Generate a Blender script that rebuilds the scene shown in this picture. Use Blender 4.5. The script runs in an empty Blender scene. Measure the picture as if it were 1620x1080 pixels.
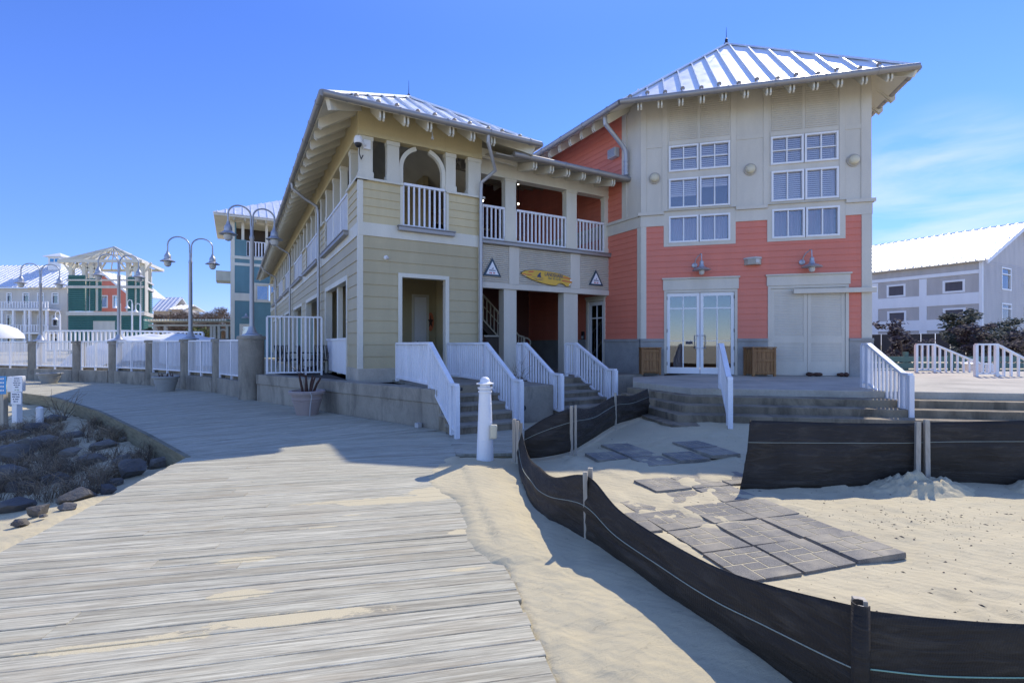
import bpy, bmesh, math, random
from mathutils import Vector, Matrix, noise

random.seed(7)
R = math.radians
SC = bpy.context.scene
COL = SC.collection

# ------------------------------------------------------------------ camera, sky, sun, exposure
FPX, HY, EYE = 777.0, 545.0, 1.60          # focal length and horizon in photo pixels (1620 wide), eye height in metres
cam_d = bpy.data.cameras.new("camera")
cam_d.sensor_width = 36.0
cam_d.lens = 36.0 * FPX / 1620.0
cam_d.shift_y = (HY - 540.0) / 1620.0
cam_d.clip_start, cam_d.clip_end = 0.05, 3000.0
cam = bpy.data.objects.new("camera", cam_d)
COL.objects.link(cam)
cam.location = (0, 0, EYE)
cam.rotation_euler = (R(90), 0, 0)
SC.camera = cam

SUN_AZ, SUN_EL = 53.0, 44.0                # azimuth counted from +X towards +Y
world = bpy.data.worlds.new("World")
SC.world = world
world.use_nodes = True
wn, wl = world.node_tree.nodes, world.node_tree.links
wn.clear()
w_out = wn.new("ShaderNodeOutputWorld")
w_bg = wn.new("ShaderNodeBackground")
w_bg.inputs["Strength"].default_value = 0.15
sky = wn.new("ShaderNodeTexSky")
sky.sky_type = 'NISHITA'
sky.sun_disc = False
sky.sun_elevation = R(SUN_EL)
sky.sun_rotation = R(90.0 - SUN_AZ)
sky.altitude = 0.0
sky.air_density = 1.0
sky.dust_density = 0.0
sky.ozone_density = 4.0
w_hs = wn.new("ShaderNodeHueSaturation")
w_hs.inputs["Hue"].default_value = 0.5
w_hs.inputs["Saturation"].default_value = 1.08
w_tint = wn.new("ShaderNodeMix"); w_tint.data_type = 'RGBA'; w_tint.blend_type = 'MULTIPLY'
w_tint.inputs[0].default_value = 1.0
w_tint.inputs[7].default_value = (1.12, 0.87, 1.10, 1)
w_dir = wn.new("ShaderNodeTexCoord")
w_sep = wn.new("ShaderNodeSeparateXYZ")
wl.new(w_dir.outputs["Generated"], w_sep.inputs[0])
def w_range(src, a, b, c, d):
    m = wn.new("ShaderNodeMapRange"); m.interpolation_type = 'SMOOTHSTEP'
    for k, x in (("From Min", a), ("From Max", b), ("To Min", c), ("To Max", d)): m.inputs[k].default_value = x
    wl.new(src, m.inputs["Value"]); return m.outputs[0]
w_f = wn.new("ShaderNodeMath"); w_f.operation = 'MULTIPLY'      # deep clear blue low in the east; brightened overhead and behind camera as fill
wl.new(w_range(w_sep.outputs["Y"], -0.3, 0.2, 0.0, 1.0), w_f.inputs[0])
wl.new(w_range(w_sep.outputs["Z"], 0.5, 0.85, 1.0, 0.0), w_f.inputs[1])
w_tm = wn.new("ShaderNodeMix"); w_tm.data_type = 'RGBA'
wl.new(w_f.outputs[0], w_tm.inputs[0])
w_th = wn.new("ShaderNodeMix"); w_th.data_type = 'RGBA'
wl.new(w_range(w_sep.outputs["Z"], 0.02, 0.3, 0.0, 1.0), w_th.inputs[0])
w_th.inputs[6].default_value = (0.84, 0.92, 1.22, 1)
w_th.inputs[7].default_value = (1.36, 1.16, 1.34, 1)
wl.new(w_th.outputs[2], w_tm.inputs[6])
w_tl = wn.new("ShaderNodeMix"); w_tl.data_type = 'RGBA'
wl.new(w_range(w_sep.outputs["Z"], 0.0, 0.34, 0.0, 1.0), w_tl.inputs[0])
w_tl.inputs[6].default_value = (0.50, 0.54, 0.92, 1)
w_tl.inputs[7].default_value = (0.70, 0.71, 1.06, 1)
wl.new(w_tl.outputs[2], w_tm.inputs[7])
wl.new(w_tm.outputs[2], w_tint.inputs[7])
wl.new(sky.outputs[0], w_tint.inputs[6])
wl.new(w_tint.outputs[2], w_hs.inputs["Color"])
# thin wisps of cloud low in the sky to the east
w_tc = wn.new("ShaderNodeTexCoord")
w_map = wn.new("ShaderNodeMapping")
w_map.inputs["Scale"].default_value = (2.6, 2.6, 11.0)
w_map.inputs["Rotation"].default_value = (0.0, R(10), 0.0)
w_n = wn.new("ShaderNodeTexNoise")
w_n.inputs["Scale"].default_value = 1.6
w_n.inputs["Detail"].default_value = 7.0
w_n.inputs["Roughness"].default_value = 0.55
w_n.inputs["Distortion"].default_value = 0.4
w_r = wn.new("ShaderNodeMapRange")
w_r.inputs["From Min"].default_value = 0.36
w_r.inputs["From Max"].default_value = 0.75
wl.new(w_tc.outputs["Generated"], w_map.inputs["Vector"])
wl.new(w_map.outputs[0], w_n.inputs["Vector"])
wl.new(w_n.outputs["Fac"], w_r.inputs["Value"])
w_dot = wn.new("ShaderNodeVectorMath"); w_dot.operation = 'DOT_PRODUCT'
_cd = Vector((0.645, 0.735, 0.205)).normalized()
w_dot.inputs[1].default_value = _cd
wl.new(w_tc.outputs["Generated"], w_dot.inputs[0])
w_m = wn.new("ShaderNodeMapRange")
w_m.inputs["From Min"].default_value = 0.987
w_m.inputs["From Max"].default_value = 0.998
w_m.interpolation_type = 'SMOOTHSTEP'
wl.new(w_dot.outputs["Value"], w_m.inputs["Value"])
w_mul = wn.new("ShaderNodeMath"); w_mul.operation = 'MULTIPLY'
wl.new(w_r.outputs[0], w_mul.inputs[0]); wl.new(w_m.outputs[0], w_mul.inputs[1])
w_mul2 = wn.new("ShaderNodeMath"); w_mul2.operation = 'MULTIPLY'
wl.new(w_mul.outputs[0], w_mul2.inputs[0]); w_mul2.inputs[1].default_value = 0.62
w_mix = wn.new("ShaderNodeMix"); w_mix.data_type = 'RGBA'
wl.new(w_mul2.outputs[0], w_mix.inputs[0])
wl.new(w_hs.outputs[0], w_mix.inputs[6])
w_mix.inputs[7].default_value = (4.5, 4.65, 4.9, 1)
wl.new(w_mix.outputs[2], w_bg.inputs["Color"])
wl.new(w_bg.outputs[0], w_out.inputs["Surface"])

sun_d = bpy.data.lights.new("sun", 'SUN')
sun_d.energy = 3.2
sun_d.angle = R(0.5)
sun_d.color = (1.0, 0.92, 0.78)
sun = bpy.data.objects.new("sun", sun_d)
COL.objects.link(sun)
sdir = Vector((math.cos(R(SUN_AZ)) * math.cos(R(SUN_EL)), math.sin(R(SUN_AZ)) * math.cos(R(SUN_EL)), math.sin(R(SUN_EL))))
sun.rotation_euler = (-sdir).to_track_quat('-Z', 'Y').to_euler()
sun.location = (20, 20, 40)

vs = SC.view_settings
vs.view_transform = 'Standard'
vs.look = 'None'
vs.gamma = 1.0
vs.use_curve_mapping = False
vs.exposure = 0.6

# ------------------------------------------------------------------ object helpers
def wloc(o):
    l = Vector((0, 0, 0))
    while o is not None:
        l += o.location
        o = o.parent
    return l

def tag(o, label=None, cat=None, group=None, kind=None):
    if label: o["label"] = label
    if cat: o["category"] = cat
    if group: o["group"] = group
    if kind: o["kind"] = kind
    return o

def thing(name, label, cat, loc=(0, 0, 0), group=None):
    o = bpy.data.objects.new(name, None)
    o.empty_display_size = 0.2
    COL.objects.link(o)
    o.location = loc
    return tag(o, label, cat, group)

def inst(name, mesh, parent, pos, rotz=0.0, scale=(1, 1, 1), rot=None):
    """another object of an existing mesh; pos is in world space (things are never rotated)"""
    o = bpy.data.objects.new(name, mesh)
    COL.objects.link(o)
    o.parent = parent
    o.location = Vector(pos) - (wloc(parent) if parent else Vector((0, 0, 0)))
    o.rotation_euler = rot if rot else (0, 0, rotz)
    o.scale = scale
    return o

def copy_tree(o, parent=None):
    c = o.copy()
    COL.objects.link(c)
    c.parent = parent
    for ch in list(o.children):
        copy_tree(ch, c)
    return c

class MB:
    def __init__(s):
        s.v, s.f, s.m = [], [], []
    def add(s, vs_, fs_, mi=0):
        b = len(s.v)
        s.v += [tuple(p) for p in vs_]
        s.f += [tuple(i + b for i in f) for f in fs_]
        s.m += [mi] * len(fs_)
        return s
    def hexa(s, p, mi=0):       # p: 4 bottom + 4 top, same order round
        return s.add(p, [(3, 2, 1, 0), (4, 5, 6, 7), (0, 1, 5, 4), (1, 2, 6, 5), (2, 3, 7, 6), (3, 0, 4, 7)], mi)
    def box(s, x0, x1, y0, y1, z0, z1, mi=0):
        return s.hexa([(x0, y0, z0), (x1, y0, z0), (x1, y1, z0), (x0, y1, z0), (x0, y0, z1), (x1, y0, z1), (x1, y1, z1), (x0, y1, z1)], mi)
    def obox(s, c, ax, ay, az, hx, hy, z0, z1, mi=0):   # centre c, axes, half sizes and range along az
        c, ax, ay, az = Vector(c), Vector(ax), Vector(ay), Vector(az)
        q = [(-1, -1), (1, -1), (1, 1), (-1, 1)]
        return s.hexa([c + ax * hx * a + ay * hy * b + az * z0 for a, b in q] + [c + ax * hx * a + ay * hy * b + az * z1 for a, b in q], mi)
    def bar(s, p0, p1, w, h, mi=0, up=(0, 0, 1)):        # rectangular bar from p0 to p1
        p0, p1 = Vector(p0), Vector(p1)
        d = (p1 - p0).normalized()
        up = Vector(up)
        sd = d.cross(up)
        if sd.length < 1e-4: sd = d.cross(Vector((1, 0, 0)))
        sd.normalize()
        u = sd.cross(d).normalized()
        q = [(-1, -1), (1, -1), (1, 1), (-1, 1)]
        return s.hexa([p0 + sd * w / 2 * a + u * h / 2 * b for a, b in q] + [p1 + sd * w / 2 * a + u * h / 2 * b for a, b in q], mi)
    def prism(s, poly, ext, mi=0):
        n = len(poly)
        ext = Vector(ext)
        a = [Vector(p) for p in poly]
        vs_ = a + [p + ext for p in a]
        fs_ = [tuple(range(n - 1, -1, -1)), tuple(range(n, 2 * n))] + [(i, (i + 1) % n, n + (i + 1) % n, n + i) for i in range(n)]
        return s.add(vs_, fs_, mi)
    def tube(s, pts, r, n=8, mi=0, caps=True):
        pts = [Vector(p) for p in pts]
        rr = r if isinstance(r, (list, tuple)) else [r] * len(pts)
        vs_, fs_ = [], []
        t = (pts[1] - pts[0]).normalized()
        a = t.orthogonal().normalized()
        for i, p in enumerate(pts):
            if i == 0: tt = (pts[1] - pts[0])
            elif i == len(pts) - 1: tt = pts[-1] - pts[-2]
            else: tt = (pts[i + 1] - pts[i]).normalized() + (pts[i] - pts[i - 1]).normalized()
            if tt.length < 1e-9: tt = t
            tt = tt.normalized()
            a = (a - tt * a.dot(tt))
            a = a.normalized() if a.length > 1e-6 else tt.orthogonal().normalized()
            b = tt.cross(a)
            for k in range(n):
                an = 2 * math.pi * k / n
                vs_.append(p + (a * math.cos(an) + b * math.sin(an)) * rr[i])
            if i:
                o = (i - 1) * n
                for k in range(n):
                    fs_.append((o + k, o + (k + 1) % n, o + n + (k + 1) % n, o + n + k))
        if caps:
            fs_.append(tuple(range(n - 1, -1, -1)))
            fs_.append(tuple(range(len(vs_) - n, len(vs_))))
        return s.add(vs_, fs_, mi)
    def lathe(s, c, prof, n=20, mi=0, axis=None):
        c = Vector(c)
        if axis is None: ax, ay, az = Vector((1, 0, 0)), Vector((0, 1, 0)), Vector((0, 0, 1))
        else:
            az = Vector(axis).normalized(); ax = az.orthogonal().normalized(); ay = az.cross(ax)
        vs_, fs_ = [], []
        for (r, z) in prof:
            for k in range(n):
                an = 2 * math.pi * k / n
                vs_.append(c + ax * (r * math.cos(an)) + ay * (r * math.sin(an)) + az * z)
        for i in range(len(prof) - 1):
            for k in range(n):
                fs_.append((i * n + k, i * n + (k + 1) % n, (i + 1) * n + (k + 1) % n, (i + 1) * n + k))
        fs_.append(tuple(range(n - 1, -1, -1)))
        fs_.append(tuple(range(len(vs_) - n, len(vs_))))
        return s.add(vs_, fs_, mi)
    def quad(s, a, b, c, d, mi=0):
        return s.add([a, b, c, d], [(0, 1, 2, 3)], mi)
    def build(s, name, mats, parent=None, smooth=False, bevel=0.0, recalc=True, base=None, sharp=38):
        if not isinstance(mats, (list, tuple)): mats = [mats]
        vs_ = [Vector(p) for p in s.v]
        if base is None:
            xs = [p.x for p in vs_]; ys = [p.y for p in vs_]; zs = [p.z for p in vs_]
            base = Vector(((min(xs) + max(xs)) / 2, (min(ys) + max(ys)) / 2, min(zs)))
        base = Vector(base)
        me = bpy.data.meshes.new(name)
        me.from_pydata([p - base for p in vs_], [], s.f)
        for m_ in mats: me.materials.append(m_)
        if len(mats) > 1: me.polygons.foreach_set("material_index", s.m)
        if recalc:
            bm = bmesh.new(); bm.from_mesh(me)
            bmesh.ops.recalc_face_normals(bm, faces=bm.faces)
            bm.to_mesh(me); bm.free()
        if smooth:
            me.polygons.foreach_set("use_smooth", [True] * len(me.polygons))
            if sharp: me.set_sharp_from_angle(angle=R(sharp))
        me.update()
        o = bpy.data.objects.new(name, me)
        COL.objects.link(o)
        if parent is not None:
            o.parent = parent
            o.location = base - wloc(parent)
        else:
            o.location = base
        if bevel:
            b = o.modifiers.new("bevel", 'BEVEL'); b.width = bevel; b.segments = 2; b.limit_method = 'ANGLE'; b.angle_limit = R(40)
        return o

class Face:
    """a vertical wall plane: origin p0 (x, y), direction dirv along it, outward normal n"""
    def __init__(s, p0, dirv, n):
        s.p0, s.u, s.n = Vector((p0[0], p0[1], 0)), Vector((dirv[0], dirv[1], 0)), Vector((n[0], n[1], 0))
    def pt(s, t, z, d=0.0):
        p = s.p0 + s.u * t + s.n * d
        return Vector((p.x, p.y, z))
    def t(s, px, d=0.0):
        k = (px - 810.0) / FPX
        p = s.p0 + s.n * d
        return (k * p.y - p.x) / (s.u.x - k * s.u.y)
    def z(s, px, py, d=0.0):
        y = (s.p0 + s.n * d + s.u * s.t(px, d)).y
        return EYE + (HY - py) * y / FPX
    def box(s, mb, t0, t1, z0, z1, d0, d1, mi=0):
        return mb.hexa([s.pt(t0, z0, d1), s.pt(t1, z0, d1), s.pt(t1, z0, d0), s.pt(t0, z0, d0),
                        s.pt(t0, z1, d1), s.pt(t1, z1, d1), s.pt(t1, z1, d0), s.pt(t0, z1, d0)], mi)
    def ang(s):
        return math.atan2(s.u.y, s.u.x)

def G(px, py, z=0.0):
    y = FPX * (EYE - z) / (py - HY)
    return ((px - 810.0) * y / FPX, y)

def cells(t0, t1, z0, z1, openings):
    """rectangles that fill t0..t1 x z0..z1 around the openings"""
    zs = sorted({z0, z1} | {min(max(o[k], z0), z1) for o in openings for k in (2, 3)})
    out = []
    for a, b in zip(zs[:-1], zs[1:]):
        if b - a < 1e-4: continue
        zm = (a + b) / 2
        cuts = sorted([(max(o[0], t0), min(o[1], t1)) for o in openings if o[2] < zm < o[3]])
        x = t0
        for c0, c1 in cuts:
            if c0 - x > 1e-3: out.append((x, c0, a, b))
            x = max(x, c1)
        if t1 - x > 1e-3: out.append((x, t1, a, b))
    return out

def siding(mb, F, t0, t1, z0, z1, openings=(), course=0.19, back=-0.14, lap=0.016):
    n = max(1, round((z1 - z0) / course))
    h = (z1 - z0) / n
    for i in range(n):
        a, b = z0 + i * h, z0 + (i + 1) * h
        for (x0, x1, ya, yb) in cells(t0, t1, a, b, openings):
            da = lap * (1 - (ya - a) / h) + 0.001
            db = lap * (1 - (yb - a) / h) + 0.001
            mb.hexa([F.pt(x0, ya, da), F.pt(x1, ya, da), F.pt(x1, ya, back), F.pt(x0, ya, back),
                     F.pt(x0, yb, db), F.pt(x1, yb, db), F.pt(x1, yb, back), F.pt(x0, yb, back)])
    return mb

def ring(mb, F, t0, t1, z0, z1, w, d0, d1, mi=0, bottom=True):
    """a rectangular casing, members butted"""
    F.box(mb, t0, t0 + w, z0, z1 - w, d0, d1, mi)
    F.box(mb, t1 - w, t1, z0, z1 - w, d0, d1, mi)
    F.box(mb, t0, t1, z1 - w, z1, d0, d1, mi)
    if bottom: F.box(mb, t0 + w, t1 - w, z0, z0 + w, d0, d1, mi)
    return mb

def sstep(a, b, x):
    if a == b: return 0.0 if x < a else 1.0
    t = min(1.0, max(0.0, (x - a) / (b - a)))
    return t * t * (3 - 2 * t)

def nz(x, y, z=0.0, s=1.0):
    return noise.noise(Vector((x * s, y * s, z)))
# ------------------------------------------------------------------ materials
MATS = {}
def new_mat(name):
    m = bpy.data.materials.new(name)
    m.use_nodes = True
    nt = m.node_tree
    b = nt.nodes["Principled BSDF"]
    MATS[name] = m
    return m, nt, b

def setc(sock, c):
    sock.default_value = (c[0], c[1], c[2], 1.0)

def ramp(nt, src, stops):
    r = nt.nodes.new("ShaderNodeValToRGB")
    while len(r.color_ramp.elements) > 1: r.color_ramp.elements.remove(r.color_ramp.elements[-1])
    r.color_ramp.elements[0].position = stops[0][0]
    r.color_ramp.elements[0].color = (*stops[0][1], 1)
    for p, c in stops[1:]:
        e = r.color_ramp.elements.new(p); e.color = (*c, 1)
    nt.links.new(src, r.inputs[0])
    return r.outputs[0]

def npos(nt, scale=(1, 1, 1), rotz=0.0, coord="Position"):
    if coord == "Position":
        g = nt.nodes.new("ShaderNodeNewGeometry").outputs["Position"]
    else:
        g = nt.nodes.new("ShaderNodeTexCoord").outputs[coord]
    if rotz:
        vr = nt.nodes.new("ShaderNodeVectorRotate"); vr.rotation_type = 'Z_AXIS'
        vr.inputs["Angle"].default_value = rotz
        nt.links.new(g, vr.inputs["Vector"]); g = vr.outputs[0]
    mp = nt.nodes.new("ShaderNodeMapping")
    mp.inputs["Scale"].default_value = scale
    nt.links.new(g, mp.inputs["Vector"])
    return mp.outputs[0]

def nnoise(nt, vec, scale, detail=4, rough=0.55, dist=0.0):
    n = nt.nodes.new("ShaderNodeTexNoise")
    n.inputs["Scale"].default_value = scale
    n.inputs["Detail"].default_value = detail
    n.inputs["Roughness"].default_value = rough
    n.inputs["Distortion"].default_value = dist
    nt.links.new(vec, n.inputs["Vector"])
    return n.outputs["Fac"]

def mixc(nt, fac, a, b, mode='MIX'):
    m = nt.nodes.new("ShaderNodeMix"); m.data_type = 'RGBA'; m.blend_type = mode
    if hasattr(fac, "links"): nt.links.new(fac, m.inputs[0])
    else: m.inputs[0].default_value = fac
    for k, x in ((6, a), (7, b)):
        if hasattr(x, "links"): nt.links.new(x, m.inputs[k])
        else: setc(m.inputs[k], x)
    return m.outputs[2]

def maprange(nt, src, a, b, c=0.0, d=1.0):
    m = nt.nodes.new("ShaderNodeMapRange")
    for k, x in (("From Min", a), ("From Max", b), ("To Min", c), ("To Max", d)): m.inputs[k].default_value = x
    nt.links.new(src, m.inputs["Value"])
    return m.outputs[0]

def mth(nt, op, a, b=None):
    m = nt.nodes.new("ShaderNodeMath"); m.operation = op
    for k, x in ((0, a), (1, b)):
        if x is None: continue
        if hasattr(x, "links"): nt.links.new(x, m.inputs[k])
        else: m.inputs[k].default_value = x
    return m.outputs[0]

def bump(nt, b, h, strength=0.3, dist=0.01):
    n = nt.nodes.new("ShaderNodeBump")
    n.inputs["Strength"].default_value = strength
    n.inputs["Distance"].default_value = dist
    nt.links.new(h, n.inputs["Height"])
    nt.links.new(n.outputs[0], b.inputs["Normal"])

def paint(name, c, rough=0.5, var=0.12, scale=1.5, streak=True, fine=0.05, boards=0.0):
    """flat house paint with faint weathering, in the thing's own colour"""
    m, nt, b = new_mat(name)
    v1 = npos(nt, (1, 1, 0.25 if streak else 1))
    n1 = nnoise(nt, v1, scale, 5, 0.6)
    v2 = npos(nt, (1, 1, 1))
    n2 = nnoise(nt, v2, 45, 2, 0.5)
    lo = tuple(x * (1 - var) for x in c); hi = tuple(min(1, x * (1 + var * 0.7)) for x in c)
    col = ramp(nt, n1, [(0.3, lo), (0.7, hi)])
    col = mixc(nt, maprange(nt, n2, 0.35, 0.7, 0, fine * 3), col, tuple(x * 0.6 for x in c))
    if boards:                      # faded and chalked differently from board to board, with run-down stains
        n3 = nnoise(nt, npos(nt, (0.25, 0.25, boards)), 1.0, 3, 0.6)
        col = mixc(nt, maprange(nt, n3, 0.35, 0.68, 0, 0.30), col, tuple(x * 0.80 + 0.012 for x in c))
        n4 = nnoise(nt, npos(nt, (5.0, 5.0, 0.3)), 1.0, 6, 0.7, 0.3)
        col = mixc(nt, maprange(nt, n4, 0.56, 0.76, 0, 0.28), col, tuple(x * 0.62 for x in c))
    nt.links.new(col, b.inputs["Base Color"])
    b.inputs["Roughness"].default_value = rough
    bump(nt, b, n2, 0.08, 0.004)
    return m

M_TAN_UP = paint("tan_paint", (0.60, 0.50, 0.28), boards=5.0)
M_TAN_LO = paint("olive_tan_paint", (0.465, 0.39, 0.225), boards=3.6)
M_CREAM = paint("cream_trim_paint", (0.68, 0.645, 0.53))
M_PANEL = paint("beige_panel_paint", (0.62, 0.575, 0.48))
M_CORAL = paint("coral_paint", (0.68, 0.20, 0.13), var=0.1, boards=5.7)
M_CORAL_SHADE = paint("coral_painted_shade", (0.13, 0.05, 0.04))  # coral of the porch back walls, with the porch's shade put into the colour
M_WHITE = paint("white_paint", (0.80, 0.80, 0.80), rough=0.4, var=0.05, fine=0.03)
M_WHITE_MET = paint("white_coated_metal", (0.80, 0.81, 0.84), rough=0.35, var=0.12, scale=4.0, fine=0.06)
M_BLUE = paint("teal_blue_paint", (0.13, 0.255, 0.275))
M_GREEN = paint("dark_green_paint", (0.05, 0.17, 0.14))
M_GREY_SID = paint("grey_lilac_siding", (0.50, 0.46, 0.42))
M_APART = paint("pale_stucco", (0.58, 0.54, 0.47))
M_BROWN_D = paint("dark_brown_paint", (0.055, 0.04, 0.032), rough=0.6)
M_BLACK = paint("black_metal_paint", (0.012, 0.012, 0.014), rough=0.45)
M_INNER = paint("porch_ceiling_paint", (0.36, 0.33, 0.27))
M_FIX = paint("beige_fixture", (0.42, 0.38, 0.31))
def gapmat():
    m, nt, b = new_mat("sand_in_board_gaps")
    n1 = nnoise(nt, npos(nt, (0.7, 5.0, 1), -R(12)), 2.2, 4, 0.6)
    nt.links.new(ramp(nt, n1, [(0.27, (0.07, 0.06, 0.045)), (0.33, (0.56, 0.50, 0.36)), (0.7, (0.66, 0.60, 0.46))]), b.inputs["Base Color"])
    b.inputs["Roughness"].default_value = 0.95
    return m
M_GAP = gapmat()
M_GREYBOX = paint("grey_plastic", (0.5, 0.5, 0.49), rough=0.45)
M_POT = paint("weathered_plastic_pot", (0.36, 0.29, 0.265), rough=0.6, var=0.2)
M_POT2 = paint("weathered_pale_pot", (0.33, 0.33, 0.31), rough=0.6, var=0.2)
M_GREENF = paint("green_board_paint", (0.07, 0.15, 0.13))
M_ORANGE = paint("orange_paint", (0.62, 0.17, 0.07), rough=0.5)
M_BROWN_F = paint("brown_canvas", (0.07, 0.032, 0.022), rough=0.85)
M_IVORY = paint("ivory_plastic", (0.66, 0.60, 0.43), rough=0.4)

def metal(name, c, rough=0.35, metallic=0.9, var=0.12, scale=3.0):
    m, nt, b = new_mat(name)
    n1 = nnoise(nt, npos(nt, (1, 1, 1)), scale, 5, 0.6)
    nt.links.new(ramp(nt, n1, [(0.3, tuple(x * (1 - var) for x in c)), (0.7, c)]), b.inputs["Base Color"])
    nt.links.new(maprange(nt, n1, 0.3, 0.7, rough * 0.8, rough * 1.25), b.inputs["Roughness"])
    b.inputs["Metallic"].default_value = metallic
    return m
M_ROOF = metal("galvanised_roof_metal", (0.86, 0.87, 0.88), 0.45, 0.55)
M_SEAM = metal("roof_guard_metal", (0.34, 0.31, 0.29), 0.5, 0.6)
M_GUTTER = metal("dull_zinc_gutter", (0.36, 0.345, 0.33), 0.5, 0.55)
M_SPOUT = metal("zinc_downspout", (0.44, 0.45, 0.47), 0.45, 0.5)
M_LAMP = metal("galvanised_lamp_metal", (0.42, 0.44, 0.48), 0.4, 0.5)
M_STEEL = metal("brushed_steel", (0.6, 0.6, 0.6), 0.3, 0.9)

def concrete(name, c, dark=0.45, lo=0.52, hi=0.75):
    m, nt, b = new_mat(name)
    n1 = nnoise(nt, npos(nt, (1, 1, 1)), 1.1, 8, 0.65, 0.3)
    n2 = nnoise(nt, npos(nt, (1, 1, 1)), 26, 6, 0.7)
    n3 = nnoise(nt, npos(nt, (1.3, 1.3, 0.45)), 1.5, 8, 0.7, 0.8)
    col = ramp(nt, n1, [(0.3, tuple(x * 0.72 for x in c)), (0.52, c), (0.75, tuple(min(1, x * 1.22) for x in c))])
    col = mixc(nt, maprange(nt, n3, lo, hi, 0, dark), col, tuple(x * 0.38 for x in c))
    col = mixc(nt, maprange(nt, n2, 0.45, 0.75, 0, 0.35), col, tuple(x * 0.55 for x in c))
    nt.links.new(col, b.inputs["Base Color"])
    b.inputs["Roughness"].default_value = 0.9
    bump(nt, b, n2, 0.35, 0.008)
    return m
M_CONC = concrete("weathered_concrete", (0.32, 0.285, 0.225), 0.8, 0.48, 0.68)
M_CONC_L = concrete("pale_concrete", (0.46, 0.42, 0.34), 0.25)
M_STONE = concrete("grey_stone_veneer", (0.31, 0.31, 0.30), 0.15)
M_STEP = concrete("stained_step_concrete", (0.30, 0.245, 0.165), 0.92, 0.44, 0.62)

# sand
def sandmat(name, c, debris=0.62):
    m, nt, b = new_mat(name)
    p = npos(nt, (1, 1, 1))
    n1 = nnoise(nt, p, 0.9, 6, 0.6, 0.5)
    n2 = nnoise(nt, p, 160, 3, 0.7)
    n3 = nnoise(nt, npos(nt, (1.0, 2.6, 1), R(-20)), 5.0, 7, 0.7, 0.6)
    n4 = nnoise(nt, p, 38, 5, 0.75)
    col = ramp(nt, n1, [(0.3, tuple(x * 0.88 for x in c)), (0.7, tuple(min(1, x * 1.06) for x in c))])
    col = mixc(nt, maprange(nt, n2, 0.35, 0.72, 0, 0.22), col, tuple(x * 0.6 for x in c))
    col = mixc(nt, mth(nt, 'MULTIPLY', maprange(nt, n3, 0.56, 0.72, 0, debris), maprange(nt, n4, 0.5, 0.62, 0, 1)), col, (0.10, 0.085, 0.065))
    nt.links.new(col, b.inputs["Base Color"])
    b.inputs["Roughness"].default_value = 0.95
    w = nt.nodes.new("ShaderNodeTexWave")
    w.wave_type = 'BANDS'; w.bands_direction = 'Y'
    w.inputs["Scale"].default_value = 4.2; w.inputs["Distortion"].default_value = 7.0; w.inputs["Detail"].default_value = 3.0
    w.inputs["Detail Scale"].default_value = 1.2
    nt.links.new(npos(nt, (1, 1, 1), R(35)), w.inputs["Vector"])
    h = mth(nt, 'ADD', mth(nt, 'MULTIPLY', n2, 0.10), mth(nt, 'ADD', mth(nt, 'MULTIPLY', w.outputs["Fac"], 0.10), mth(nt, 'MULTIPLY', n3, 0.9)))
    bump(nt, b, h, 0.55, 0.03)
    return m
M_SAND = sandmat("beach_sand", (0.56, 0.485, 0.31))

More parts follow.
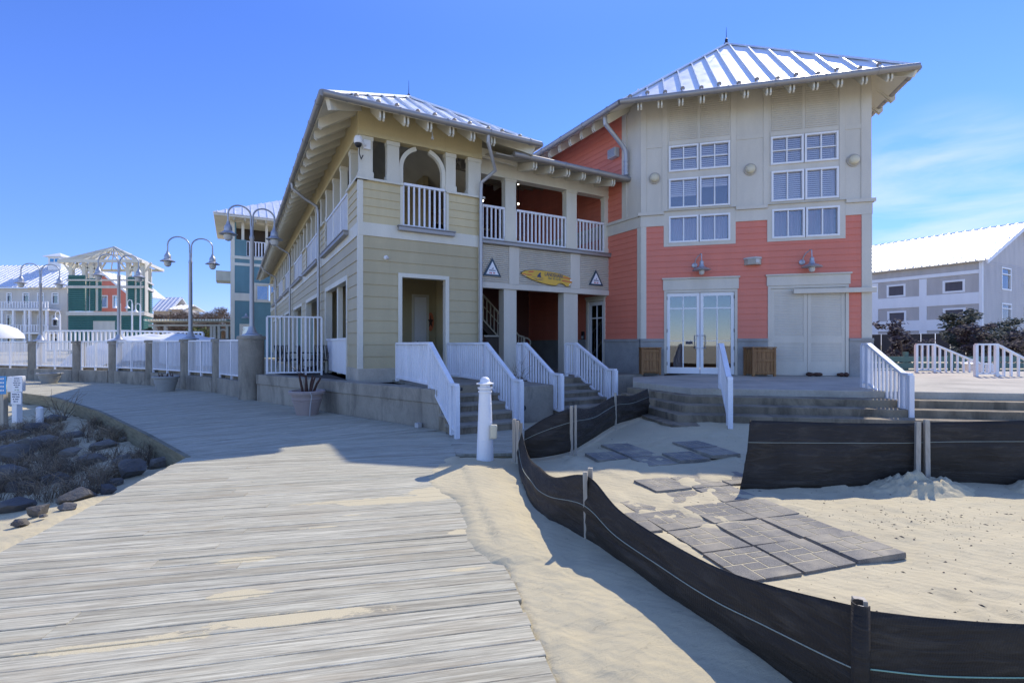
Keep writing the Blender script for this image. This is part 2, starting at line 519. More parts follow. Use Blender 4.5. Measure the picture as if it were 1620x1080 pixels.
# boards: weathered grey timber with grain along each board and drifts of sand on top
def deckmat(name, rotz, sandy=True):
    m, nt, b = new_mat(name)
    at = nt.nodes.new("ShaderNodeAttribute"); at.attribute_name = "board"
    rnd = at.outputs["Fac"]
    gc = nt.nodes.new("ShaderNodeAttribute"); gc.attribute_name = "grain"
    add = nt.nodes.new("ShaderNodeVectorMath"); add.operation = 'MULTIPLY_ADD'
    cmb = nt.nodes.new("ShaderNodeCombineXYZ")
    nt.links.new(rnd, cmb.inputs[0]); nt.links.new(rnd, cmb.inputs[1]); nt.links.new(rnd, cmb.inputs[2])
    nt.links.new(cmb.outputs[0], add.inputs[0]); add.inputs[1].default_value = (37.0, 53.0, 71.0)
    nt.links.new(gc.outputs["Vector"], add.inputs[2])
    def mapped(sc):
        mp = nt.nodes.new("ShaderNodeMapping"); mp.inputs["Scale"].default_value = sc
        nt.links.new(add.outputs[0], mp.inputs["Vector"]); return mp.outputs[0]
    g1 = nnoise(nt, mapped((0.9, 30, 1)), 1.6, 8, 0.72, 0.35)
    g2 = nnoise(nt, mapped((3.0, 85, 1)), 1.3, 5, 0.7, 0.3)
    g3 = nnoise(nt, mapped((1.3, 6.0, 1)), 1.1, 6, 0.65, 0.5)
    col = ramp(nt, g1, [(0.28, (0.13, 0.115, 0.085)), (0.42, (0.355, 0.335, 0.255)), (0.55, (0.53, 0.503, 0.385)), (0.72, (0.72, 0.69, 0.545))])
    col = mixc(nt, maprange(nt, g2, 0.48, 0.70, 0, 0.75), col, (0.17, 0.155, 0.12))
    col = mixc(nt, maprange(nt, g3, 0.5, 0.72, 0, 0.6), col, (0.34, 0.285, 0.19))
    tint = ramp(nt, rnd, [(0.0, (0.87, 0.85, 0.82)), (0.35, (0.98, 0.98, 0.96)), (0.7, (1.06, 1.05, 1.03)), (1.0, (0.93, 0.93, 0.93))])
    col = mixc(nt, 1.0, col, tint, 'MULTIPLY')
    if sandy:
        p = npos(nt, (1, 1, 1))
        tot = None
        for (x, y, sx, sy, a) in SAND_SPOTS:
            sub = nt.nodes.new("ShaderNodeVectorMath"); sub.operation = 'SUBTRACT'
            nt.links.new(p, sub.inputs[0]); sub.inputs[1].default_value = (x, y, 0)
            vr = nt.nodes.new("ShaderNodeVectorRotate"); vr.rotation_type = 'Z_AXIS'; vr.inputs["Angle"].default_value = -R(12)
            nt.links.new(sub.outputs[0], vr.inputs["Vector"])
            dv = nt.nodes.new("ShaderNodeVectorMath"); dv.operation = 'MULTIPLY'
            nt.links.new(vr.outputs[0], dv.inputs[0]); dv.inputs[1].default_value = (1 / sx, 1 / sy, 0)
            ln = nt.nodes.new("ShaderNodeVectorMath"); ln.operation = 'LENGTH'
            nt.links.new(dv.outputs[0], ln.inputs[0])
            f = mth(nt, 'MULTIPLY', maprange(nt, ln.outputs["Value"], 0.25, 1.0, 1, 0), a)
            tot = f if tot is None else mth(nt, 'MAXIMUM', tot, f)
        nn = nnoise(nt, npos(nt, (4.0, 8.5, 1), -R(12)), 1.6, 9, 0.68, 0.5)
        msk = maprange(nt, mth(nt, 'ADD', tot, mth(nt, 'SUBTRACT', nn, 0.5)), 0.40, 0.47)
        fine = nnoise(nt, p, 160, 3, 0.7)
        sc = ramp(nt, fine, [(0.35, (0.50, 0.43, 0.27)), (0.7, (0.64, 0.56, 0.36))])
        col = mixc(nt, msk, col, sc)
        h = mth(nt, 'ADD', g1, mth(nt, 'MULTIPLY', msk, 0.4))
    else:
        h = g1
    nt.links.new(col, b.inputs["Base Color"])
    b.inputs["Roughness"].default_value = 0.85
    hh = mth(nt, 'ADD', h, mth(nt, 'MULTIPLY', g2, 0.5))
    bump(nt, b, hh, 0.45, 0.006)
    return m
SAND_SPOTS = [(-1.15, 5.08, 1.05, 0.20, 0.78), (-0.85, 5.35, 0.45, 0.28, 0.85), (-1.75, 5.0, 0.8, 0.09, 0.66), (-1.7, 4.3, 0.45, 0.05, 0.5), (-2.0, 3.65, 0.34, 0.09, 0.75),
              (-1.75, 3.15, 0.30, 0.12, 0.75), (-1.3, 2.87, 0.95, 0.13, 0.68), (-2.1, 2.62, 0.9, 0.10, 0.6), (-0.45, 4.2, 0.25, 0.14, 0.62), (-0.35, 3.5, 0.35, 0.06, 0.5),
              (-0.55, 5.6, 0.35, 0.35, 0.6), (-1.0, 2.95, 0.5, 0.05, 0.5), (-1.5, 4.62, 0.3, 0.05, 0.5)]
M_DECK = deckmat("weathered_boards", 0)
M_DECK2 = deckmat("weathered_path_boards", 0, False)
def woodmat(name, c1, c2, axis_scale=(18, 18, 1.2), rough=0.7):
    m, nt, b = new_mat(name)
    n1 = nnoise(nt, npos(nt, axis_scale, 0, "Object"), 1.5, 6, 0.65, 0.4)
    nt.links.new(ramp(nt, n1, [(0.3, c1), (0.7, c2)]), b.inputs["Base Color"])
    b.inputs["Roughness"].default_value = rough
    bump(nt, b, n1, 0.3, 0.004)
    return m
M_STAKE = woodmat("raw_timber_stake", (0.30, 0.26, 0.20), (0.52, 0.47, 0.38))
M_BEAM = woodmat("mossy_timber_beam", (0.10, 0.09, 0.045), (0.26, 0.23, 0.14), (2, 2, 14))
M_STAIN = woodmat("stained_pine", (0.16, 0.07, 0.025), (0.36, 0.19, 0.07))

# glass: clear with a strong mirror so that the sky shows in it
def glassmat(name, refl=0.22, tint=(0.75, 0.8, 0.85)):
    m, nt, b = new_mat(name)
    nt.nodes.remove(b)
    out = nt.nodes["Material Output"]
    tr = nt.nodes.new("ShaderNodeBsdfTransparent"); setc(tr.inputs[0], tint)
    gl = nt.nodes.new("ShaderNodeBsdfGlossy"); gl.inputs["Roughness"].default_value = 0.02
    setc(gl.inputs[0], (0.9, 0.92, 0.95))
    lw = nt.nodes.new("ShaderNodeLayerWeight"); lw.inputs["Blend"].default_value = 0.35
    f = maprange(nt, lw.outputs["Fresnel"], 0.0, 1.0, refl, 1.0)
    mx = nt.nodes.new("ShaderNodeMixShader")
    nt.links.new(f, mx.inputs[0]); nt.links.new(tr.outputs[0], mx.inputs[1]); nt.links.new(gl.outputs[0], mx.inputs[2])
    nt.links.new(mx.outputs[0], out.inputs["Surface"])
    return m
M_GLASS = glassmat("window_glass", 0.075, (0.93, 0.92, 0.92))
M_GLASS_D = glassmat("door_glass", 0.10, (0.55, 0.6, 0.64))
M_GLOBE = paint("frosted_lamp_globe", (0.55, 0.55, 0.53), rough=0.25)
M_BLIND = paint("blind_slats", (0.74, 0.71, 0.70), rough=0.5, var=0.03)
M_CURTAIN = paint("purple_grey_curtain", (0.36, 0.26, 0.30), rough=0.9, var=0.2)
M_SCREEN = paint("insect_screen", (0.11, 0.10, 0.115), rough=0.9)
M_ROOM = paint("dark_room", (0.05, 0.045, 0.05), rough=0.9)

def fabric(name, c):
    m, nt, b = new_mat(name)
    p = npos(nt, (1, 1, 1), 0, "Object")
    wv = nt.nodes.new("ShaderNodeTexWave"); wv.inputs["Scale"].default_value = 55; wv.inputs["Distortion"].default_value = 0.6
    wv.bands_direction = 'X'
    nt.links.new(p, wv.inputs["Vector"])
    n1 = nnoise(nt, npos(nt, (1.2, 1.2, 7.0), 0, "Object"), 3.0, 6, 0.65, 0.8)
    n2 = nnoise(nt, p, 2.0, 4)
    col = ramp(nt, n2, [(0.3, tuple(x * 0.8 for x in c)), (0.7, tuple(x * 1.5 for x in c))])
    col = mixc(nt, maprange(nt, n1, 0.5, 0.75, 0, 0.38), col, (0.13, 0.11, 0.085))
    nt.links.new(col, b.inputs["Base Color"])
    b.inputs["Roughness"].default_value = 0.55
    b.inputs["Specular IOR Level"].default_value = 0.22
    h = mth(nt, 'ADD', mth(nt, 'MULTIPLY', n1, 1.0), mth(nt, 'MULTIPLY', wv.outputs["Fac"], 0.05))
    bump(nt, b, h, 0.6, 0.03)
    m.use_backface_culling = False
    return m
M_FABRIC = fabric("black_silt_fabric", (0.030, 0.024, 0.018))
M_CORD = paint("pale_green_cord", (0.33, 0.36, 0.29), rough=0.7)

def rubber():
    m, nt, b = new_mat("crumb_rubber")
    p = npos(nt, (1, 1, 1))
    n1 = nnoise(nt, p, 190, 3, 0.8)
    n2 = nnoise(nt, p, 2.6, 7, 0.65, 0.4)
    col = ramp(nt, n1, [(0.35, (0.085, 0.081, 0.074)), (0.6, (0.25, 0.238, 0.21)), (0.75, (0.42, 0.40, 0.35))])
    col = mixc(nt, maprange(nt, n2, 0.42, 0.66, 0, 0.8), col, (0.42, 0.37, 0.27))
    nt.links.new(col, b.inputs["Base Color"]); b.inputs["Roughness"].default_value = 0.9
    bump(nt, b, n1, 0.6, 0.004)
    return m
M_RUBBER = rubber()

def rockmat():
    m, nt, b = new_mat("riprap_rock")
    p = npos(nt, (1, 1, 1))
    n1 = nnoise(nt, p, 2.2, 8, 0.65, 0.4)
    n2 = nnoise(nt, p, 14, 8, 0.7)
    oi = nt.nodes.new("ShaderNodeObjectInfo")
    col = ramp(nt, n1, [(0.3, (0.07, 0.068, 0.07)), (0.55, (0.16, 0.155, 0.15)), (0.75, (0.26, 0.245, 0.21))])
    col = mixc(nt, 1.0, col, ramp(nt, oi.outputs["Random"], [(0, (0.55, 0.53, 0.52)), (0.5, (1.0, 0.97, 0.9)), (1, (1.3, 1.2, 1.0))]), 'MULTIPLY')
    nt.links.new(col, b.inputs["Base Color"]); b.inputs["Roughness"].default_value = 0.85
    bump(nt, b, n2, 0.6, 0.05)
    return m
M_ROCK = rockmat()

def leafmat(name, c1, c2, rough=0.75):
    m, nt, b = new_mat(name)
    at = nt.nodes.new("ShaderNodeAttribute"); at.attribute_name = "board"
    col = ramp(nt, at.outputs["Fac"], [(0.0, c1), (1.0, c2)])
    nt.links.new(col, b.inputs["Base Color"]); b.inputs["Roughness"].default_value = rough
    return m
M_BRUSH = leafmat("dry_brush", (0.09, 0.068, 0.048), (0.36, 0.28, 0.18))
M_TWIG = leafmat("bare_twigs", (0.10, 0.07, 0.05), (0.26, 0.18, 0.12))
M_PINE = leafmat("pine_needles", (0.018, 0.03, 0.02), (0.06, 0.075, 0.045))
M_DLEAF = leafmat("dark_brown_leaves", (0.03, 0.022, 0.026), (0.085, 0.055, 0.055))
M_EVERG = leafmat("yellow_green_leaves", (0.06, 0.085, 0.025), (0.17, 0.17, 0.055))
M_BARK = paint("bark", (0.10, 0.08, 0.065), rough=0.9, var=0.3, scale=8)
M_MULCH = concrete("dark_mulch", (0.045, 0.035, 0.028), 0.3)
M_TARP = paint("white_tarp", (0.80, 0.80, 0.80), rough=0.6, var=0.06)
M_SIGNW = paint("white_sign", (0.82, 0.83, 0.85), rough=0.4, var=0.03)
M_SIGNB = paint("blue_sign", (0.04, 0.28, 0.62), rough=0.4, var=0.05)
M_INK = paint("dark_lettering", (0.03, 0.03, 0.06), rough=0.5)
M_INKB = paint("navy_lettering", (0.02, 0.045, 0.12), rough=0.5)
M_INKR = paint("red_lettering", (0.5, 0.04, 0.04), rough=0.5)
M_SLATE = paint("slate_blue_border", (0.03, 0.065, 0.10), rough=0.5)
M_YELLOW = paint("surfboard_yellow", (0.72, 0.42, 0.025), rough=0.35)
M_ORSTRIPE = paint("orange_red_stripe", (0.62, 0.09, 0.02), rough=0.35)
M_PALEGRN = paint("pale_sea_green", (0.26, 0.42, 0.30), rough=0.4)

def emit(name, c, s):
    m, nt, b = new_mat(name)
    setc(b.inputs["Base Color"], c)
    setc(b.inputs["Emission Color"], c)
    b.inputs["Emission Strength"].default_value = s
    return m
M_BULB = emit("lit_bulb", (1.0, 0.88, 0.7), 6.0)
# ------------------------------------------------------------------ ground, boardwalk, path, patio
U, V, W = R(29.5), R(-60.5), R(-14.5)
def uv(u, v, z=0.0):
    return Vector((math.cos(U) * u + math.sin(U) * v, math.sin(U) * u - math.cos(U) * v, z))

DO = Vector((0.21, 2.32))                                  # a point of the deck's right edge
DA = Vector((math.cos(R(12)), math.sin(R(12))))            # along the boards
DB = Vector((-math.sin(R(12)), math.cos(R(12))))           # along the deck
def deck_ab(x, y):
    d = Vector((x, y)) - DO
    return d.dot(DA), d.dot(DB)

INNER = [(-4.58, 7.0), (-6.5, 8.8), (-9.8, 11.75), (-13.8, 14.9), (-17.6, 17.0), (-25, 19.3), (-40, 22.0)]
OUTER = [(-1.33, 9.2), (-4.3, 11.55), (-7.25, 14.0), (-9.8, 16.3), (-11.9, 17.75), (-14.4, 19.4), (-16.9, 20.6), (-18.9, 21.3), (-21.9, 22.35), (-28, 24.2), (-42, 27.0)]
def interp(poly, x):
    p = sorted(poly)
    if x <= p[0][0]: return p[0][1]
    for (xa, ya), (xb, yb) in zip(p[:-1], p[1:]):
        if x <= xb: return ya + (yb - ya) * (x - xa) / (xb - xa)
    return p[-1][1]
def resample(poly, n):
    d = [0.0]
    for a, b in zip(poly[:-1], poly[1:]): d.append(d[-1] + math.dist(a, b))
    out, k = [], 0
    for i in range(n + 1):
        s = d[-1] * i / n
        while k < len(d) - 2 and s > d[k + 1]: k += 1
        f = (s - d[k]) / (d[k + 1] - d[k])
        out.append((poly[k][0] + (poly[k + 1][0] - poly[k][0]) * f, poly[k][1] + (poly[k + 1][1] - poly[k][1]) * f))
    return out

FOOT = {}
_rf = random.Random(99)
for _ in range(330):
    if _ < 230: fx_, fy_ = _rf.uniform(1.2, 5.2), _rf.uniform(2.3, 5.2)
    elif _ < 280: fx_, fy_ = _rf.uniform(1.0, 4.5), _rf.uniform(6.6, 8.4)
    else:
        fy_ = _rf.uniform(2.0, 6.0); fx_ = 0.25 - (fy_ - 2.3) * 0.1 + _rf.uniform(-0.1, 0.4)
    FOOT.setdefault((int(fx_ // 0.5), int(fy_ // 0.5)), []).append((fx_, fy_, _rf.uniform(0, 3.14), _rf.uniform(0.003, 0.0085)))
def footprints(x, y):
    h = 0.0
    i, j = int(x // 0.5), int(y // 0.5)
    for a in (i - 1, i, i + 1):
        for b in (j - 1, j, j + 1):
            for (fx_, fy_, an, dp) in FOOT.get((a, b), ()):
                dx, dy = x - fx_, y - fy_
                u_, v_ = (dx * math.cos(an) + dy * math.sin(an)) / 0.15, (-dx * math.sin(an) + dy * math.cos(an)) / 0.07
                d2 = u_ * u_ + v_ * v_
                if d2 < 6: h += dp * (-math.exp(-d2 * 1.4) + 0.55 * math.exp(-(math.sqrt(d2) - 1.35) ** 2 * 5))
    return h

def ground_z(x, y):
    a, b = deck_ab(x, y)
    # right of the deck: the sandy yard
    yard = 0.015 + 0.075 * sstep(0.0, 1.6, x) + 0.17 * sstep(5.6, 8.2, y) * sstep(1.2, 3.6, x)
    yard += 0.022 * nz(x, y, 0, 0.9) + 0.012 * nz(x, y, 3, 3.1) + 0.005 * nz(x, y, 5, 8.0) + 0.003 * nz(x, y, 6, 19.0)
    if 0.0 < x < 5.5 and 1.8 < y < 8.6: yard += footprints(x, y) * (0.2 if abs(x - 1.75) < 1.15 and 3.1 < y < 7.3 else 1.0)
    # small drift heaped along the fence and over the deck edge
    e = math.exp(-((a - 0.12) / 0.34) ** 2) * sstep(3.1, 4.1, y) * (1 - sstep(6.0, 7.0, y))
    yard += 0.055 * e
    # tongues of blown sand over the rubber mats
    if 0.7 < x < 3.6 and 3.0 < y < 7.6:
        c_ = sstep(3.9, 4.7, y - 0.35 * (x - 1.8) + 0.3)
        yard += 0.022 * c_ * sstep(0.08, 0.30, nz(x, y, 17, 1.9) + 0.45 * nz(x, y, 19, 5.5))
    h = yard
    if b < 7.6 and x < 1.2 and y < 9.5:
        over = -a                                     # how far onto the boards
        edge = 0.16 + 0.16 * nz(x, y, 8, 1.6) + 0.09 * nz(x, y, 2, 6.0)
        edge *= sstep(3.3, 4.1, y)
        edge += 0.25 * sstep(4.9, 5.8, y) * (1 - sstep(6.2, 6.8, y))
        if over > 0:
            h = 0.010 + 0.03 * sstep(0.35, 0, over) - (0.07 + 0.02 * nz(x, y, 1, 5)) * sstep(edge - 0.10, edge + 0.16, over) + 0.004 * nz(x, y, 4, 14)
            if over > 0.75: h = -0.09
        if y < 3.6: h -= 0.03 * (1 - sstep(-0.1, 0.5, a)) if over <= 0 else 0.05
    if y > 6.9 and x < 0.75:                          # under the boards in front of the steps
        h = min(h, -0.08 + 0.30 * sstep(0.35, 0.9, x))
    yi = interp(INNER, x) if x < -4.58 else None
    dl = -a - 3.78
    if x < -4.0 and (yi is None or y < yi + 0.15) and dl > -0.15:
        # the bank left of the deck
        d2 = dl
        if x < -4.58 and y > 6.0: d2 = min(dl, (yi - y) * 0.75 + 0.3)
        h = -0.10 - 0.20 * sstep(4.3, 5.3, y) - (0.27 - 0.17 * sstep(4.3, 5.3, y)) * sstep(0.1, 2.2, d2) - 0.25 * sstep(2.5, 9.0, d2) + 0.06 * nz(x, y, 0, 1.3) + 0.03 * nz(x, y, 2, 3.7)
        if y > 6.3: h = min(h, -0.27 + 0.03 * nz(x, y, 2, 3.7))
    elif dl > -0.6 and x < -3 and (yi is None or y > yi):
        h = -0.35
    if x < -1.3:
        yo = interp(OUTER, x)
        if yi is not None and yi + 0.1 <= y <= yo + 0.1: h = -0.35
        if y > yo + 0.1: h = (-0.35 + 0.85 * sstep(0.1, 0.5, y - yo)) if x < -7.4 else -0.35
    if y > 9.6 and -1.3 <= x < 1.0: h = -0.05
    if y > 16: h = max(h, 0.5 * sstep(16, 19, y)) if x > -1.3 else h
    return h

def axis(segs):
    out = []
    for a, b, st in segs:
        n = max(1, round((b - a) / st))
        out += [a + (b - a) * i / n for i in range(n)]
    return out + [segs[-1][1]]

def grid_sheet(name, xs, ys, zf, mat, kind="structure", keep=None):
    vs_, fs_ = [], []
    nx = len(xs)
    for y in ys:
        for x in xs: vs_.append((x, y, zf(x, y)))
    for j in range(len(ys) - 1):
        for i in range(nx - 1):
            if keep and not keep((xs[i] + xs[i + 1]) / 2, (ys[j] + ys[j + 1]) / 2): continue
            fs_.append((j * nx + i, j * nx + i + 1, (j + 1) * nx + i + 1, (j + 1) * nx + i))
    me = bpy.data.meshes.new(name)
    me.from_pydata(vs_, [], fs_)
    me.materials.append(mat)
    me.polygons.foreach_set("use_smooth", [True] * len(me.polygons))
    o = bpy.data.objects.new(name, me); COL.objects.link(o)
    o["kind"] = kind
    return o

gx = axis([(-900, -100, 100), (-100, -40, 10), (-40, -16, 1.5), (-16, -3.4, 0.12), (-3.4, -1.2, 0.3), (-1.2, 4.4, 0.04), (4.4, 9, 0.12), (9, 24, 1.0), (24, 100, 10), (100, 900, 100)])
gy = axis([(-900, -100, 100), (-100, -10, 15), (-10, 0, 1.0), (0, 1.6, 0.2), (1.6, 7.6, 0.04), (7.6, 10, 0.1), (10, 26, 0.5), (26, 100, 8), (100, 900, 100)])
grid_sheet("ground", gx, gy, ground_z, M_SAND)

def boards_mesh(name, boards, mat, thick=0.045):
    """boards: list of (p00, p10, p11, p01) plan corners, first pair = near long edge; one mesh with a number and grain position per board"""
    vs_, fs_, bd, gr = [], [], [], []
    for (a, b, c, d, dz) in boards:
        rnd = random.random()
        L = math.dist(a, b); wd = math.dist(a, d)
        # chamfered top edges: outer corners drop 6 mm
        q = [a, b, c, d]
        k = min(0.12, 0.004 / max(wd, 0.02))
        ins = [tuple(q[i][m] + (q[3 - i][m] - q[i][m]) * k for m in (0, 1)) for i in range(4)]
        base = len(vs_)
        tilt = random.uniform(-0.0016, 0.0016)
        for pts, z in ((q, -thick), (q, -0.003), (ins, 0.0)):
            for i, p in enumerate(pts):
                t = dz + (tilt if i in (0, 1) else -tilt)
                vs_.append((p[0], p[1], z + t))
                bd.append(rnd)
                gr += [0.0 if i in (0, 3) else L, 0.0 if i in (0, 1) else wd, rnd]
        for l in (0, 4):
            for i in range(4):
                j = (i + 1) % 4
                fs_.append((base + l + i, base + l + j, base + l + 4 + j, base + l + 4 + i))
        fs_.append((base + 8, base + 9, base + 10, base + 11))
    me = bpy.data.meshes.new(name)
    me.from_pydata(vs_, [], fs_)
    me.materials.append(mat)
    at = me.attributes.new("board", 'FLOAT', 'POINT'); at.data.foreach_set("value", bd)
    at = me.attributes.new("grain", 'FLOAT_VECTOR', 'POINT'); at.data.foreach_set("vector", gr)
    o = bpy.data.objects.new(name, me); COL.objects.link(o)
    o["kind"] = "structure"
    return o

def dpt(a, b):
    p = DO + DA * a + DB * b
    return (p.x, p.y)
bl = []
b = -4.4
while b < 7.0:
    wd = 0.14
    g = random.choice((0.003, 0.004, 0.005, 0.008))
    b1 = b + wd - g
    aR = random.uniform(-0.012, 0.018)
    lf = lambda q: (-3.76 if q < 5.57 else -3.76 + (q - 5.57) * 2.45)
    l0, l1 = lf(b) + random.uniform(-0.015, 0.015), lf(b1)
    if l1 > -0.4: break
    # each row is one or two boards butted
    j = random.uniform(-2.9, -0.9)
    if b < 5.4 and random.random() < 0.45:
        bl.append((dpt(l0, b), dpt(j - 0.002, b), dpt(j - 0.002, b1), dpt(l1 if b >= 5.57 else l0, b1), random.uniform(-0.0016, 0.0016)))
        bl.append((dpt(j + 0.002, b), dpt(aR, b), dpt(aR, b1), dpt(j + 0.002, b1), random.uniform(-0.0016, 0.0016)))
    else:
        bl.append((dpt(l0, b), dpt(aR, b), dpt(aR, b1), dpt(l1 if b >= 5.57 else l0, b1), random.uniform(-0.0016, 0.0016)))
    b += wd
boards_mesh("boardwalk", bl, M_DECK)
mb = MB(); mb.add([(*dpt(-3.7, -4.3), -0.0055), (*dpt(-0.03, -4.3), -0.0055), (*dpt(-0.03, 6.9), -0.0055), (*dpt(-0.45, 6.85), -0.0055), (*dpt(-3.6, 5.6), -0.0055)], [(0, 1, 2, 3, 4)])
o = mb.build("sand_in_gaps", M_GAP, None, recalc=False); o["kind"] = "structure"

N = 330
pi_, po_ = resample(INNER, N), resample(OUTER, N)
bl = []
for i in range(N):
    g = random.uniform(0.03, 0.08)
    mixp = lambda p, q, f: (p[0] + (q[0] - p[0]) * f, p[1] + (q[1] - p[1]) * f)
    bl.append((pi_[i], po_[i], mixp(po_[i], po_[i + 1], 1 - g), mixp(pi_[i], pi_[i + 1], 1 - g), random.uniform(-0.0016, 0.0016)))
boards_mesh("boardwalk_path", bl, M_DECK2)

# landing boards in front of the stairs
bl = []
y = 7.28
k0 = Vector((math.cos(R(4)), math.sin(R(4))))
while y < 9.75:
    x0 = -1.28 - (y - 7.28) * 0.03 + 0.42 * (1 - sstep(7.2, 7.7, y))
    x1 = 0.42
    y0, y1 = y, y + 0.133
    bl.append(((x0, y0 - 0.02), (x1, y0 + 0.07), (x1, y1 + 0.07), (x0, y1 - 0.02), -0.012 + random.uniform(-0.0016, 0.0016)))
    y += 0.14
boards_mesh("boardwalk_landing", bl, M_DECK2)

# rim timbers under the deck edges
mb = MB()
rp = resample(INNER, 60)
for p, q in zip(rp[:-1], rp[1:]):
    d = Vector((q[0] - p[0], q[1] - p[1], 0)).normalized(); n = Vector((-d.y, d.x, 0))
    a, b_ = Vector((p[0], p[1], 0)), Vector((q[0], q[1], 0))
    if n.y > 0: n = -n
    mb.hexa([a + Vector((0, 0, -0.30)), b_ + Vector((0, 0, -0.30)), b_ + n * 0.07 + Vector((0, 0, -0.30)), a + n * 0.07 + Vector((0, 0, -0.30)),
             a + Vector((0, 0, 0.012)), b_ + Vector((0, 0, 0.012)), b_ + n * 0.07 + Vector((0, 0, 0.012)), a + n * 0.07 + Vector((0, 0, 0.012))])
o = mb.build("boardwalk_rim_beam", M_BEAM); o["kind"] = "structure"
mb = MB()
for a0, off in ((0.0, -0.03), (-3.76, 0.03)):
    p = dpt(a0 + off, -4.4); q = dpt(a0 + off, 7.0 if a0 == 0 else 5.5)
    mb.bar((p[0], p[1], -0.17), (q[0], q[1], -0.17), 0.05, 0.24)
mb.bar((-0.83, 7.25, -0.14), (0.42, 7.34, -0.14), 0.05, 0.17)
o = mb.build("boardwalk_joist", M_BEAM); o["kind"] = "structure"

# sand heaps by the right-hand fence (part of the ground)
def heap(cx, cy, rx, ry, h, seed):
    def zf(x, y):
        d = math.hypot((x - cx) / rx, (y - cy) / ry)
        n_ = 0.65 + 0.35 * nz(x, y, seed, 3.0) + 0.30 * nz(x, y, seed + 2, 9.0) + 0.2 * nz(x, y, seed + 4, 22.0)
        return ground_z(x, y) - 0.03 + h * n_ * max(0.0, 1 - d) ** 0.9 + 0.02 * max(0, 1 - d)
    n = 46
    xs = [cx - rx + 2 * rx * i / n for i in range(n + 1)]
    ys = [cy - ry + 2 * ry * i / n for i in range(n + 1)]
    o = grid_sheet("sand_heap", xs, ys, zf, M_SAND, "structure")
    return o
heap(4.22, 5.12, 0.62, 0.36, 0.30, 11)
heap(5.55, 5.05, 0.45, 0.32, 0.26, 23)
heap(0.22, 7.05, 0.32, 0.22, 0.18, 31)

# ------------------------------------------------------------------ concrete: patio with its steps, stairs, planters, retaining wall
def poly_prism(mb, pts, z0, z1, mi=0):
    return mb.prism([(p[0], p[1], z0) for p in pts], (0, 0, z1 - z0), mi)
PZ = 0.75
KW = R(-11.0)
kw = Vector((math.cos(KW), math.sin(KW))); kn = Vector((math.sin(KW), -math.cos(KW)))
K1, K0 = Vector((2.78, 11.3)), Vector((3.50, 9.62))
KR = K0 + kw * 13.5
def patio_poly(k):
    off = kn * (0.29 * k)
    l = Vector((-0.93, -0.37)) * (0.16 * k)
    return [K1 + l, K0 + l + off, KR + off, Vector((20.0, 15.3)), Vector((12.2, 16.0)), Vector((9.0, 16.0)), Vector((3.2, 13.0))]
mb = MB()
poly_prism(mb, patio_poly(0), -0.3, PZ)
o = mb.build("patio", M_CONC_L, bevel=0.012); o["kind"] = "structure"
ps = thing("patio_steps", "wide stained concrete steps wrapping the sandy side of the coral building", "steps", (6, 9, 0))
for k in range(1, 5):
    mb = MB()
    off0, off1 = kn * (0.29 * (k - 1) - 0.02), kn * (0.29 * k)
    l0, l1 = Vector((-0.93, -0.37)) * (0.16 * (k - 1) - 0.02), Vector((-0.93, -0.37)) * (0.16 * k)
    z1 = PZ - 0.125 * k
    A = [K1 + l1, K0 + l1 + off1, KR + off1, KR + off0, K0 + l0 + off0, K1 + l0]
    mb.prism([(p.x, p.y, -0.3) for p in (A[0], A[1], A[4], A[5])], (0, 0, z1 + 0.3))
    mb.prism([(p.x, p.y, -0.3) for p in (A[1], A[2], A[3], A[4])], (0, 0, z1 + 0.3))
    mb.build("step", M_STEP, ps, bevel=0.010)

def uvbox(mb, u0, u1, v0, v1, z0, z1, mi=0):
    return mb.hexa([uv(u0, v1, z0), uv(u1, v1, z0), uv(u1, v0, z0), uv(u0, v0, z0), uv(u0, v1, z1), uv(u1, v1, z1), uv(u1, v0, z1), uv(u0, v0, z1)], mi)

def flight(name, label, u0, u1, vtop, vbot, zb, n, mat):
    t = thing(name, label, "stairs", uv((u0 + u1) / 2, vbot, 0))
    run = (vbot - vtop) / n
    rise = (PZ - zb) / (n + 1)
    for k in range(1, n + 1):
        mb = MB()
        z = PZ - rise * k
        uvbox(mb, u0, u1, vtop + run * (k - 1) - 0.02 + 0.02 * (k == 1), vtop + run * k + 0.018, z - 0.05, z)
        mb.build("tread", M_CONC, t, bevel=0.008)
        mb = MB()
        uvbox(mb, u0 + 0.003, u1 - 0.003, vtop + run * (k - 1), vtop + run * k, -0.2, z - 0.051)
        mb.build("riser", M_STEP, t)
    mb = MB()
    uvbox(mb, u0, u1, vtop - 0.25, vtop - 0.001, -0.2, PZ - 0.002)
    mb.build("top_riser", M_STEP, t)
    return t
flight("concrete_stairs", "grey concrete stairs behind the white lighthouse bollard, between two white rails", 3.36, 4.83, -9.35, -8.12, 0.0, 4, M_CONC)
flight("concrete_stairs", "grey concrete stairs up to the porch post beside the coral wall", 6.08, 7.86, -10.15, -8.8, 0.08, 4, M_CONC)

# porch floor and landings (concrete under the building)
mb = MB()
uvbox(mb, 3.36, 4.83, -18.5, -9.6, -0.2, PZ)
uvbox(mb, 6.08, 10.2, -18.5, -10.4, -0.2, PZ - 0.001)
uvbox(mb, 4.84, 6.07, -18.5, -11.5, -0.2, PZ - 0.002)
o = mb.build("porch_floor", M_CONC); o["kind"] = "structure"

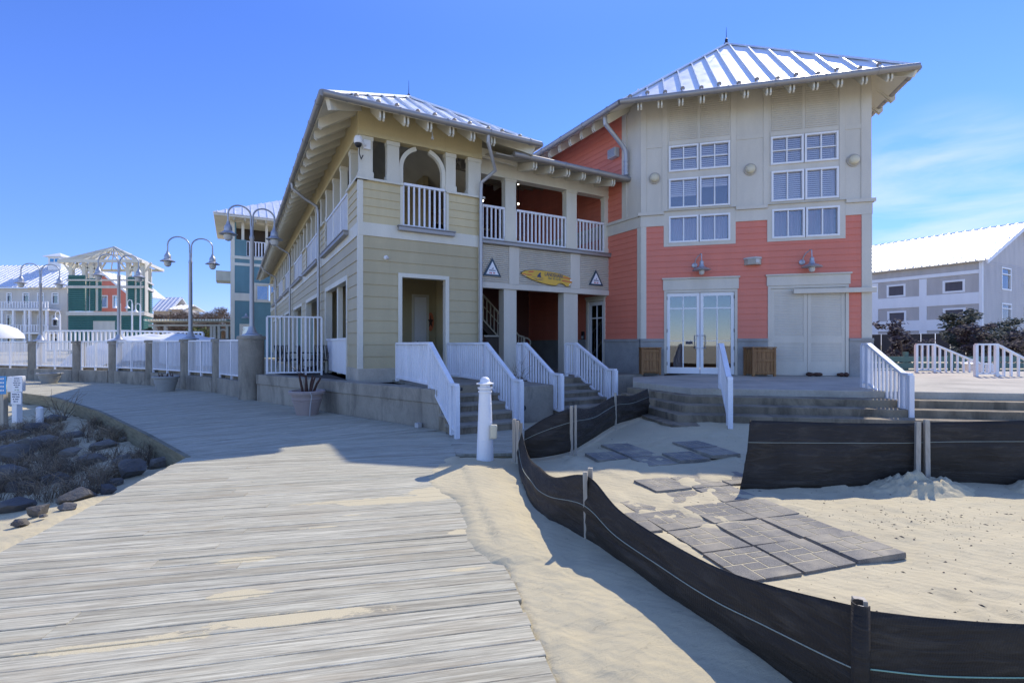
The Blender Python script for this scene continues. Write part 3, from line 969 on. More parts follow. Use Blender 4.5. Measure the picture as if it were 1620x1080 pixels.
pl = thing("concrete_planter", "square concrete planter block with a round drain hole between the two stairs", "planter", uv(5.45, -9.5, 0))
mb = MB()
uvbox(mb, 4.86, 6.05, -11.5, -8.85, -0.2, PZ - 0.02)
mb.build("planter_block", M_CONC, pl, bevel=0.02)
mb = MB()
c = uv(5.28, -8.848, 0.27)
mb.lathe(c, [(0.062, 0.0), (0.062, 0.006), (0.05, 0.007), (0.05, 0.002)], 20, axis=uv(0, 1, 0))
mb.build("drain_pipe", M_BLACK, pl)

# retaining wall in front of the olive wing
rw = thing("retaining_wall", "long low concrete planter wall in front of the olive-tan wing", "wall", (-4.3, 11.5, 0))
r0, r1 = Vector((-1.34, 9.2, 0)), Vector((-7.3, 14.0, 0))
rd = (r1 - r0).normalized(); rn = Vector((-rd.y, rd.x, 0))
if rn.y < 0: rn = -rn
def rbox(mb, s0, s1, d0, d1, z0, z1):
    p = lambda s, d, z: r0 + rd * s + rn * d + Vector((0, 0, z))
    return mb.hexa([p(s0, d0, z0), p(s1, d0, z0), p(s1, d1, z0), p(s0, d1, z0), p(s0, d0, z1), p(s1, d0, z1), p(s1, d1, z1), p(s0, d1, z1)])
LEN = (r1 - r0).length
mb = MB(); rbox(mb, 0.02, LEN, 0.03, 0.33, -0.3, 0.48); mb.build("wall_base", M_CONC, rw, bevel=0.012)
mb = MB(); rbox(mb, 0.0, LEN, 0.0, 0.36, 0.482, 0.75); mb.build("wall_cap", M_CONC, rw, bevel=0.015)
mb = MB()
mb.box(-0.05, 0.05, -0.05, 0.05, 0, 0.09)
jb = mb.build("junction_box", M_GREYBOX, None, bevel=0.006); jb.location = (r0 + rd * 0.55 - rn * 0.07 + Vector((0, 0, 0.0))); jb.rotation_euler = (0, 0, math.atan2(rd.y, rd.x))
tag(jb, "small grey junction box at the foot of the concrete wall by the stairs", "junction box")
# earth bed behind the wall
mb = MB()
pts = [r0 + rn * 0.36 + rd * 0.0, r1 + rn * 0.36, Vector((-8.6, 22.0, 0)), uv(2.57, -22, 0), uv(2.57, -11.8, 0), uv(3.35, -11.8, 0), uv(3.35, -9.1, 0)]
poly_prism(mb, [(p.x, p.y) for p in pts], -0.3, 0.69)
o = mb.build("mulch_bed", M_MULCH); o["kind"] = "structure"
# ------------------------------------------------------------------ shared small meshes and railings
def unit_mesh(mat):
    mb = MB(); mb.box(-0.5, 0.5, -0.5, 0.5, 0, 1)
    o = mb.build("unit", mat); me = o.data
    bpy.data.objects.remove(o)
    return me
U_WHITE = unit_mesh(M_WHITE_MET)

def rail_run(root, pts, spacing=0.115, bal=0.032, post=0.075, post_at=(), hand=(0.085, 0.045), bottom=True, umesh=U_WHITE, mat=M_WHITE_MET, post_drop=0.06, feet=None):
    """pts: (x, y, z_top, z_bottom) along the run; handrail, bottom rail, posts and balusters become children of root"""
    P = [Vector((p[0], p[1], 0)) for p in pts]
    mb, mb2 = MB(), MB()
    for i in range(len(pts) - 1):
        a, b = pts[i], pts[i + 1]
        e = 0.0 if i == len(pts) - 2 else 0.0
        mb.bar((a[0], a[1], a[2] - hand[1] / 2), (b[0], b[1], b[2] - hand[1] / 2), hand[0], hand[1])
        mb2.bar((a[0], a[1], a[3] + 0.02), (b[0], b[1], b[3] + 0.02), 0.045, 0.042)
    mb.build("handrail", mat, root)
    if bottom: mb2.build("bottom_rail", mat, root)
    for i in range(len(pts) - 1):
        d = P[i + 1] - P[i]; L = d.length
        ang = math.atan2(d.y, d.x)
        n = max(1, round(L / spacing))
        for k in range(n + 1):
            is_node = k in (0, n)
            node = i if k == 0 else i + 1
            if k == 0 and i > 0: continue
            f = k / n
            p = P[i] + d * f
            zt = pts[i][2] + (pts[i + 1][2] - pts[i][2]) * f - hand[1] * 0.8
            zb = pts[i][3] + (pts[i + 1][3] - pts[i][3]) * f + 0.01
            if is_node and node in post_at:
                zf = feet[node] if feet and node in feet else zb - post_drop
                inst("post", umesh, root, (p.x, p.y, zf), ang, (post, post, zt - zf))
            elif is_node and len(pts) > 2 and node not in (0, len(pts) - 1):
                inst("baluster", umesh, root, (p.x, p.y, zb), ang, (bal, bal, zt - zb))
            else:
                inst("baluster", umesh, root, (p.x, p.y, zb), ang, (bal, bal, zt - zb))

def balcony(parent, F, t0, t1, zt, zb, d=-0.05, spacing=0.125, bal=0.038, name="balcony_railing"):
    e = bpy.data.objects.new(name, None); COL.objects.link(e); e.parent = parent
    c = F.pt((t0 + t1) / 2, zb, d)
    e.location = c - wloc(parent)
    a, b = F.pt(t0, 0, d), F.pt(t1, 0, d)
    rail_run(e, [(a.x, a.y, zt, zb), (b.x, b.y, zt, zb)], spacing, bal, hand=(0.09, 0.06))
    return e

def louvers(mb, F, t0, t1, z0, z1, pitch, d0=-0.03, d1=0.012, frame=0.0):
    n = max(2, round((z1 - z0) / pitch)); h = (z1 - z0) / n
    for i in range(n):
        a = z0 + i * h
        mb.hexa([F.pt(t0, a, d1), F.pt(t1, a, d1), F.pt(t1, a + 0.006, d0), F.pt(t0, a + 0.006, d0),
                 F.pt(t0, a + h * 0.35, d1), F.pt(t1, a + h * 0.35, d1), F.pt(t1, a + h * 0.98, d0), F.pt(t0, a + h * 0.98, d0)])
    F.box(mb, t0, t1, z0, z1, d0 - 0.02, d0 + 0.002)

# ------------------------------------------------------------------ roof planes
def roof_plane(mb, poly, thick=0.05, seam=0.0, sw=0.032, sh=0.06, skip_ends=0.02):
    """poly: 3D polygon whose first edge is the eave"""
    P = [Vector(p) for p in poly]
    ex = (P[1] - P[0]).normalized()
    nrm = Vector((0, 0, 0))
    for i in range(1, len(P) - 1): nrm += (P[i] - P[0]).cross(P[i + 1] - P[0])
    nrm.normalize()
    if nrm.z < 0: nrm = -nrm
    ey = nrm.cross(ex).normalized()
    if ey.z < 0: ey = -ey
    mb.prism(P, -nrm * thick)
    if seam:
        q = [((p - P[0]).dot(ex), (p - P[0]).dot(ey)) for p in P]
        L = max(a for a, b in q); lo = min(a for a, b in q)
        x = lo + seam * 0.5
        out = []
        while x < L:
            ys = []
            for i in range(len(q)):
                (xa, ya), (xb, yb) = q[i], q[(i + 1) % len(q)]
                if (xa - x) * (xb - x) < 0: ys.append(ya + (yb - ya) * (x - xa) / (xb - xa))
            if len(ys) >= 2:
                y0, y1 = min(ys), max(ys)
                if y1 - y0 > 0.1:
                    c0, c1 = P[0] + ex * x + ey * y0 - nrm * 0.005, P[0] + ex * x + ey * y1 - nrm * 0.005
                    mb.hexa([c0 - ex * sw / 2, c0 + ex * sw / 2, c1 + ex * sw / 2, c1 - ex * sw / 2,
                             c0 - ex * sw / 2 + nrm * sh, c0 + ex * sw / 2 + nrm * sh, c1 + ex * sw / 2 + nrm * sh, c1 - ex * sw / 2 + nrm * sh])
                    out.append((x, y0, y1))
            x += seam
        return P[0], ex, ey, nrm, out
    return P[0], ex, ey, nrm, []

def guard_mesh():
    mb = MB()
    mb.lathe((0, -0.035, 0.03), [(0.012, 0.0), (0.06, 0.005), (0.075, 0.03), (0.06, 0.06), (0.012, 0.068)], 12, axis=(0, 1, 0))
    mb.box(-0.06, 0.06, -0.012, 0.012, -0.01, 0.05)
    o = mb.build("snow_guard", M_SEAM, smooth=True, base=(0, 0, 0)); me = o.data
    bpy.data.objects.remove(o)
    return me
GUARD = guard_mesh()
def guards(parent, info, dist, rows=(0.0, 0.35), every=1):
    o, ex, ey, n, seams = info
    for k, (x, y0, y1) in enumerate(seams):
        if k % every: continue
        y = y0 + dist + rows[(k // every) % 2]
        if y > y1 - 0.15: continue
        m = Matrix((ex, ey, n)).transposed().to_euler()
        inst("snow_guard", GUARD, parent, o + ex * x + ey * y + n * 0.03, rot=m, scale=(0.8, 0.8, 0.8))

def rafter_mesh(ov, slope, z_in, mat, dep=0.24, pair=True):
    """local: x out from the wall, z up from the eave height; a pair of boards"""
    mb = MB()
    for yo in ((-0.062, 0.022) if pair else (-0.03,)):
        w = 0.04 if pair else 0.06
        top = [(-0.25, slope * (ov + 0.25) - 0.07), (ov - 0.04, slope * 0.04 - 0.07)]
        pts = [(-0.25, yo, top[0][1]), (-0.25, yo, top[0][1] - dep - 0.03), (ov - 0.10, yo, top[1][1] - dep), (ov - 0.04, yo, top[1][1] - dep + 0.05), (ov - 0.04, yo, top[1][1])]
        mb.prism(pts, (0, w, 0))
    o = mb.build("rafter", mat, base=(0, 0, 0)); me = o.data
    bpy.data.objects.remove(o)
    return me

# ------------------------------------------------------------------ the main building: olive pavilion and wing, porch, coral tower
C0 = uv(2.567, -11.87); T0 = uv(10.447, -10.72)
cu, su = math.cos(U), math.sin(U)
FF = Face(C0, (cu, su), (su, -cu))
FL = Face(C0, (-su, cu), (-cu, -su))
FP = Face(uv(5.77, -12.17), (cu, su), (su, -cu))
F2 = Face(T0, (-su, cu), (-cu, -su))
FT = Face(T0, (math.cos(W), math.sin(W)), (math.sin(W), -math.cos(W)))
TL = FT.t(1377)
T1 = FT.pt(TL, 0)
FR = Face(T1, (-math.sin(W), math.cos(W)), (math.cos(W), math.sin(W)))
BW = 3.2                                          # width of the olive front
B = thing("beach_building", "big coral and olive-tan clapboard beach building with metal hip roofs and a two-storey porch", "building", (3.0, 14.5, 0))

# --- olive pavilion front
Zf, Zb0, Zb1, Zs = 1.03, 4.19, 4.50, 5.50
dt0, dt1 = FF.t(629.5), FF.t(710)
rt0, rt1 = FF.t(638.5), FF.t(704.5)
mb = MB()
siding(mb, FF, 0.07, BW - 0.06, Zf, Zb0, [(dt0, dt1, 0, 3.36)], 0.285, lap=0.020)
mb.build("lower_siding", M_TAN_LO, B)
for a, b in ((0.07, rt0 - 0.03), (rt1 + 0.03, BW - 0.06)):
    mb = MB(); siding(mb, FF, a, b, Zb1, Zs, [], 0.2, lap=0.018); mb.build("upper_siding", M_TAN_UP, B)
mb = MB()
ring(mb, FF, dt0, dt1, PZ - 0.02, 3.36, 0.10, -0.16, 0.035, bottom=False)
mb.build("entrance_casing", M_CREAM, B, bevel=0.004)
mb = MB()
FF.box(mb, -0.03, BW, Zb0, Zb1, -0.14, 0.03)                       # floor band
FF.box(mb, -0.035, 0.09, Zf, Zb0, -0.05, 0.025)                     # corner boards
FF.box(mb, BW - 0.09, BW, Zf, Zb0, -0.14, 0.025)
FF.box(mb, -0.035, 0.09, Zb1, Zs - 0.002, -0.05, 0.025)
FF.box(mb, BW - 0.06, BW + 0.04, Zb1, Zs - 0.002, -0.14, 0.025)
FF.box(mb, rt0 - 0.09, rt0 - 0.025, Zb1, Zs - 0.002, -0.14, 0.025)
FF.box(mb, rt1 + 0.025, rt1 + 0.09, Zb1, Zs - 0.002, -0.14, 0.025)
FF.box(mb, -0.075, rt0 - 0.02, Zs, Zs + 0.055, -0.20, 0.075)        # sill caps
FF.box(mb, rt1 + 0.02, BW + 0.08, Zs, Zs + 0.055, -0.20, 0.075)
mb.build("front_trim", M_CREAM, B, bevel=0.004)
mb = MB()
FF.box(mb, -0.04, dt0 - 0.002, 0.60, Zf, -0.16, 0.045)
mb.build("foundation", M_CONC_L, B, bevel=0.01)
mb = MB(); FL.box(mb, 0.16, 1.24, 0.60, Zf, -0.16, 0.045)
mb.build("foundation", M_CONC_L, B, bevel=0.01)
mb = MB()
FF.box(mb, dt1 + 0.002, BW, 0.60, Zf, -0.16, 0.045)
mb.build("foundation", M_CONC_L, B, bevel=0.01)
# loggia columns, arch and frieze
ZO = 6.56
def column(F, t0, t1, z0, z1, dep=0.2, name="loggia_column", parent=B, mat=M_CREAM):
    mb = MB()
    F.box(mb, t0 - 0.02, t1 + 0.02, z0, z0 + 0.16, -dep - 0.02, 0.0)
    F.box(mb, t0, t1, z0 + 0.16, z1 - 0.10, -dep, -0.02)
    F.box(mb, t0 - 0.015, t1 + 0.015, z1 - 0.10, z1, -dep - 0.015, -0.003)
    return mb.build(name, mat, parent, bevel=0.004)
cols = [(0.02, FF.t(590)), (FF.t(613), FF.t(632)), (FF.t(706), FF.t(721.5)), (FF.t(741.5), BW)]
for a, b in cols: column(FF, a, b, Zs + 0.056, ZO)
mb = MB()
FF.box(mb, -0.02, BW + 0.02, ZO, 6.66, -0.20, 0.03)
FF.box(mb, -0.02, BW + 0.02, 6.662, 7.36, -0.14, 0.0)
FL.box(mb, 0.15, 33, ZO, 6.66, -0.20, 0.03)
FL.box(mb, 0.15, 33, 6.662, 7.36, -0.14, 0.0)
mb.build("frieze", M_TAN_UP, B)
ca, cb = FF.t(632) + 0.005, FF.t(706) - 0.005
cx, rad = (ca + cb) / 2, (cb - ca) / 2
for sgn in (-1, 1):
    mb = MB()
    outer = []; inner = []
    zc_ = ZO - 0.58
    for k in range(13):
        th = R(max(0, 72 * (k - 1) / 11))
        dz_ = -(zc_ - 5.57) if k == 0 else 0.0
        outer.append((cx + sgn * rad * math.cos(th), zc_ + dz_ + 0.605 * math.sin(th)))
        inner.append((cx + sgn * (rad - 0.10) * math.cos(th), zc_ + dz_ + 0.505 * math.sin(th)))
    poly = outer + inner[::-1]
    for i in range(12):
        q = [outer[i], outer[i + 1], inner[i + 1], inner[i]]
        mb.hexa([FF.pt(a, z, -0.16) for a, z in q] + [FF.pt(a, z, -0.04) for a, z in q])
    mb.build("arch_brace", M_CREAM, B)
balcony(B, FF, rt0 + 0.005, rt1 - 0.005, FF.z(670, 294), Zb1 + 0.03, d=-0.04, spacing=0.135, bal=0.042)
mb = MB()
FF.box(mb, rt0 - 0.16, rt1 + 0.22, Zb1 - 0.115, Zb1 - 0.02, 0.031, 0.14)
FF.box(mb, rt0 - 0.18, rt1 + 0.24, Zb1 - 0.018, Zb1 + 0.012, 0.031, 0.16)
mb.build("sill_gutter", M_GUTTER, B, bevel=0.01)

# --- the long olive wing
bays = [(1.27 + 4.86 * k * (1.0 if k < 2 else 1.0), 4.78 + 4.86 * k) for k in range(6)]
WL = 32.0
mb = MB()
siding(mb, FL, 0.035, WL, Zf, Zb0, [(a, b, 0, 3.36) for a, b in bays], 0.285, lap=0.02)
mb.build("lower_siding", M_TAN_LO, B)
mb = MB()
siding(mb, FL, 0.035, WL, Zb1, Zs, [(a, b, 0, 9) for a, b in bays], 0.2, lap=0.018)
mb.build("upper_siding", M_TAN_UP, B)
mb = MB()
FL.box(mb, 0.032, WL, Zb0, Zb1, -0.14, 0.03)
FL.box(mb, -0.022, 0.10, Zf, Zb0, 0.0, 0.027)
FL.box(mb, -0.022, 0.10, Zb1, Zs - 0.002, 0.0, 0.027)
x = -0.07
for a, b in bays:
    FL.box(mb, x, a - 0.02, Zs, Zs + 0.055, -0.19, 0.072); x = b + 0.02
FL.box(mb, x, WL, Zs, Zs + 0.055, -0.19, 0.072)
for a, b in bays:
    FL.box(mb, a - 0.09, a, Zb1, Zs - 0.002, -0.14, 0.025)
    FL.box(mb, b, b + 0.09, Zb1, Zs - 0.002, -0.14, 0.025)
mb.build("wing_trim", M_CREAM, B)
for k, (a, b) in enumerate(bays):
    mb = MB(); ring(mb, FL, a - 0.02, b + 0.02, PZ - 0.05, 3.40, 0.13, -0.17, 0.035, bottom=False); mb.build("bay_casing", M_CREAM, B)
    for c0, c1 in ((a - 0.24, a), (a + 1.08, a + 1.26), (b - 1.26, b - 1.08), (b, b + 0.24)):
        column(FL, c0, c1, Zs + 0.056 if c0 < a or c1 > b else Zb1, ZO)
    balcony(B, FL, a + 0.02, b - 0.02, 5.58, Zb1 + 0.03, d=-0.04, spacing=0.15, bal=0.045)
    mb = MB(); FL.box(mb, a - 0.2, b + 0.25, Zb1 - 0.115, Zb1 - 0.02, 0.031, 0.16); FL.box(mb, a - 0.2, b + 0.25, Zb1 - 0.018, Zb1 + 0.012, 0.031, 0.18); mb.build("sill_gutter", M_GUTTER, B, bevel=0.01)
    if k == 0:
        mb = MB()
        for i in range(8):
            w = (b - a) / 8
            FL.box(mb, a + i * w + 0.006, a + (i + 1) * w - 0.006, 0.80, 1.72, -0.06, -0.02)
        FL.box(mb, a, b, 1.721, 1.78, -0.09, 0.02)
        mb.build("solid_rail_panel", M_WHITE, B)
        mb = MB(); c = (a + b) / 2 + 0.15
        FL.box(mb, c - 0.1, c + 0.1, PZ, 3.27, -0.2, -0.07); mb.build("bay_post", M_CREAM, B)
# inner walls, floors and ceilings of the pavilion and wing
mb = MB()
uvbox(mb, 5.75, 5.95, -44, -12.15, PZ - 0.2, 3.9); uvbox(mb, 5.75, 5.95, -44, -16.5, 4.36, 7.5)
uvbox(mb, 2.75, 5.74, -17.2, -17.0, PZ - 0.2, 3.9)
siding(mb, Face(uv(3.35, -15.2), (cu, su), (su, -cu)), 0, 2.39, PZ - 0.1, 3.9, (), 0.285)
mb.build("inner_wall", M_TAN_LO, B)
mb = MB()
uvbox(mb, 2.71, 5.74, -44, -12.02, 3.92, 4.35)
mb.build("upper_floor", M_INNER, B)
mb = MB(); uvbox(mb, 3.5, 5.74, -44, -17.3, 0.3, PZ - 0.003); mb.build("inner_floor", M_CONC, B)
FB = Face(uv(3.35, -15.2), (cu, su), (su, -cu))
a, b = FB.t(655), FB.t(674)
mb = MB(); ring(mb, FB, a - 0.08, b + 0.08, PZ, FB.z(664, 470) + 0.08, 0.07, 0.022, 0.05, bottom=False); mb.build("inner_door_casing", M_CREAM, B)
mb = MB(); FB.box(mb, a, b, PZ + 0.01, FB.z(664, 470), 0.022, 0.045)
for z0, z1 in ((0.95, 1.55), (1.7, 2.6)): FB.box(mb, a + 0.1, b - 0.1, z0, z1, 0.045, 0.052)
idr = mb.build("inner_door", M_WHITE, B, bevel=0.004)
mb = MB(); mb.lathe(FB.pt(a + 0.09, 1.7, 0.046), [(0.02, 0), (0.03, 0.04), (0.02, 0.06)], 10, axis=FB.n); mb.build("handle", M_STEEL, idr, smooth=True)

# --- pavilion and wing roof
EZ, PT, OV = 6.91, 0.644, 0.90
eu0, eu1, ev1 = 2.567 - OV, 7.0, -11.87 + OV
hw = (eu1 - eu0) / 2
rz = EZ + hw * PT
e0, e1 = uv(eu0, ev1, EZ), uv(eu1, ev1, EZ)
apx = uv(eu0 + hw, ev1 - hw, rz)
evb = -44.6
e0b, e1b, apb = uv(eu0, evb, EZ), uv(eu1, evb, EZ), uv(eu0 + hw, evb, rz)
mb = MB()
inf_front = roof_plane(mb, [e0, e1, apx], 0.05, 0.46)
roof_plane(mb, [e0b, e0, apx, apb], 0.05, 0.46)
roof_plane(mb, [e1, e1b, apb, apx], 0.05, 0.46)
for p, q in ((e0, apx), (e1, apx), (apx, apb)):
    mb.bar(p + Vector((0, 0, 0.03)), q + Vector((0, 0, 0.03)), 0.14, 0.05)
rf = mb.build("roof", M_ROOF, B)
guards(rf, inf_front, 0.16, (0.0, 0.14))
mb = MB(); mb.tube([apx + Vector((0, 0, 0.03)), apx + Vector((0, 0, 0.5))], [0.012, 0.004], 6); mb.lathe(apx + Vector((0, 0, 0.03)), [(0.05, 0), (0.05, 0.05), (0.015, 0.09)], 10)
mb.build("lightning_rod", M_BLACK, rf)
mb = MB()   # boarded soffit just below the metal
for poly in ([e0, e1, apx], [e0b, e0, apx, apb], [e1, e1b, apb, apx]):
    off = Vector((0, 0, -0.068))
    roof_plane(mb, [p + off for p in poly], 0.03)
mb.build("soffit", M_CREAM, B)
def gutter(parent, p, q, r=0.074, step=1.15):
    p, q = Vector(p), Vector(q)
    mb = MB()
    mb.tube([p, q], r, 12)
    d = (q - p); L = d.length; d.normalize()
    k = 0.5
    while k < L:
        mb.tube([p + d * (k - 0.015), p + d * (k + 0.015)], r + 0.012, 12); k += step
    return mb.build("gutter", M_GUTTER, parent, smooth=True)
g0, g1 = e0 + Vector((0, 0, -0.03)), e1 + Vector((0, 0, -0.03))
gutter(B, g0 + uv(-0.05, 0.06), g1 + uv(0.05, 0.06))
gutter(B, g0 + uv(-0.06, 0.06), uv(eu0 - 0.06, evb, EZ - 0.03))
gutter(B, uv(eu1 + 0.06, ev1 + 0.06, EZ - 0.03), uv(eu1 + 0.06, ev1 - 2.0, EZ - 0.03))
RAF = rafter_mesh(OV, PT, 0, M_CREAM)
nf = 6
for k in range(nf):
    t = 0.32 + k * 0.56
    inst("rafter", RAF, B, FF.pt(t, EZ, 0), math.atan2(FF.n.y, FF.n.x))
for k in range(46):
    t = 0.30 + k * 0.70
    inst("rafter", RAF, B, FL.pt(t, EZ, 0), math.atan2(FL.n.y, FL.n.x))
mb = MB()   # hip rafter at the corner
h0, h1 = FF.pt(0, EZ + OV * PT - 0.24, 0), e0 + Vector((0, 0, -0.17)) + uv(0.08, -0.08)
mb.bar(h0, h1, 0.09, 0.26); mb.build("hip_rafter", M_CREAM, B)
mb = MB()
h0, h1 = FF.pt(BW, EZ + OV * PT - 0.24, 0), e1 + Vector((0, 0, -0.17)) + uv(-0.08, -0.08)
mb.bar(h0, h1, 0.09, 0.26); mb.build("hip_rafter", M_CREAM, B)
for dz in (0.0, 0.45):
    mb = MB(); mb.bar(uv(5.77, -11.95 - dz, 6.78), uv(6.92, -11.95 - dz, 6.72), 0.08, 0.24); mb.build("side_rafter", M_CREAM, B)
def downspout(parent, pts, r=0.048):
    mb = MB(); P = [Vector(p) for p in pts]
    mb.tube(P, r, 12)
    a, b = P[-2], P[-1]
    d = (b - a); L = d.length; d.normalize()
    for f in (0.12, 0.4, 0.68, 0.93):
        c = a + d * (L * f); mb.tube([c - d * 0.02, c + d * 0.02], r + 0.012, 12)
    return mb.build("downspout", M_SPOUT, parent, smooth=True)
for t in (5.55, 15.2, 25.0):
    downspout(B, [FL.pt(t - 0.1, EZ - 0.08, OV + 0.04), FL.pt(t - 0.1, EZ - 0.26, OV + 0.02), FL.pt(t - 0.05, EZ - 0.52, 0.55), FL.pt(t, EZ - 0.72, 0.17), FL.pt(t, EZ - 0.95, 0.12), FL.pt(t, 0.80, 0.12)])
tp = BW - 0.06
pq = FF.t(772, OV)
downspout(B, [FF.pt(pq, EZ - 0.08, OV + 0.02), FF.pt(pq, EZ - 0.25, OV), FF.pt(tp + 0.25, EZ - 0.75, 0.45), FF.pt(tp, EZ - 1.02, 0.14), FF.pt(tp, EZ - 1.2, 0.10), FF.pt(tp, 0.9, 0.10)])

# --- porch between pavilion and tower
PL = 10.447 - 5.77
zt_, zb_ = 4.38, 3.17
pz0, pz1 = FP.t(800), FP.t(817)
pz2, pz3 = FP.t(897), FP.t(913)
mb = MB()
FP.box(mb, 0.0, PL + 0.12, zb_, zb_ + 0.14, -0.14, 0.02)
for a, b in ((-0.02, 0.06), (FP.t(805), FP.t(821)), (FP.t(902), FP.t(917)), (PL + 0.08, PL + 0.16)):
    FP.box(mb, a, b, zb_ + 0.142, zt_, -0.14, 0.025)
mb.build("porch_fascia", M_PANEL, B, bevel=0.004)
mb = MB()
for a, b in ((0.06, FP.t(805)), (FP.t(821), FP.t(902)), (FP.t(917), PL + 0.08)):
    louvers(mb, FP, a, b, zb_ + 0.142, zt_, 0.055)
mb.build("louver_panel", M_PANEL, B)
mb = MB()
FP.box(mb, -0.02, PL + 0.2, zt_ + 0.002, zt_ + 0.09, -0.1, 0.13); FP.box(mb, -0.02, PL + 0.22, zt_ + 0.092, zt_ + 0.12, -0.1, 0.15)
mb.build("sill_gutter", M_GUTTER, B, bevel=0.01)
for a, b in ((pz0, pz1), (pz2, pz3)):
    column(FP, a, b, zt_ + 0.122, 6.34, 0.24, "porch_post")
for px0, px1 in ((798, 818), (893, 915)):
    a, b = FP.t(px0), FP.t(px1)
    mb = MB(); FP.box(mb, a, b, PZ - 0.1, zb_ - 0.002, -0.34, -0.03); mb.build("porch_post", M_PANEL, B, bevel=0.005)
column(FP, -0.1, 0.06, zt_ + 0.122, 6.34, 0.2, "porch_post")
column(FP, PL - 0.16, PL, zt_ + 0.122, 6.34, 0.2, "porch_post")
for a, b in ((0.06, pz0), (pz1, pz2), (pz3, PL - 0.16)):
    balcony(B, FP, a + 0.02, b - 0.02, FP.z(860, 337.5), zt_ + 0.16, d=-0.06, spacing=0.135, bal=0.042)
mb = MB()
FP.box(mb, -0.05, PL, 6.34, 6.78, -0.24, 0.0)
FP.box(mb, -0.05, PL, 6.30, 6.338, -0.26, 0.02)
mb.build("porch_beam", M_CREAM, B)
PE = 6.64
pe0, pe1 = uv(6.5, -11.27, PE), uv(10.42, -11.27, PE)
mb = MB()
roof_plane(mb, [pe0, pe1, uv(10.42, -20, PE + 8.73 * 0.27), uv(6.5, -20, PE + 8.73 * 0.27)], 0.05, 0.46)
mb.build("porch_roof", M_ROOF, B)
mb = MB()
off = Vector((0, 0, -0.068))
roof_plane(mb, [p + off for p in (uv(5.9, -11.27, PE), pe1, uv(10.42, -20, PE + 8.73 * 0.27), uv(5.9, -20, PE + 8.73 * 0.27))], 0.03)
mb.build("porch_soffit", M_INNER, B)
gutter(B, pe0 + uv(-0.1, 0.06) + Vector((0, 0, -0.03)), pe1 + uv(0.35, 0.06) + Vector((0, 0, -0.03)), 0.075)
RAFP = rafter_mesh(OV, 0.27, 0, M_CREAM, 0.22)
for k in range(7):
    t = FP.t(848, OV) + k * 0.555
    if t < PL - 0.05: inst("rafter", RAFP, B, FP.pt(t, PE, 0), math.atan2(FP.n.y, FP.n.x))
mb = MB()      # porch ceiling joists, upper and lower
for k in range(7):
    v = -12.9 - k * 0.75
    uvbox(mb, 5.96, 10.40, v - 0.06, v, PE + 0.27 * (-11.27 - v) - 0.34, PE + 0.27 * (-11.27 - v) - 0.10)
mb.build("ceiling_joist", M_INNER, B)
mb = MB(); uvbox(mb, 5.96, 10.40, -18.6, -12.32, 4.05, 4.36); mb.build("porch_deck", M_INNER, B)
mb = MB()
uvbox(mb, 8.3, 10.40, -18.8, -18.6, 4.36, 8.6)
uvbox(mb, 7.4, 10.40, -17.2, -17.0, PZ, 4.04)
mb.build("porch_back_wall", M_CORAL_SHADE, B)
mb = MB()
uvbox(mb, 5.96, 8.295, -18.8, -18.6, 4.36, 8.6)
uvbox(mb, 5.96, 7.395, -17.2, -17.0, PZ, 4.04)
mb.build("porch_back_wall", M_TAN_LO, B)
FPB = Face(uv(5.96, -18.6), (cu, su), (su, -cu))
for a in (0.9, 2.6):
    mb = MB(); ring(mb, FPB, a, a + 0.95, 4.4, 6.5, 0.07, 0.005, 0.05, bottom=False); wd_ = mb.build("porch_door", M_PANEL, B)
    mb = MB(); FPB.box(mb, a + 0.07, a + 0.88, 4.4, 6.43, 0.002, 0.02); mb.build("pane", M_GLASS_D, wd_)
for px, py, dd in ((820, 323, -2.0), (820, 291, -1.2), (764, 318, -2.2)):
    t = FP.t(px, dd); z = FP.z(px, py, dd)
    l = thing("porch_light", "small lit ceiling light hanging in the shade of the upper porch", "light", FP.pt(t, z, dd), "lit lights of the upper porch")
    mb = MB(); mb.lathe(FP.pt(t, z - 0.04, dd), [(0.004, 0.01), (0.022, 0.025), (0.026, 0.045), (0.02, 0.075)], 12); mb.build("bulb", M_BULB, l, smooth=True)
    mb = MB(); mb.tube([FP.pt(t, z + 0.036, dd), FP.pt(t, PE - 0.12 + 0.27 * (0.9 - dd), dd)], 0.008, 6); mb.lathe(FP.pt(t, z + 0.036, dd), [(0.03, 0), (0.03, 0.05)], 10); mb.build("stem", M_BLACK, l)

# --- coral tower
TS, TB0, TB1, TT = 1.77, 5.05, 5.46, 8.95
def trect(pxa, pxb, pya, pyb, F=FT):
    """window rectangle from photo columns and the rows at its left edge"""
    return (F.t(pxa), F.t(pxb), F.z(pxa, pyb), F.z(pxa, pya))
winL = [trect(1058, 1155, 232, 273), trect(1058, 1155, 284, 331), trect(1058, 1155, 343, 385)]
winR = [trect(1219, 1326, 217.5, 262), trect(1220, 1326.5, 272, 320), trect(1221, 1328, 332, 378)]
surL = (FT.t(1050), FT.t(1163.5), FT.z(1050, 391), TB1)
surR = (FT.t(1213.5), FT.t(1337), FT.z(1213.5, 383), TB1)
door = (FT.t(1056), FT.t(1161), PZ, 3.10)
dcas = (FT.t(1050.5), FT.t(1166.5), PZ, 3.18)
shut = (FT.t(1221), FT.t(1335.5), PZ, FT.z(1221, 459))
scas = (FT.t(1214.5), FT.t(1342.5), PZ, FT.z(1221, 452))
mb = MB()
siding(mb, FT, 0.13, TL - 0.2, TS, TB0, [surL, surR, dcas, scas], 0.175)
mb.build("coral_siding", M_CORAL, B)
mb = MB()
siding(mb, F2, 0.13, 9.0, TS, TB0, [(1.62, 2.55, 0, 3.1)], 0.175)
mb.build("coral_siding", M_CORAL, B)
mb = MB()
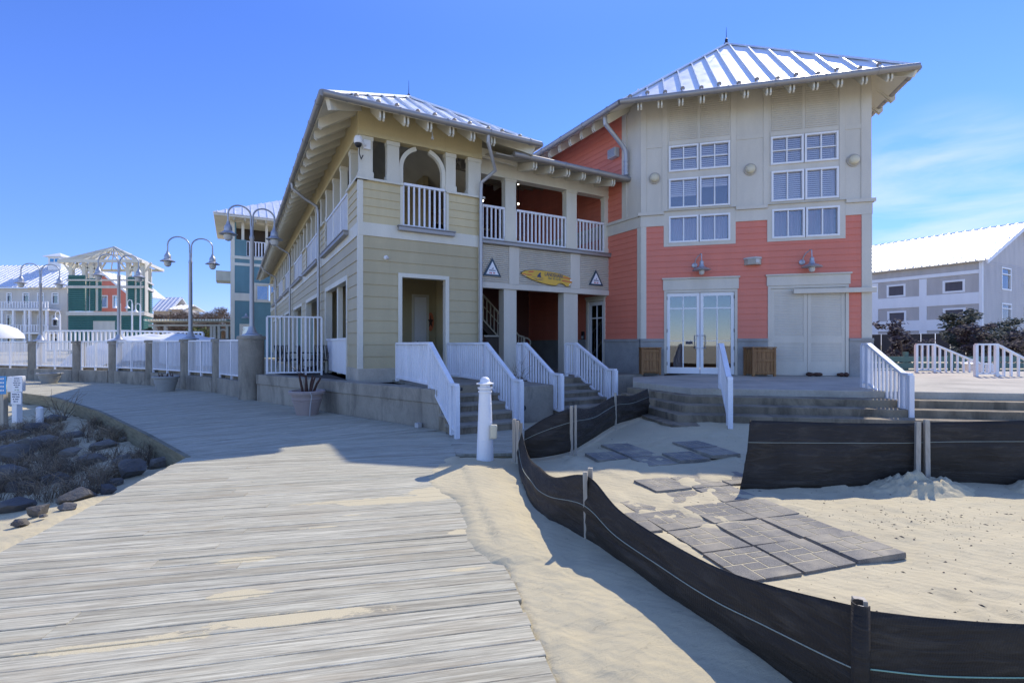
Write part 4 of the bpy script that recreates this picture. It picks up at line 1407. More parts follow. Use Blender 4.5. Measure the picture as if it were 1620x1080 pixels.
siding(mb, F2, F2.t(985.5), 12.5, TB1, TT, [], 0.175)
mb.build("coral_siding", M_CORAL, B)
mb = MB()
for c in cells(0, TL, TB1, TT, winL + winR + [surL, surR]): FT.box(mb, *c, -0.16, 0.0)
F2.box(mb, 0.0, F2.t(985.5) - 0.002, TB1, TT, -0.16, 0.0)
mb.build("upper_panel_wall", M_PANEL, B)
mb = MB()
for s, w_ in ((surL, winL), (surR, winR)):
    for c in cells(s[0], s[1], s[2], s[3], w_): FT.box(mb, *c, -0.16, 0.03)
mb.build("window_surround", M_PANEL, B)
mb = MB()
for c in cells(-0.03, TL + 0.04, TB0, TB1 - 0.09, [surL, surR]): FT.box(mb, *c, -0.1, 0.035)
for c in cells(-0.09, TL + 0.10, TB1 - 0.088, TB1 + 0.002, [surL, surR]): FT.box(mb, *c, -0.1, 0.09)
F2.box(mb, 0.02, 9.0, TB0, TB1 - 0.09, -0.1, 0.035)
F2.box(mb, 0.02, 9.0, TB1 - 0.088, TB1 + 0.003, -0.1, 0.09)
FR.box(mb, 0.0, 9.0, TB0, TB1 - 0.09, -0.1, 0.035)
FR.box(mb, 0.0, 9.0, TB1 - 0.088, TB1 + 0.003, -0.1, 0.09)
mb.build("belt_course", M_PANEL, B, bevel=0.004)
mb = MB()
FT.box(mb, -0.014, 0.14, TS, TB0, -0.1, 0.028)
FT.box(mb, TL - 0.21, TL + 0.03, TS, TB0, -0.1, 0.028)
F2.box(mb, 0.0, 0.15, TS, TB0, -0.1, 0.028)
FT.box(mb, -0.014, 0.14, TB1, TT, -0.1, 0.022)
FT.box(mb, TL - 0.22, TL + 0.02, TB1, TT, -0.1, 0.022)
F2.box(mb, F2.t(992), F2.t(985) + 0.01, TB1, TT, -0.1, 0.026)
zh = [FT.z(1040, 231), FT.z(1186, 221), FT.z(1355, 208)]
for a, b in ((1047.5, 1056), (1156, 1165), (1207.5, 1216), (1327.5, 1337)):
    FT.box(mb, FT.t(a), FT.t(b), TB1 + 0.004, TT, -0.1, 0.018)
for (a, b, z) in ((1020, 1047.5, zh[0]), (1165, 1207.5, zh[0]), (1337, 1366, zh[0])):
    FT.box(mb, FT.t(a) + 0.002, FT.t(b) - 0.002, z - 0.06, z + 0.06, -0.1, 0.016)
for s, w_ in ((surL, winL), (surR, winR)):
    z = w_[0][3]
    FT.box(mb, w_[0][0] - 0.01, w_[0][1] + 0.01, z + 0.02, z + 0.14, -0.1, 0.017)
mb.build("tower_trim", M_PANEL, B, bevel=0.003)
for w_, mid in ((winL, (1105, 1108)), (winR, (1268.5, 1272.5))):
    z0 = w_[0][3] + 0.145
    mb = MB()
    m_ = (w_[0][0] + w_[0][1]) / 2
    for a, b in ((w_[0][0] + 0.02, m_ - 0.04), (m_ + 0.04, w_[0][1] - 0.02)):
        louvers(mb, FT, a, b, z0 + 0.02, TT - 0.3, 0.06, 0.002, 0.02)
    mb.build("louver_panel", M_PANEL, B)

def window(F, r, rows, blind=0.0, curtain=False, parent=B, bars=True):
    t0, t1, z0, z1 = r
    mb = MB()
    ring(mb, F, t0, t1, z0, z1, 0.05, -0.10, 0.045)
    F.box(mb, (t0 + t1) / 2 - 0.016, (t0 + t1) / 2 + 0.016, z0 + 0.05, z1 - 0.05, -0.045, 0.018)
    for k in range(1, rows):
        z = z0 + 0.05 + (z1 - z0 - 0.1) * k / rows
        for a, b in ((t0 + 0.05, (t0 + t1) / 2 - 0.016), ((t0 + t1) / 2 + 0.016, t1 - 0.05)):
            F.box(mb, a, b, z - 0.015, z + 0.015, -0.045, 0.016)
    w_ = mb.build("window", M_WHITE, parent, bevel=0.003)
    mb = MB(); F.box(mb, t0 + 0.045, t1 - 0.045, z0 + 0.045, z1 - 0.045, -0.036, -0.030); mb.build("pane", M_GLASS, w_)
    if blind > 0:
        mb = MB(); n = int((z1 - z0 - 0.1) * blind / 0.055)
        for i in range(n):
            z = z1 - 0.06 - i * 0.055
            mb.hexa([F.pt(t0 + 0.06, z - 0.050, -0.070), F.pt(t1 - 0.06, z - 0.050, -0.070), F.pt(t1 - 0.06, z - 0.006, -0.092), F.pt(t0 + 0.06, z - 0.006, -0.092),
                     F.pt(t0 + 0.06, z - 0.048, -0.068), F.pt(t1 - 0.06, z - 0.048, -0.068), F.pt(t1 - 0.06, z - 0.003, -0.090), F.pt(t0 + 0.06, z - 0.003, -0.090)])
        if blind < 1:
            F.box(mb, t0 + 0.06, t1 - 0.06, z1 - 0.06 - n * 0.055 - 0.05, z1 - 0.06 - n * 0.055, -0.11, -0.075)
        mb.build("blind", M_BLIND, w_)
    if curtain:
        mb = MB(); n = 40
        vs_ = []
        for i in range(n + 1):
            t = t0 + 0.05 + (t1 - t0 - 0.1) * i / n
            d = -0.2 + 0.03 * math.sin(i * 1.25) + 0.012 * math.sin(i * 2.9)
            vs_ += [F.pt(t, z0, d), F.pt(t, z1, d)]
        mb.add(vs_, [(2 * i, 2 * i + 2, 2 * i + 3, 2 * i + 1) for i in range(n)])
        mb.build("curtain", M_CURTAIN, w_, smooth=True, recalc=False)
    return w_
spec = [(2, (1.0, 1.0)), (1, (0.55, 0.25)), (1, None)]
for w_, md, bl_ in ((winL, 0.5, [(1, 1), (0.55, 0.22), None]), (winR, 0.5, [(1, 1), (0.98, 0.98), None])):
    for (r, (rows, _), b_) in zip(w_, spec, bl_):
        m_ = (r[0] + r[1]) / 2
        for k, rr in enumerate(((r[0], m_ - 0.012, r[2], r[3]), (m_ + 0.012, r[1], r[2], r[3]))):
            window(FT, rr, rows, b_[k] if b_ else 0, curtain=b_ is None)
# stone base
def stone(F, a, b, z0, z1):
    mb = MB()
    F.box(mb, a, b, z0, z1 - 0.08, -0.14, 0.05)
    F.box(mb, a, b, z1 - 0.0799, z1, -0.14, 0.075)
    mb.build("stone_base", M_STONE, B, bevel=0.008)
stone(FT, -0.03, dcas[0] - 0.002, PZ - 0.05, TS)
stone(FT, dcas[1] + 0.002, scas[0] - 0.002, PZ - 0.05, TS)
stone(FT, scas[1] + 0.002, TL + 0.06, PZ - 0.05, TS)
stone(F2, 0.06, 1.60, PZ - 0.05, TS - 0.001); stone(F2, 2.57, 6.2, PZ - 0.05, TS - 0.001)
stone(FR, 0.0, 9.0, PZ - 0.05, TS - 0.001)
# French doors
mb = MB()
ring(mb, FT, dcas[0], dcas[1], PZ, dcas[3] - 0.01, 0.075, -0.14, 0.03, bottom=False)
FT.box(mb, dcas[0] - 0.03, dcas[1] + 0.03, dcas[3] - 0.008, dcas[3] + 0.30, -0.05, 0.05)
FT.box(mb, dcas[0] - 0.06, dcas[1] + 0.06, dcas[3] + 0.302, dcas[3] + 0.345, -0.05, 0.09)
mb.build("door_casing", M_PANEL, B, bevel=0.004)
da, db_ = dcas[0] + 0.08, dcas[1] - 0.08
dm = (da + db_) / 2
for a, b, side in ((da, dm - 0.008, 1), (dm + 0.008, db_, -1)):
    z0, z1 = PZ + 0.012, dcas[3] - 0.09
    mb = MB()
    F_ = FT
    sw = 0.085
    F_.box(mb, a, a + sw, z0, z1, -0.06, -0.01); F_.box(mb, b - sw, b, z0, z1, -0.06, -0.01)
    F_.box(mb, a + sw, b - sw, z0, z0 + 0.18, -0.058, -0.012); F_.box(mb, a + sw, b - sw, z1 - 0.10, z1, -0.058, -0.012)
    zmid = z1 - 0.45
    F_.box(mb, a + sw, b - sw, zmid - 0.02, zmid + 0.02, -0.055, -0.014)
    F_.box(mb, (a + b) / 2 - 0.015, (a + b) / 2 + 0.015, z0 + 0.18, zmid - 0.02, -0.055, -0.014)
    F_.box(mb, (a + b) / 2 - 0.015, (a + b) / 2 + 0.015, zmid + 0.02, z1 - 0.10, -0.055, -0.014)
    zl = z0 + 0.95
    for q0, q1 in ((a + sw, (a + b) / 2 - 0.015), ((a + b) / 2 + 0.015, b - sw)):
        F_.box(mb, q0, q1, zl - 0.007, zl + 0.007, -0.05, -0.02)
    d_ = mb.build("glazed_door", M_WHITE, B, bevel=0.003)
    mb = MB(); F_.box(mb, a + sw - 0.005, b - sw + 0.005, z0 + 0.17, z1 - 0.09, -0.040, -0.034); mb.build("pane", M_GLASS_D, d_)
    hx = b - 0.045 if side == 1 else a + 0.045
    mb = MB(); mb.tube([FT.pt(hx, 1.5, -0.01), FT.pt(hx, 1.5, 0.05), FT.pt(hx - side * 0.09, 1.5, 0.06), FT.pt(hx - side * 0.09, 1.86, 0.06), FT.pt(hx, 1.86, 0.05), FT.pt(hx, 1.86, -0.01)], 0.012, 8); mb.build("handle", M_STEEL, d_, smooth=True)
    hx = a - 0.002 if side == 1 else b + 0.002
    for z in (1.0, 1.45, 1.95, 2.9):
        mb = MB(); mb.tube([FT.pt(hx, z, 0.0), FT.pt(hx, z + 0.1, 0.0)], 0.016, 8); mb.build("hinge", M_BLACK, d_)
    if side == 1:
        mb = MB(); F_.box(mb, (a + b) / 2 + 0.07, (a + b) / 2 + 0.26, zl - 0.10, zl - 0.02, -0.033, -0.025); mb.build("notice", M_INK, d_)
# shutters over the service opening
mb = MB()
ring(mb, FT, scas[0], scas[1], PZ, scas[3] - 0.01, 0.075, -0.14, 0.03, bottom=False)
FT.box(mb, scas[0] - 0.03, scas[1] + 0.03, scas[3] - 0.008, scas[3] + 0.26, -0.05, 0.05)
FT.box(mb, scas[0] - 0.06, scas[1] + 0.06, scas[3] + 0.262, scas[3] + 0.305, -0.05, 0.09)
mb.build("shutter_casing", M_PANEL, B, bevel=0.004)
sa, sb = scas[0] + 0.077, scas[1] - 0.077
sm = (sa + sb) / 2
for a, b in ((sa, sm - 0.004), (sm + 0.004, sb)):
    z0, z1 = PZ + 0.01, scas[3] - 0.09
    mb = MB()
    l1, l2, l3, l4 = z0 + 0.36, z0 + 0.88, z0 + 1.06, z1 - 0.09
    for q0, q1 in ((a, a + 0.09), (b - 0.09, b)): FT.box(mb, q0, q1, z0, z1, -0.05, -0.002)
    for q0, q1 in ((z0, l1), (l2, l3), (l4, z1)): FT.box(mb, a + 0.09, b - 0.09, q0, q1, -0.05, -0.003)
    louvers(mb, FT, a + 0.09, b - 0.09, l1, l2, 0.045, -0.02, -0.007); louvers(mb, FT, a + 0.09, b - 0.09, l3, l4, 0.045, -0.02, -0.007)
    mb.build("louvered_shutter", M_PANEL, B)
# side door on the porch (in the coral side wall)
mb = MB(); ring(mb, F2, 1.60, 2.57, PZ, 3.12, 0.09, -0.14, 0.04, bottom=False); F2.box(mb, 1.55, 2.62, 3.122, 3.2, -0.05, 0.05); mb.build("door_casing", M_PANEL, B)
mb = MB()
a, b = 1.70, 2.47
F2.box(mb, a, a + 0.1, PZ + 0.01, 3.02, -0.07, -0.02); F2.box(mb, b - 0.1, b, PZ + 0.01, 3.02, -0.07, -0.02)
F2.box(mb, a + 0.1, b - 0.1, PZ + 0.01, PZ + 0.2, -0.07, -0.02); F2.box(mb, a + 0.1, b - 0.1, 2.9, 3.02, -0.07, -0.02)
F2.box(mb, a + 0.1, b - 0.1, 2.46, 2.5, -0.065, -0.025); F2.box(mb, (a + b) / 2 - 0.015, (a + b) / 2 + 0.015, PZ + 0.2, 2.46, -0.064, -0.026); F2.box(mb, (a + b) / 2 - 0.015, (a + b) / 2 + 0.015, 2.5, 2.9, -0.064, -0.026)
d_ = mb.build("glazed_door", M_WHITE, B)
mb = MB(); F2.box(mb, a + 0.095, b - 0.095, PZ + 0.19, 2.91, -0.05, -0.044); mb.build("pane", M_GLASS_D, d_)
# far walls of the tower (round the corner and behind)
mb = MB()
siding(mb, FR, 0.02, 9.0, TS, TB0, [], 0.175)
mb.build("coral_siding", M_CORAL, B)
mb = MB(); FR.box(mb, 0.17, 9.0, TB1, TT, -0.16, 0.0); mb.build("upper_panel_wall", M_PANEL, B)
mb = MB()
bk0, bk1 = F2.pt(9.0, 0), FR.pt(9.0, 0)
mb.bar(Vector((bk0.x, bk0.y, 4.8)), Vector((bk1.x, bk1.y, 4.8)), 0.2, 8.4)
mb.build("back_wall", M_CORAL, B)
fl = [F2.pt(0.3, 0, -0.3), FT.pt(TL - 0.3, 0, -0.3), FR.pt(8.7, 0, -0.3), F2.pt(8.7, 0, -0.3)]
mb = MB()
for z in (4.15,): mb.prism([(p.x, p.y, z) for p in fl], (0, 0, 0.22))
mb.build("upper_floor", M_ROOM, B)
mb = MB()
q0, q1 = FT.pt(0.5, 0, -1.6), FT.pt(TL - 0.4, 0, -1.6)
mb.bar(Vector((q0.x, q0.y, 6.6)), Vector((q1.x, q1.y, 6.6)), 0.1, 4.4)
mb.build("inner_partition", M_ROOM, B)
# tower roof
TE, TO = 8.40, 0.92
A_ = Vector((3.06, 13.74, TE)); Cc = Vector((9.86, 12.0, TE))
apxT = Vector((7.55, 17.3, 12.16))
Bb = A_ + (F2.u * 11.0); Dd = Cc + FR.u * 11.0
Rr = Vector((8.3, 21.5, 12.16))
mb = MB()
infT = roof_plane(mb, [A_, Cc, apxT], 0.05, 0.47)
roof_plane(mb, [Bb, A_, apxT, Rr], 0.05, 0.47)
roof_plane(mb, [Cc, Dd, Rr, apxT], 0.05, 0.47)
roof_plane(mb, [Dd, Bb, Rr], 0.05, 0.0)
for p, q in ((A_, apxT), (Cc, apxT), (apxT, Rr), (Dd, Rr), (Bb, Rr)):
    mb.bar(p + Vector((0, 0, 0.03)), q + Vector((0, 0, 0.03)), 0.15, 0.05)
rt = mb.build("roof", M_ROOF, B)
guards(rt, infT, 0.2, (0.0, 0.16))
mb = MB(); mb.tube([apxT + Vector((0, 0, 0.03)), apxT + Vector((0, 0, 0.6))], [0.016, 0.005], 6)
mb.lathe(apxT + Vector((0, 0, 0.02)), [(0.09, 0), (0.05, 0.08), (0.05, 0.16), (0.02, 0.2)], 12)
mb.build("lightning_rod", M_BLACK, rt)
mb = MB()
off = Vector((0, 0, -0.068))
for poly in ([A_, Cc, apxT], [Bb, A_, apxT, Rr], [Cc, Dd, Rr, apxT]): roof_plane(mb, [p + off for p in poly], 0.03)
mb.build("soffit", M_CREAM, B)
dw = (Cc - A_).normalized(); dn = Vector((dw.y, -dw.x, 0))
gutter(B, A_ + dn * 0.06 - dw * 0.04 + Vector((0, 0, -0.04)), Cc + dn * 0.06 + dw * 0.05 + Vector((0, 0, -0.04)), 0.08)
gutter(B, A_ + F2.n * 0.06 + Vector((0, 0, -0.04)), Bb + F2.n * 0.06 + Vector((0, 0, -0.04)), 0.08)
gutter(B, Cc + FR.n * 0.06 + Vector((0, 0, -0.04)), Dd + FR.n * 0.06 + Vector((0, 0, -0.04)), 0.08)
slT = (apxT.z - TE) / (apxT - A_).dot(-dn)
RAFT = rafter_mesh(0.86, slT, 0, M_CREAM, 0.24)
for k in range(12):
    t = -0.05 + k * 0.545
    if t < TL + 0.4: inst("rafter", RAFT, B, FT.pt(t, TE, 0.06), math.atan2(FT.n.y, FT.n.x))
sl2 = (apxT.z - TE) / (apxT - A_).dot(-F2.n)
RAF2 = rafter_mesh(0.86, sl2, 0, M_CREAM, 0.24)
for k in range(16):
    inst("rafter", RAF2, B, F2.pt(0.55 + k * 0.6, TE, 0.06), math.atan2(F2.n.y, F2.n.x))
slR = (apxT.z - TE) / (apxT - Cc).dot(-FR.n)
RAFR = rafter_mesh(0.80, slR, 0, M_CREAM, 0.22)
for k in range(12):
    inst("rafter", RAFR, B, FR.pt(0.5 + k * 0.7, TE, 0.0), math.atan2(FR.n.y, FR.n.x))
mb = MB()
mb.bar(FT.pt(TL, TE + 0.45, 0), Cc + Vector((0, 0, -0.16)), 0.08, 0.2)
mb.build("hip_rafter", M_CREAM, B)
s0 = F2.t(958, 0.9)
downspout(B, [F2.pt(s0, TE - 0.08, 0.93), F2.pt(s0, TE - 0.3, 0.9), F2.pt(F2.t(984, 0.25), TE - 0.78, 0.25), F2.pt(F2.t(991, 0.1), TE - 0.95, 0.12), F2.pt(F2.t(991, 0.1), 7.2, 0.11), F2.pt(F2.t(991, 0.1), 6.72, 0.11)], 0.065)

# --- stair inside the porch
st = thing("porch_staircase", "dark staircase with a cream rail rising inside the shaded porch", "stairs", uv(7.0, -15.5, PZ))
nS = 14
su0, su1 = 8.05, 5.98
mb = MB()
for i in range(nS):
    uu = 9.0 - i * 0.24
    z = PZ + 0.235 * (i + 1)
    uvbox(mb, uu - 0.24, uu + 0.02, -16.6, -15.35, z - 0.06, z)
    uvbox(mb, uu - 0.24, uu - 0.22, -16.6, -15.35, z, z + 0.17)
mb.build("tread", M_BROWN_D, st)
mb = MB()
mb.bar(uv(9.1, -15.32, PZ + 0.1), uv(9.0 - nS * 0.24, -15.32, PZ + 0.1 + nS * 0.235), 0.06, 0.34)
mb.build("stringer", M_BROWN_D, st)
e = bpy.data.objects.new("stair_railing", None); COL.objects.link(e); e.parent = st; e.location = uv(7.5, -15.28, PZ + 0.2) - wloc(st)
p0, p1, p2 = uv(9.12, -15.25), uv(8.9, -15.25), uv(9.0 - nS * 0.24, -15.25)
CRU = unit_mesh(M_CREAM)
rail_run(e, [(p0.x, p0.y, PZ + 1.15, PZ + 0.25), (p1.x, p1.y, PZ + 1.2, PZ + 0.3), (p2.x, p2.y, PZ + 0.32 + nS * 0.235 + 0.75, PZ + 0.32 + nS * 0.235 - 0.12)], 0.14, 0.03, post=0.07, post_at=(0,), umesh=CRU, mat=M_CREAM)
mb = MB()
c = uv(9.12, -15.25)
pts = []
for k in range(13):
    th = R(90 - 180 * k / 12)
    pts.append(uv(9.16 + 0.24 * math.cos(th), -15.25, PZ + 0.93 + 0.17 * math.sin(th)))
mb.tube([uv(9.12, -15.25, PZ + 1.1)] + pts + [uv(9.12, -15.25, PZ + 0.76)], 0.025, 8)
mb.build("loop_handrail", M_CREAM, st, smooth=True)
mb = MB(); mb.tube([uv(9.6, -16.7, PZ + 0.95), uv(8.0, -16.7, PZ + 2.5), uv(7.9, -16.7, PZ + 2.5)], 0.022, 8); mb.build("wall_handrail", M_CREAM, st, smooth=True)
# ------------------------------------------------------------------ fixtures and signs on the building (things that hang on it)
def face_rot(F, tilt=0.0):
    m = Matrix((F.u, Vector((0, 0, 1)), F.n)).transposed()
    return (m @ Matrix.Rotation(tilt, 3, 'Z')).to_euler()
def lettering(parent, text, F, t, z, d, size, mat, tilt=0.0, name="lettering", ext=0.002, sx=1.0, font_bold=0.0, fit=0):
    c = bpy.data.curves.new(name, 'FONT')
    c.body = text; c.size = size; c.align_x = 'CENTER'; c.align_y = 'CENTER'; c.extrude = ext; c.offset = font_bold
    c.materials.append(mat)
    o = bpy.data.objects.new(name, c); COL.objects.link(o)
    o.parent = parent
    o.location = F.pt(t, z, d) - wloc(parent)
    o.rotation_euler = face_rot(F, tilt); o.scale = (sx, 1, 1)
    me = bpy.data.meshes.new_from_object(o)
    o2 = bpy.data.objects.new(name, me); COL.objects.link(o2)
    o2.parent = parent; o2.location = o.location; o2.rotation_euler = o.rotation_euler; o2.scale = o.scale
    bpy.data.objects.remove(o)
    if fit:
        xs_ = [v.co.x for v in me.vertices]; k_ = fit / (max(xs_) - min(xs_)); o2.scale = (k_, 1, 1)
    return o2
def dashes(parent, F, t, z, d, words, h, mat, name="lettering"):
    """a line of print too small to read"""
    mb = MB()
    tot = sum(words) + h * 0.5 * (len(words) - 1)
    x = t - tot / 2
    for w_ in words:
        k = max(1, int(w_ / (h * 0.75))); s = w_ / k
        for i in range(k):
            F.box(mb, x + i * s, x + i * s + s * 0.68, z - h / 2 * random.uniform(0.75, 1), z + h / 2 * random.uniform(0.75, 1), d, d + 0.002)
        x += w_ + h * 0.5
    return mb.build(name, mat, parent)

# surfboard sign
def fq(px, py): return (FP.t(px), FP.z(px, py))
SB = [(823.3, 432.8), (826, 430.2), (829.8, 428.8), (836, 427.8), (842.6, 427.6), (857.4, 428.8), (874.2, 431.3), (889, 435.2), (897, 438.3), (901.9, 441.5), (903.4, 447.2), (900.5, 451), (897.4, 453.3), (894, 453), (891, 450.2), (888, 448.8), (884.8, 447.9), (882.2, 448.6), (880, 450.6), (877.4, 451.6), (869.3, 450.8), (854.4, 447.3), (839.6, 442.0), (829.8, 437.0), (825.5, 434.5)]
sp = [fq(*p) for p in SB]
ct = sum(a for a, b in sp) / len(sp); cz = sum(b for a, b in sp) / len(sp)
sg = thing("surfboard_sign", "yellow surfboard-shaped sign with a bite out of its tail on the louvred porch panel", "sign", FP.pt(ct, cz - 0.2, 0.03))
mb = MB()
mb.prism([FP.pt(ct + (a - ct) * 1.02, cz + (b - cz) * 1.06, 0.022) for a, b in sp], FP.n * 0.018); mb.build("board_edge", M_BROWN_D, sg)
mb = MB()
mb.prism([FP.pt(a, b, 0.041) for a, b in sp], FP.n * 0.016); mb.build("board", M_YELLOW, sg)
def fpoly(name, pts, mat, d, parent, F=FP, th=0.004):
    mb = MB(); mb.prism([F.pt(*(fq(*p) if F is FP else p), d) for p in pts], F.n * th); return mb.build(name, mat, parent)
fpoly("stripe", [(824.5, 433), (829, 433.4), (832, 434.4), (830, 435.4), (826, 434.2)], M_ORSTRIPE, 0.058, sg)
fpoly("stripe", [(834, 429.5), (843, 429.0), (842, 431.0), (835, 431.2)], M_ORSTRIPE, 0.058, sg)
fpoly("stripe", [(833, 434.0), (840, 434.8), (839, 436.0), (832, 435.2)], M_ORSTRIPE, 0.058, sg)
fpoly("stripe", [(889.5, 438.0), (900.3, 441.0), (900.6, 442.6), (889.5, 439.8)], M_ORSTRIPE, 0.058, sg)
fpoly("stripe", [(887.5, 443.2), (902.4, 446.0), (902.4, 447.5), (887.5, 445.0)], M_ORSTRIPE, 0.058, sg)
fpoly("tail_tip", [(899.6, 441.8), (902.0, 442.4), (902.9, 445.2), (900.2, 444.6)], M_SIGNW, 0.058, sg)
fpoly("tail_tip", [(899.5, 449.5), (902.6, 448.0), (899.6, 451.2), (897.6, 452.6)], M_SIGNW, 0.058, sg)
fpoly("nose_tip", [(825.6, 434.9), (829.5, 436.2), (832, 437.4), (829.8, 436.8)], M_SIGNW, 0.058, sg)
fpoly("fin_emblem", [(847.5, 438.4), (849.5, 434.6), (852.4, 431.8), (854.2, 431.4), (853.4, 434.5), (854.6, 439.4)], M_INKB, 0.058, sg)
for p in ([(843, 440.6), (848, 441.2), (848, 441.7), (843, 441.1)], [(846, 442.4), (856.5, 443.0), (856.5, 443.6), (846, 443.0)], [(851, 440.6), (858, 440.3), (858, 440.9), (851, 441.2)], [(840.5, 437.6), (845.5, 438.6), (845.5, 439.0), (840.5, 438.0)]):
    fpoly("wave_line", p, M_INKB, 0.058, sg)
(ta, za), (tb, zb__) = fq(861, 434.2), fq(888.5, 438.4)
tl = math.atan2(zb__ - za, tb - ta)
(ta, za) = fq(874.8, 436.1)
lettering(sg, "LANDSHARK", FP, ta, za, 0.061, 0.15, M_INKB, tl, font_bold=0.002, fit=(FP.t(889) - FP.t(859.5)))
(ta, za) = fq(875.5, 441.4)
lettering(sg, "Bar & Grill", FP, ta, za, 0.061, 0.10, M_GREENF, tl, fit=(FP.t(885) - FP.t(866)))

def tri_sign(pxl, pyl, pxr, pyr, pxt, pyt, label):
    P = [fq(pxl, pyl), fq(pxr, pyr), fq(pxt, pyt)]
    cx_ = sum(p[0] for p in P) / 3; cz_ = sum(p[1] for p in P) / 3
    s = thing("triangle_sign", label, "sign", FP.pt(cx_, P[0][1], 0.03), "triangular signs on the porch panels")
    mb = MB(); mb.prism([FP.pt(a, b, 0.022) for a, b in P], FP.n * 0.02); mb.build("border", M_SLATE, s)
    q = [(cx_ + (a - cx_) * 0.70, cz_ + (b - cz_) * 0.70) for a, b in P]
    mb = MB(); mb.prism([FP.pt(a, b, 0.043) for a, b in q], FP.n * 0.004); mb.build("panel", M_SIGNW, s)
    h = P[2][1] - P[0][1]
    mb = MB()
    mb.prism([FP.pt(cx_ + x * h, cz_ + y * h, 0.048) for x, y in ((-0.07, 0.05), (0.0, 0.09), (0.05, 0.16), (0.06, 0.06))], FP.n * 0.003); mb.build("fin_emblem", M_INKB, s)
    dashes(s, FP, cx_, cz_ - 0.02 * h, 0.048, (0.40 * h,), 0.075 * h, M_INKB)
    dashes(s, FP, cx_, cz_ - 0.16 * h, 0.048, (0.17 * h, 0.15 * h), 0.085 * h, M_INKR)
tri_sign(763.5, 436, 792, 438.5, 778, 408, "white triangular sign with a slate border to the left of the yellow surfboard")
tri_sign(930.5, 451, 953, 452.7, 941.7, 427, "white triangular sign with a slate border to the right of the yellow surfboard")

# barn lamps over the two openings
def barn_lamp(px, py, label):
    t, z = FT.t(px, 0.3), FT.z(px, py, 0.3)
    l = thing("wall_lamp", label, "lamp", FT.pt(t, z, 0.02), "galvanised barn lamps on the coral wall")
    mb = MB(); mb.lathe(FT.pt(t - 0.16, z + 0.12, 0.012), [(0.075, 0), (0.075, 0.03), (0.05, 0.045)], 16, axis=FT.n); mb.build("wall_plate", M_LAMP, l, smooth=True)
    mb = MB()
    pts = [FT.pt(t - 0.16, z + 0.12, 0.05)] + [FT.pt(t - 0.16 * math.cos(a) * (1 if a < 1.5 else 1), z + 0.12 + 0.28 * math.sin(a), 0.05 + 0.25 * a / 2.9) for a in (0.5, 1.0, 1.4)]
    pts += [FT.pt(t - 0.03, z + 0.42, 0.20), FT.pt(t, z + 0.40, 0.28), FT.pt(t, z + 0.2, 0.30)]
    mb.tube(pts, 0.014, 8); mb.build("gooseneck", M_LAMP, l, smooth=True)
    mb = MB(); mb.lathe(FT.pt(t, z - 0.06, 0.30), [(0.245, 0.0), (0.25, 0.012), (0.19, 0.045), (0.08, 0.10), (0.055, 0.17), (0.055, 0.24), (0.03, 0.27)], 28); mb.build("lamp_shade", M_LAMP, l, smooth=True)
    mb = MB(); mb.lathe(FT.pt(t, z - 0.19, 0.30), [(0.02, 0.0), (0.06, 0.02), (0.075, 0.07), (0.075, 0.128)], 14); mb.build("glass_jar", M_GLOBE, l, smooth=True)
barn_lamp(1110, 424, "galvanised gooseneck barn lamp above the white French doors")
barn_lamp(1284.5, 419, "galvanised gooseneck barn lamp above the beige louvered shutters")
for px, py, lab in ((1035.5, 282.5, "round beige bulkhead light on the wall nearest the downspout"), (1186.5, 268.5, "round beige bulkhead light between the two stacks of windows"), (1350, 254, "round beige bulkhead light nearest the tower's outer corner")):
    t, z = FT.t(px), FT.z(px, py)
    l = thing("round_wall_light", lab, "light", FT.pt(t, z - 0.17, 0.02), "round bulkhead lights on the upper tower wall")
    mb = MB(); mb.lathe(FT.pt(t, z, 0.002), [(0.165, 0.0), (0.165, 0.03), (0.12, 0.045)], 28, axis=FT.n); mb.build("back_ring", M_FIX, l, smooth=True)
    mb = MB(); mb.lathe(FT.pt(t, z, 0.046), [(0.125, 0.0), (0.12, 0.05), (0.09, 0.085), (0.03, 0.10)], 24, axis=FT.n); mb.build("dome", M_IVORY, l, smooth=True)
# flood light
t, z = FT.t(1190.5), FT.z(1190.5, 414)
fl_ = thing("flood_light", "grey wedge-shaped flood light on coral boards between the two barn lamps", "light", FT.pt(t, z - 0.1, 0.03))
mb = MB()
q = [(-0.24, 0.02), (0.24, 0.02), (0.20, 0.13), (0.03, 0.24), (-0.16, 0.14)]
mb.prism([FT.pt(t + a, z + 0.06, d) for a, d in q], Vector((0, 0, 0.045))); mb.build("lid", M_GREYBOX, fl_, bevel=0.006)
mb = MB(); mb.prism([FT.pt(t + a * 0.92, z - 0.10, d * 0.96) for a, d in q], Vector((0, 0, 0.158))); mb.build("housing", M_FIX, fl_, bevel=0.006)
mb = MB(); mb.prism([FT.pt(t + a * 0.93, z - 0.06, d) for a, d in ((0.19, 0.125), (0.035, 0.245), (0.04, 0.235), (0.17, 0.11))], Vector((0, 0, 0.1))); mb.build("lens", M_GLOBE, fl_)
# security bar
ta, tb = FT.t(1255, 0.1), FT.t(1386, 0.1)
z = FT.z(1320, 459.5, 0.1)
br = thing("security_bar", "pale horizontal bar fixed across the beige shutters and past the corner", "bar", FT.pt((ta + tb) / 2, z, 0.1))
mb = MB(); FT.box(mb, ta, tb, z - 0.065, z + 0.065, 0.07, 0.16); mb.build("bar", M_PANEL, br, bevel=0.012)
for a in (ta + 0.1, tb - 0.35):
    mb = MB(); FT.box(mb, a - 0.05, a + 0.05, z - 0.05, z + 0.05, 0.03, 0.069); mb.build("bracket", M_FIX, br)
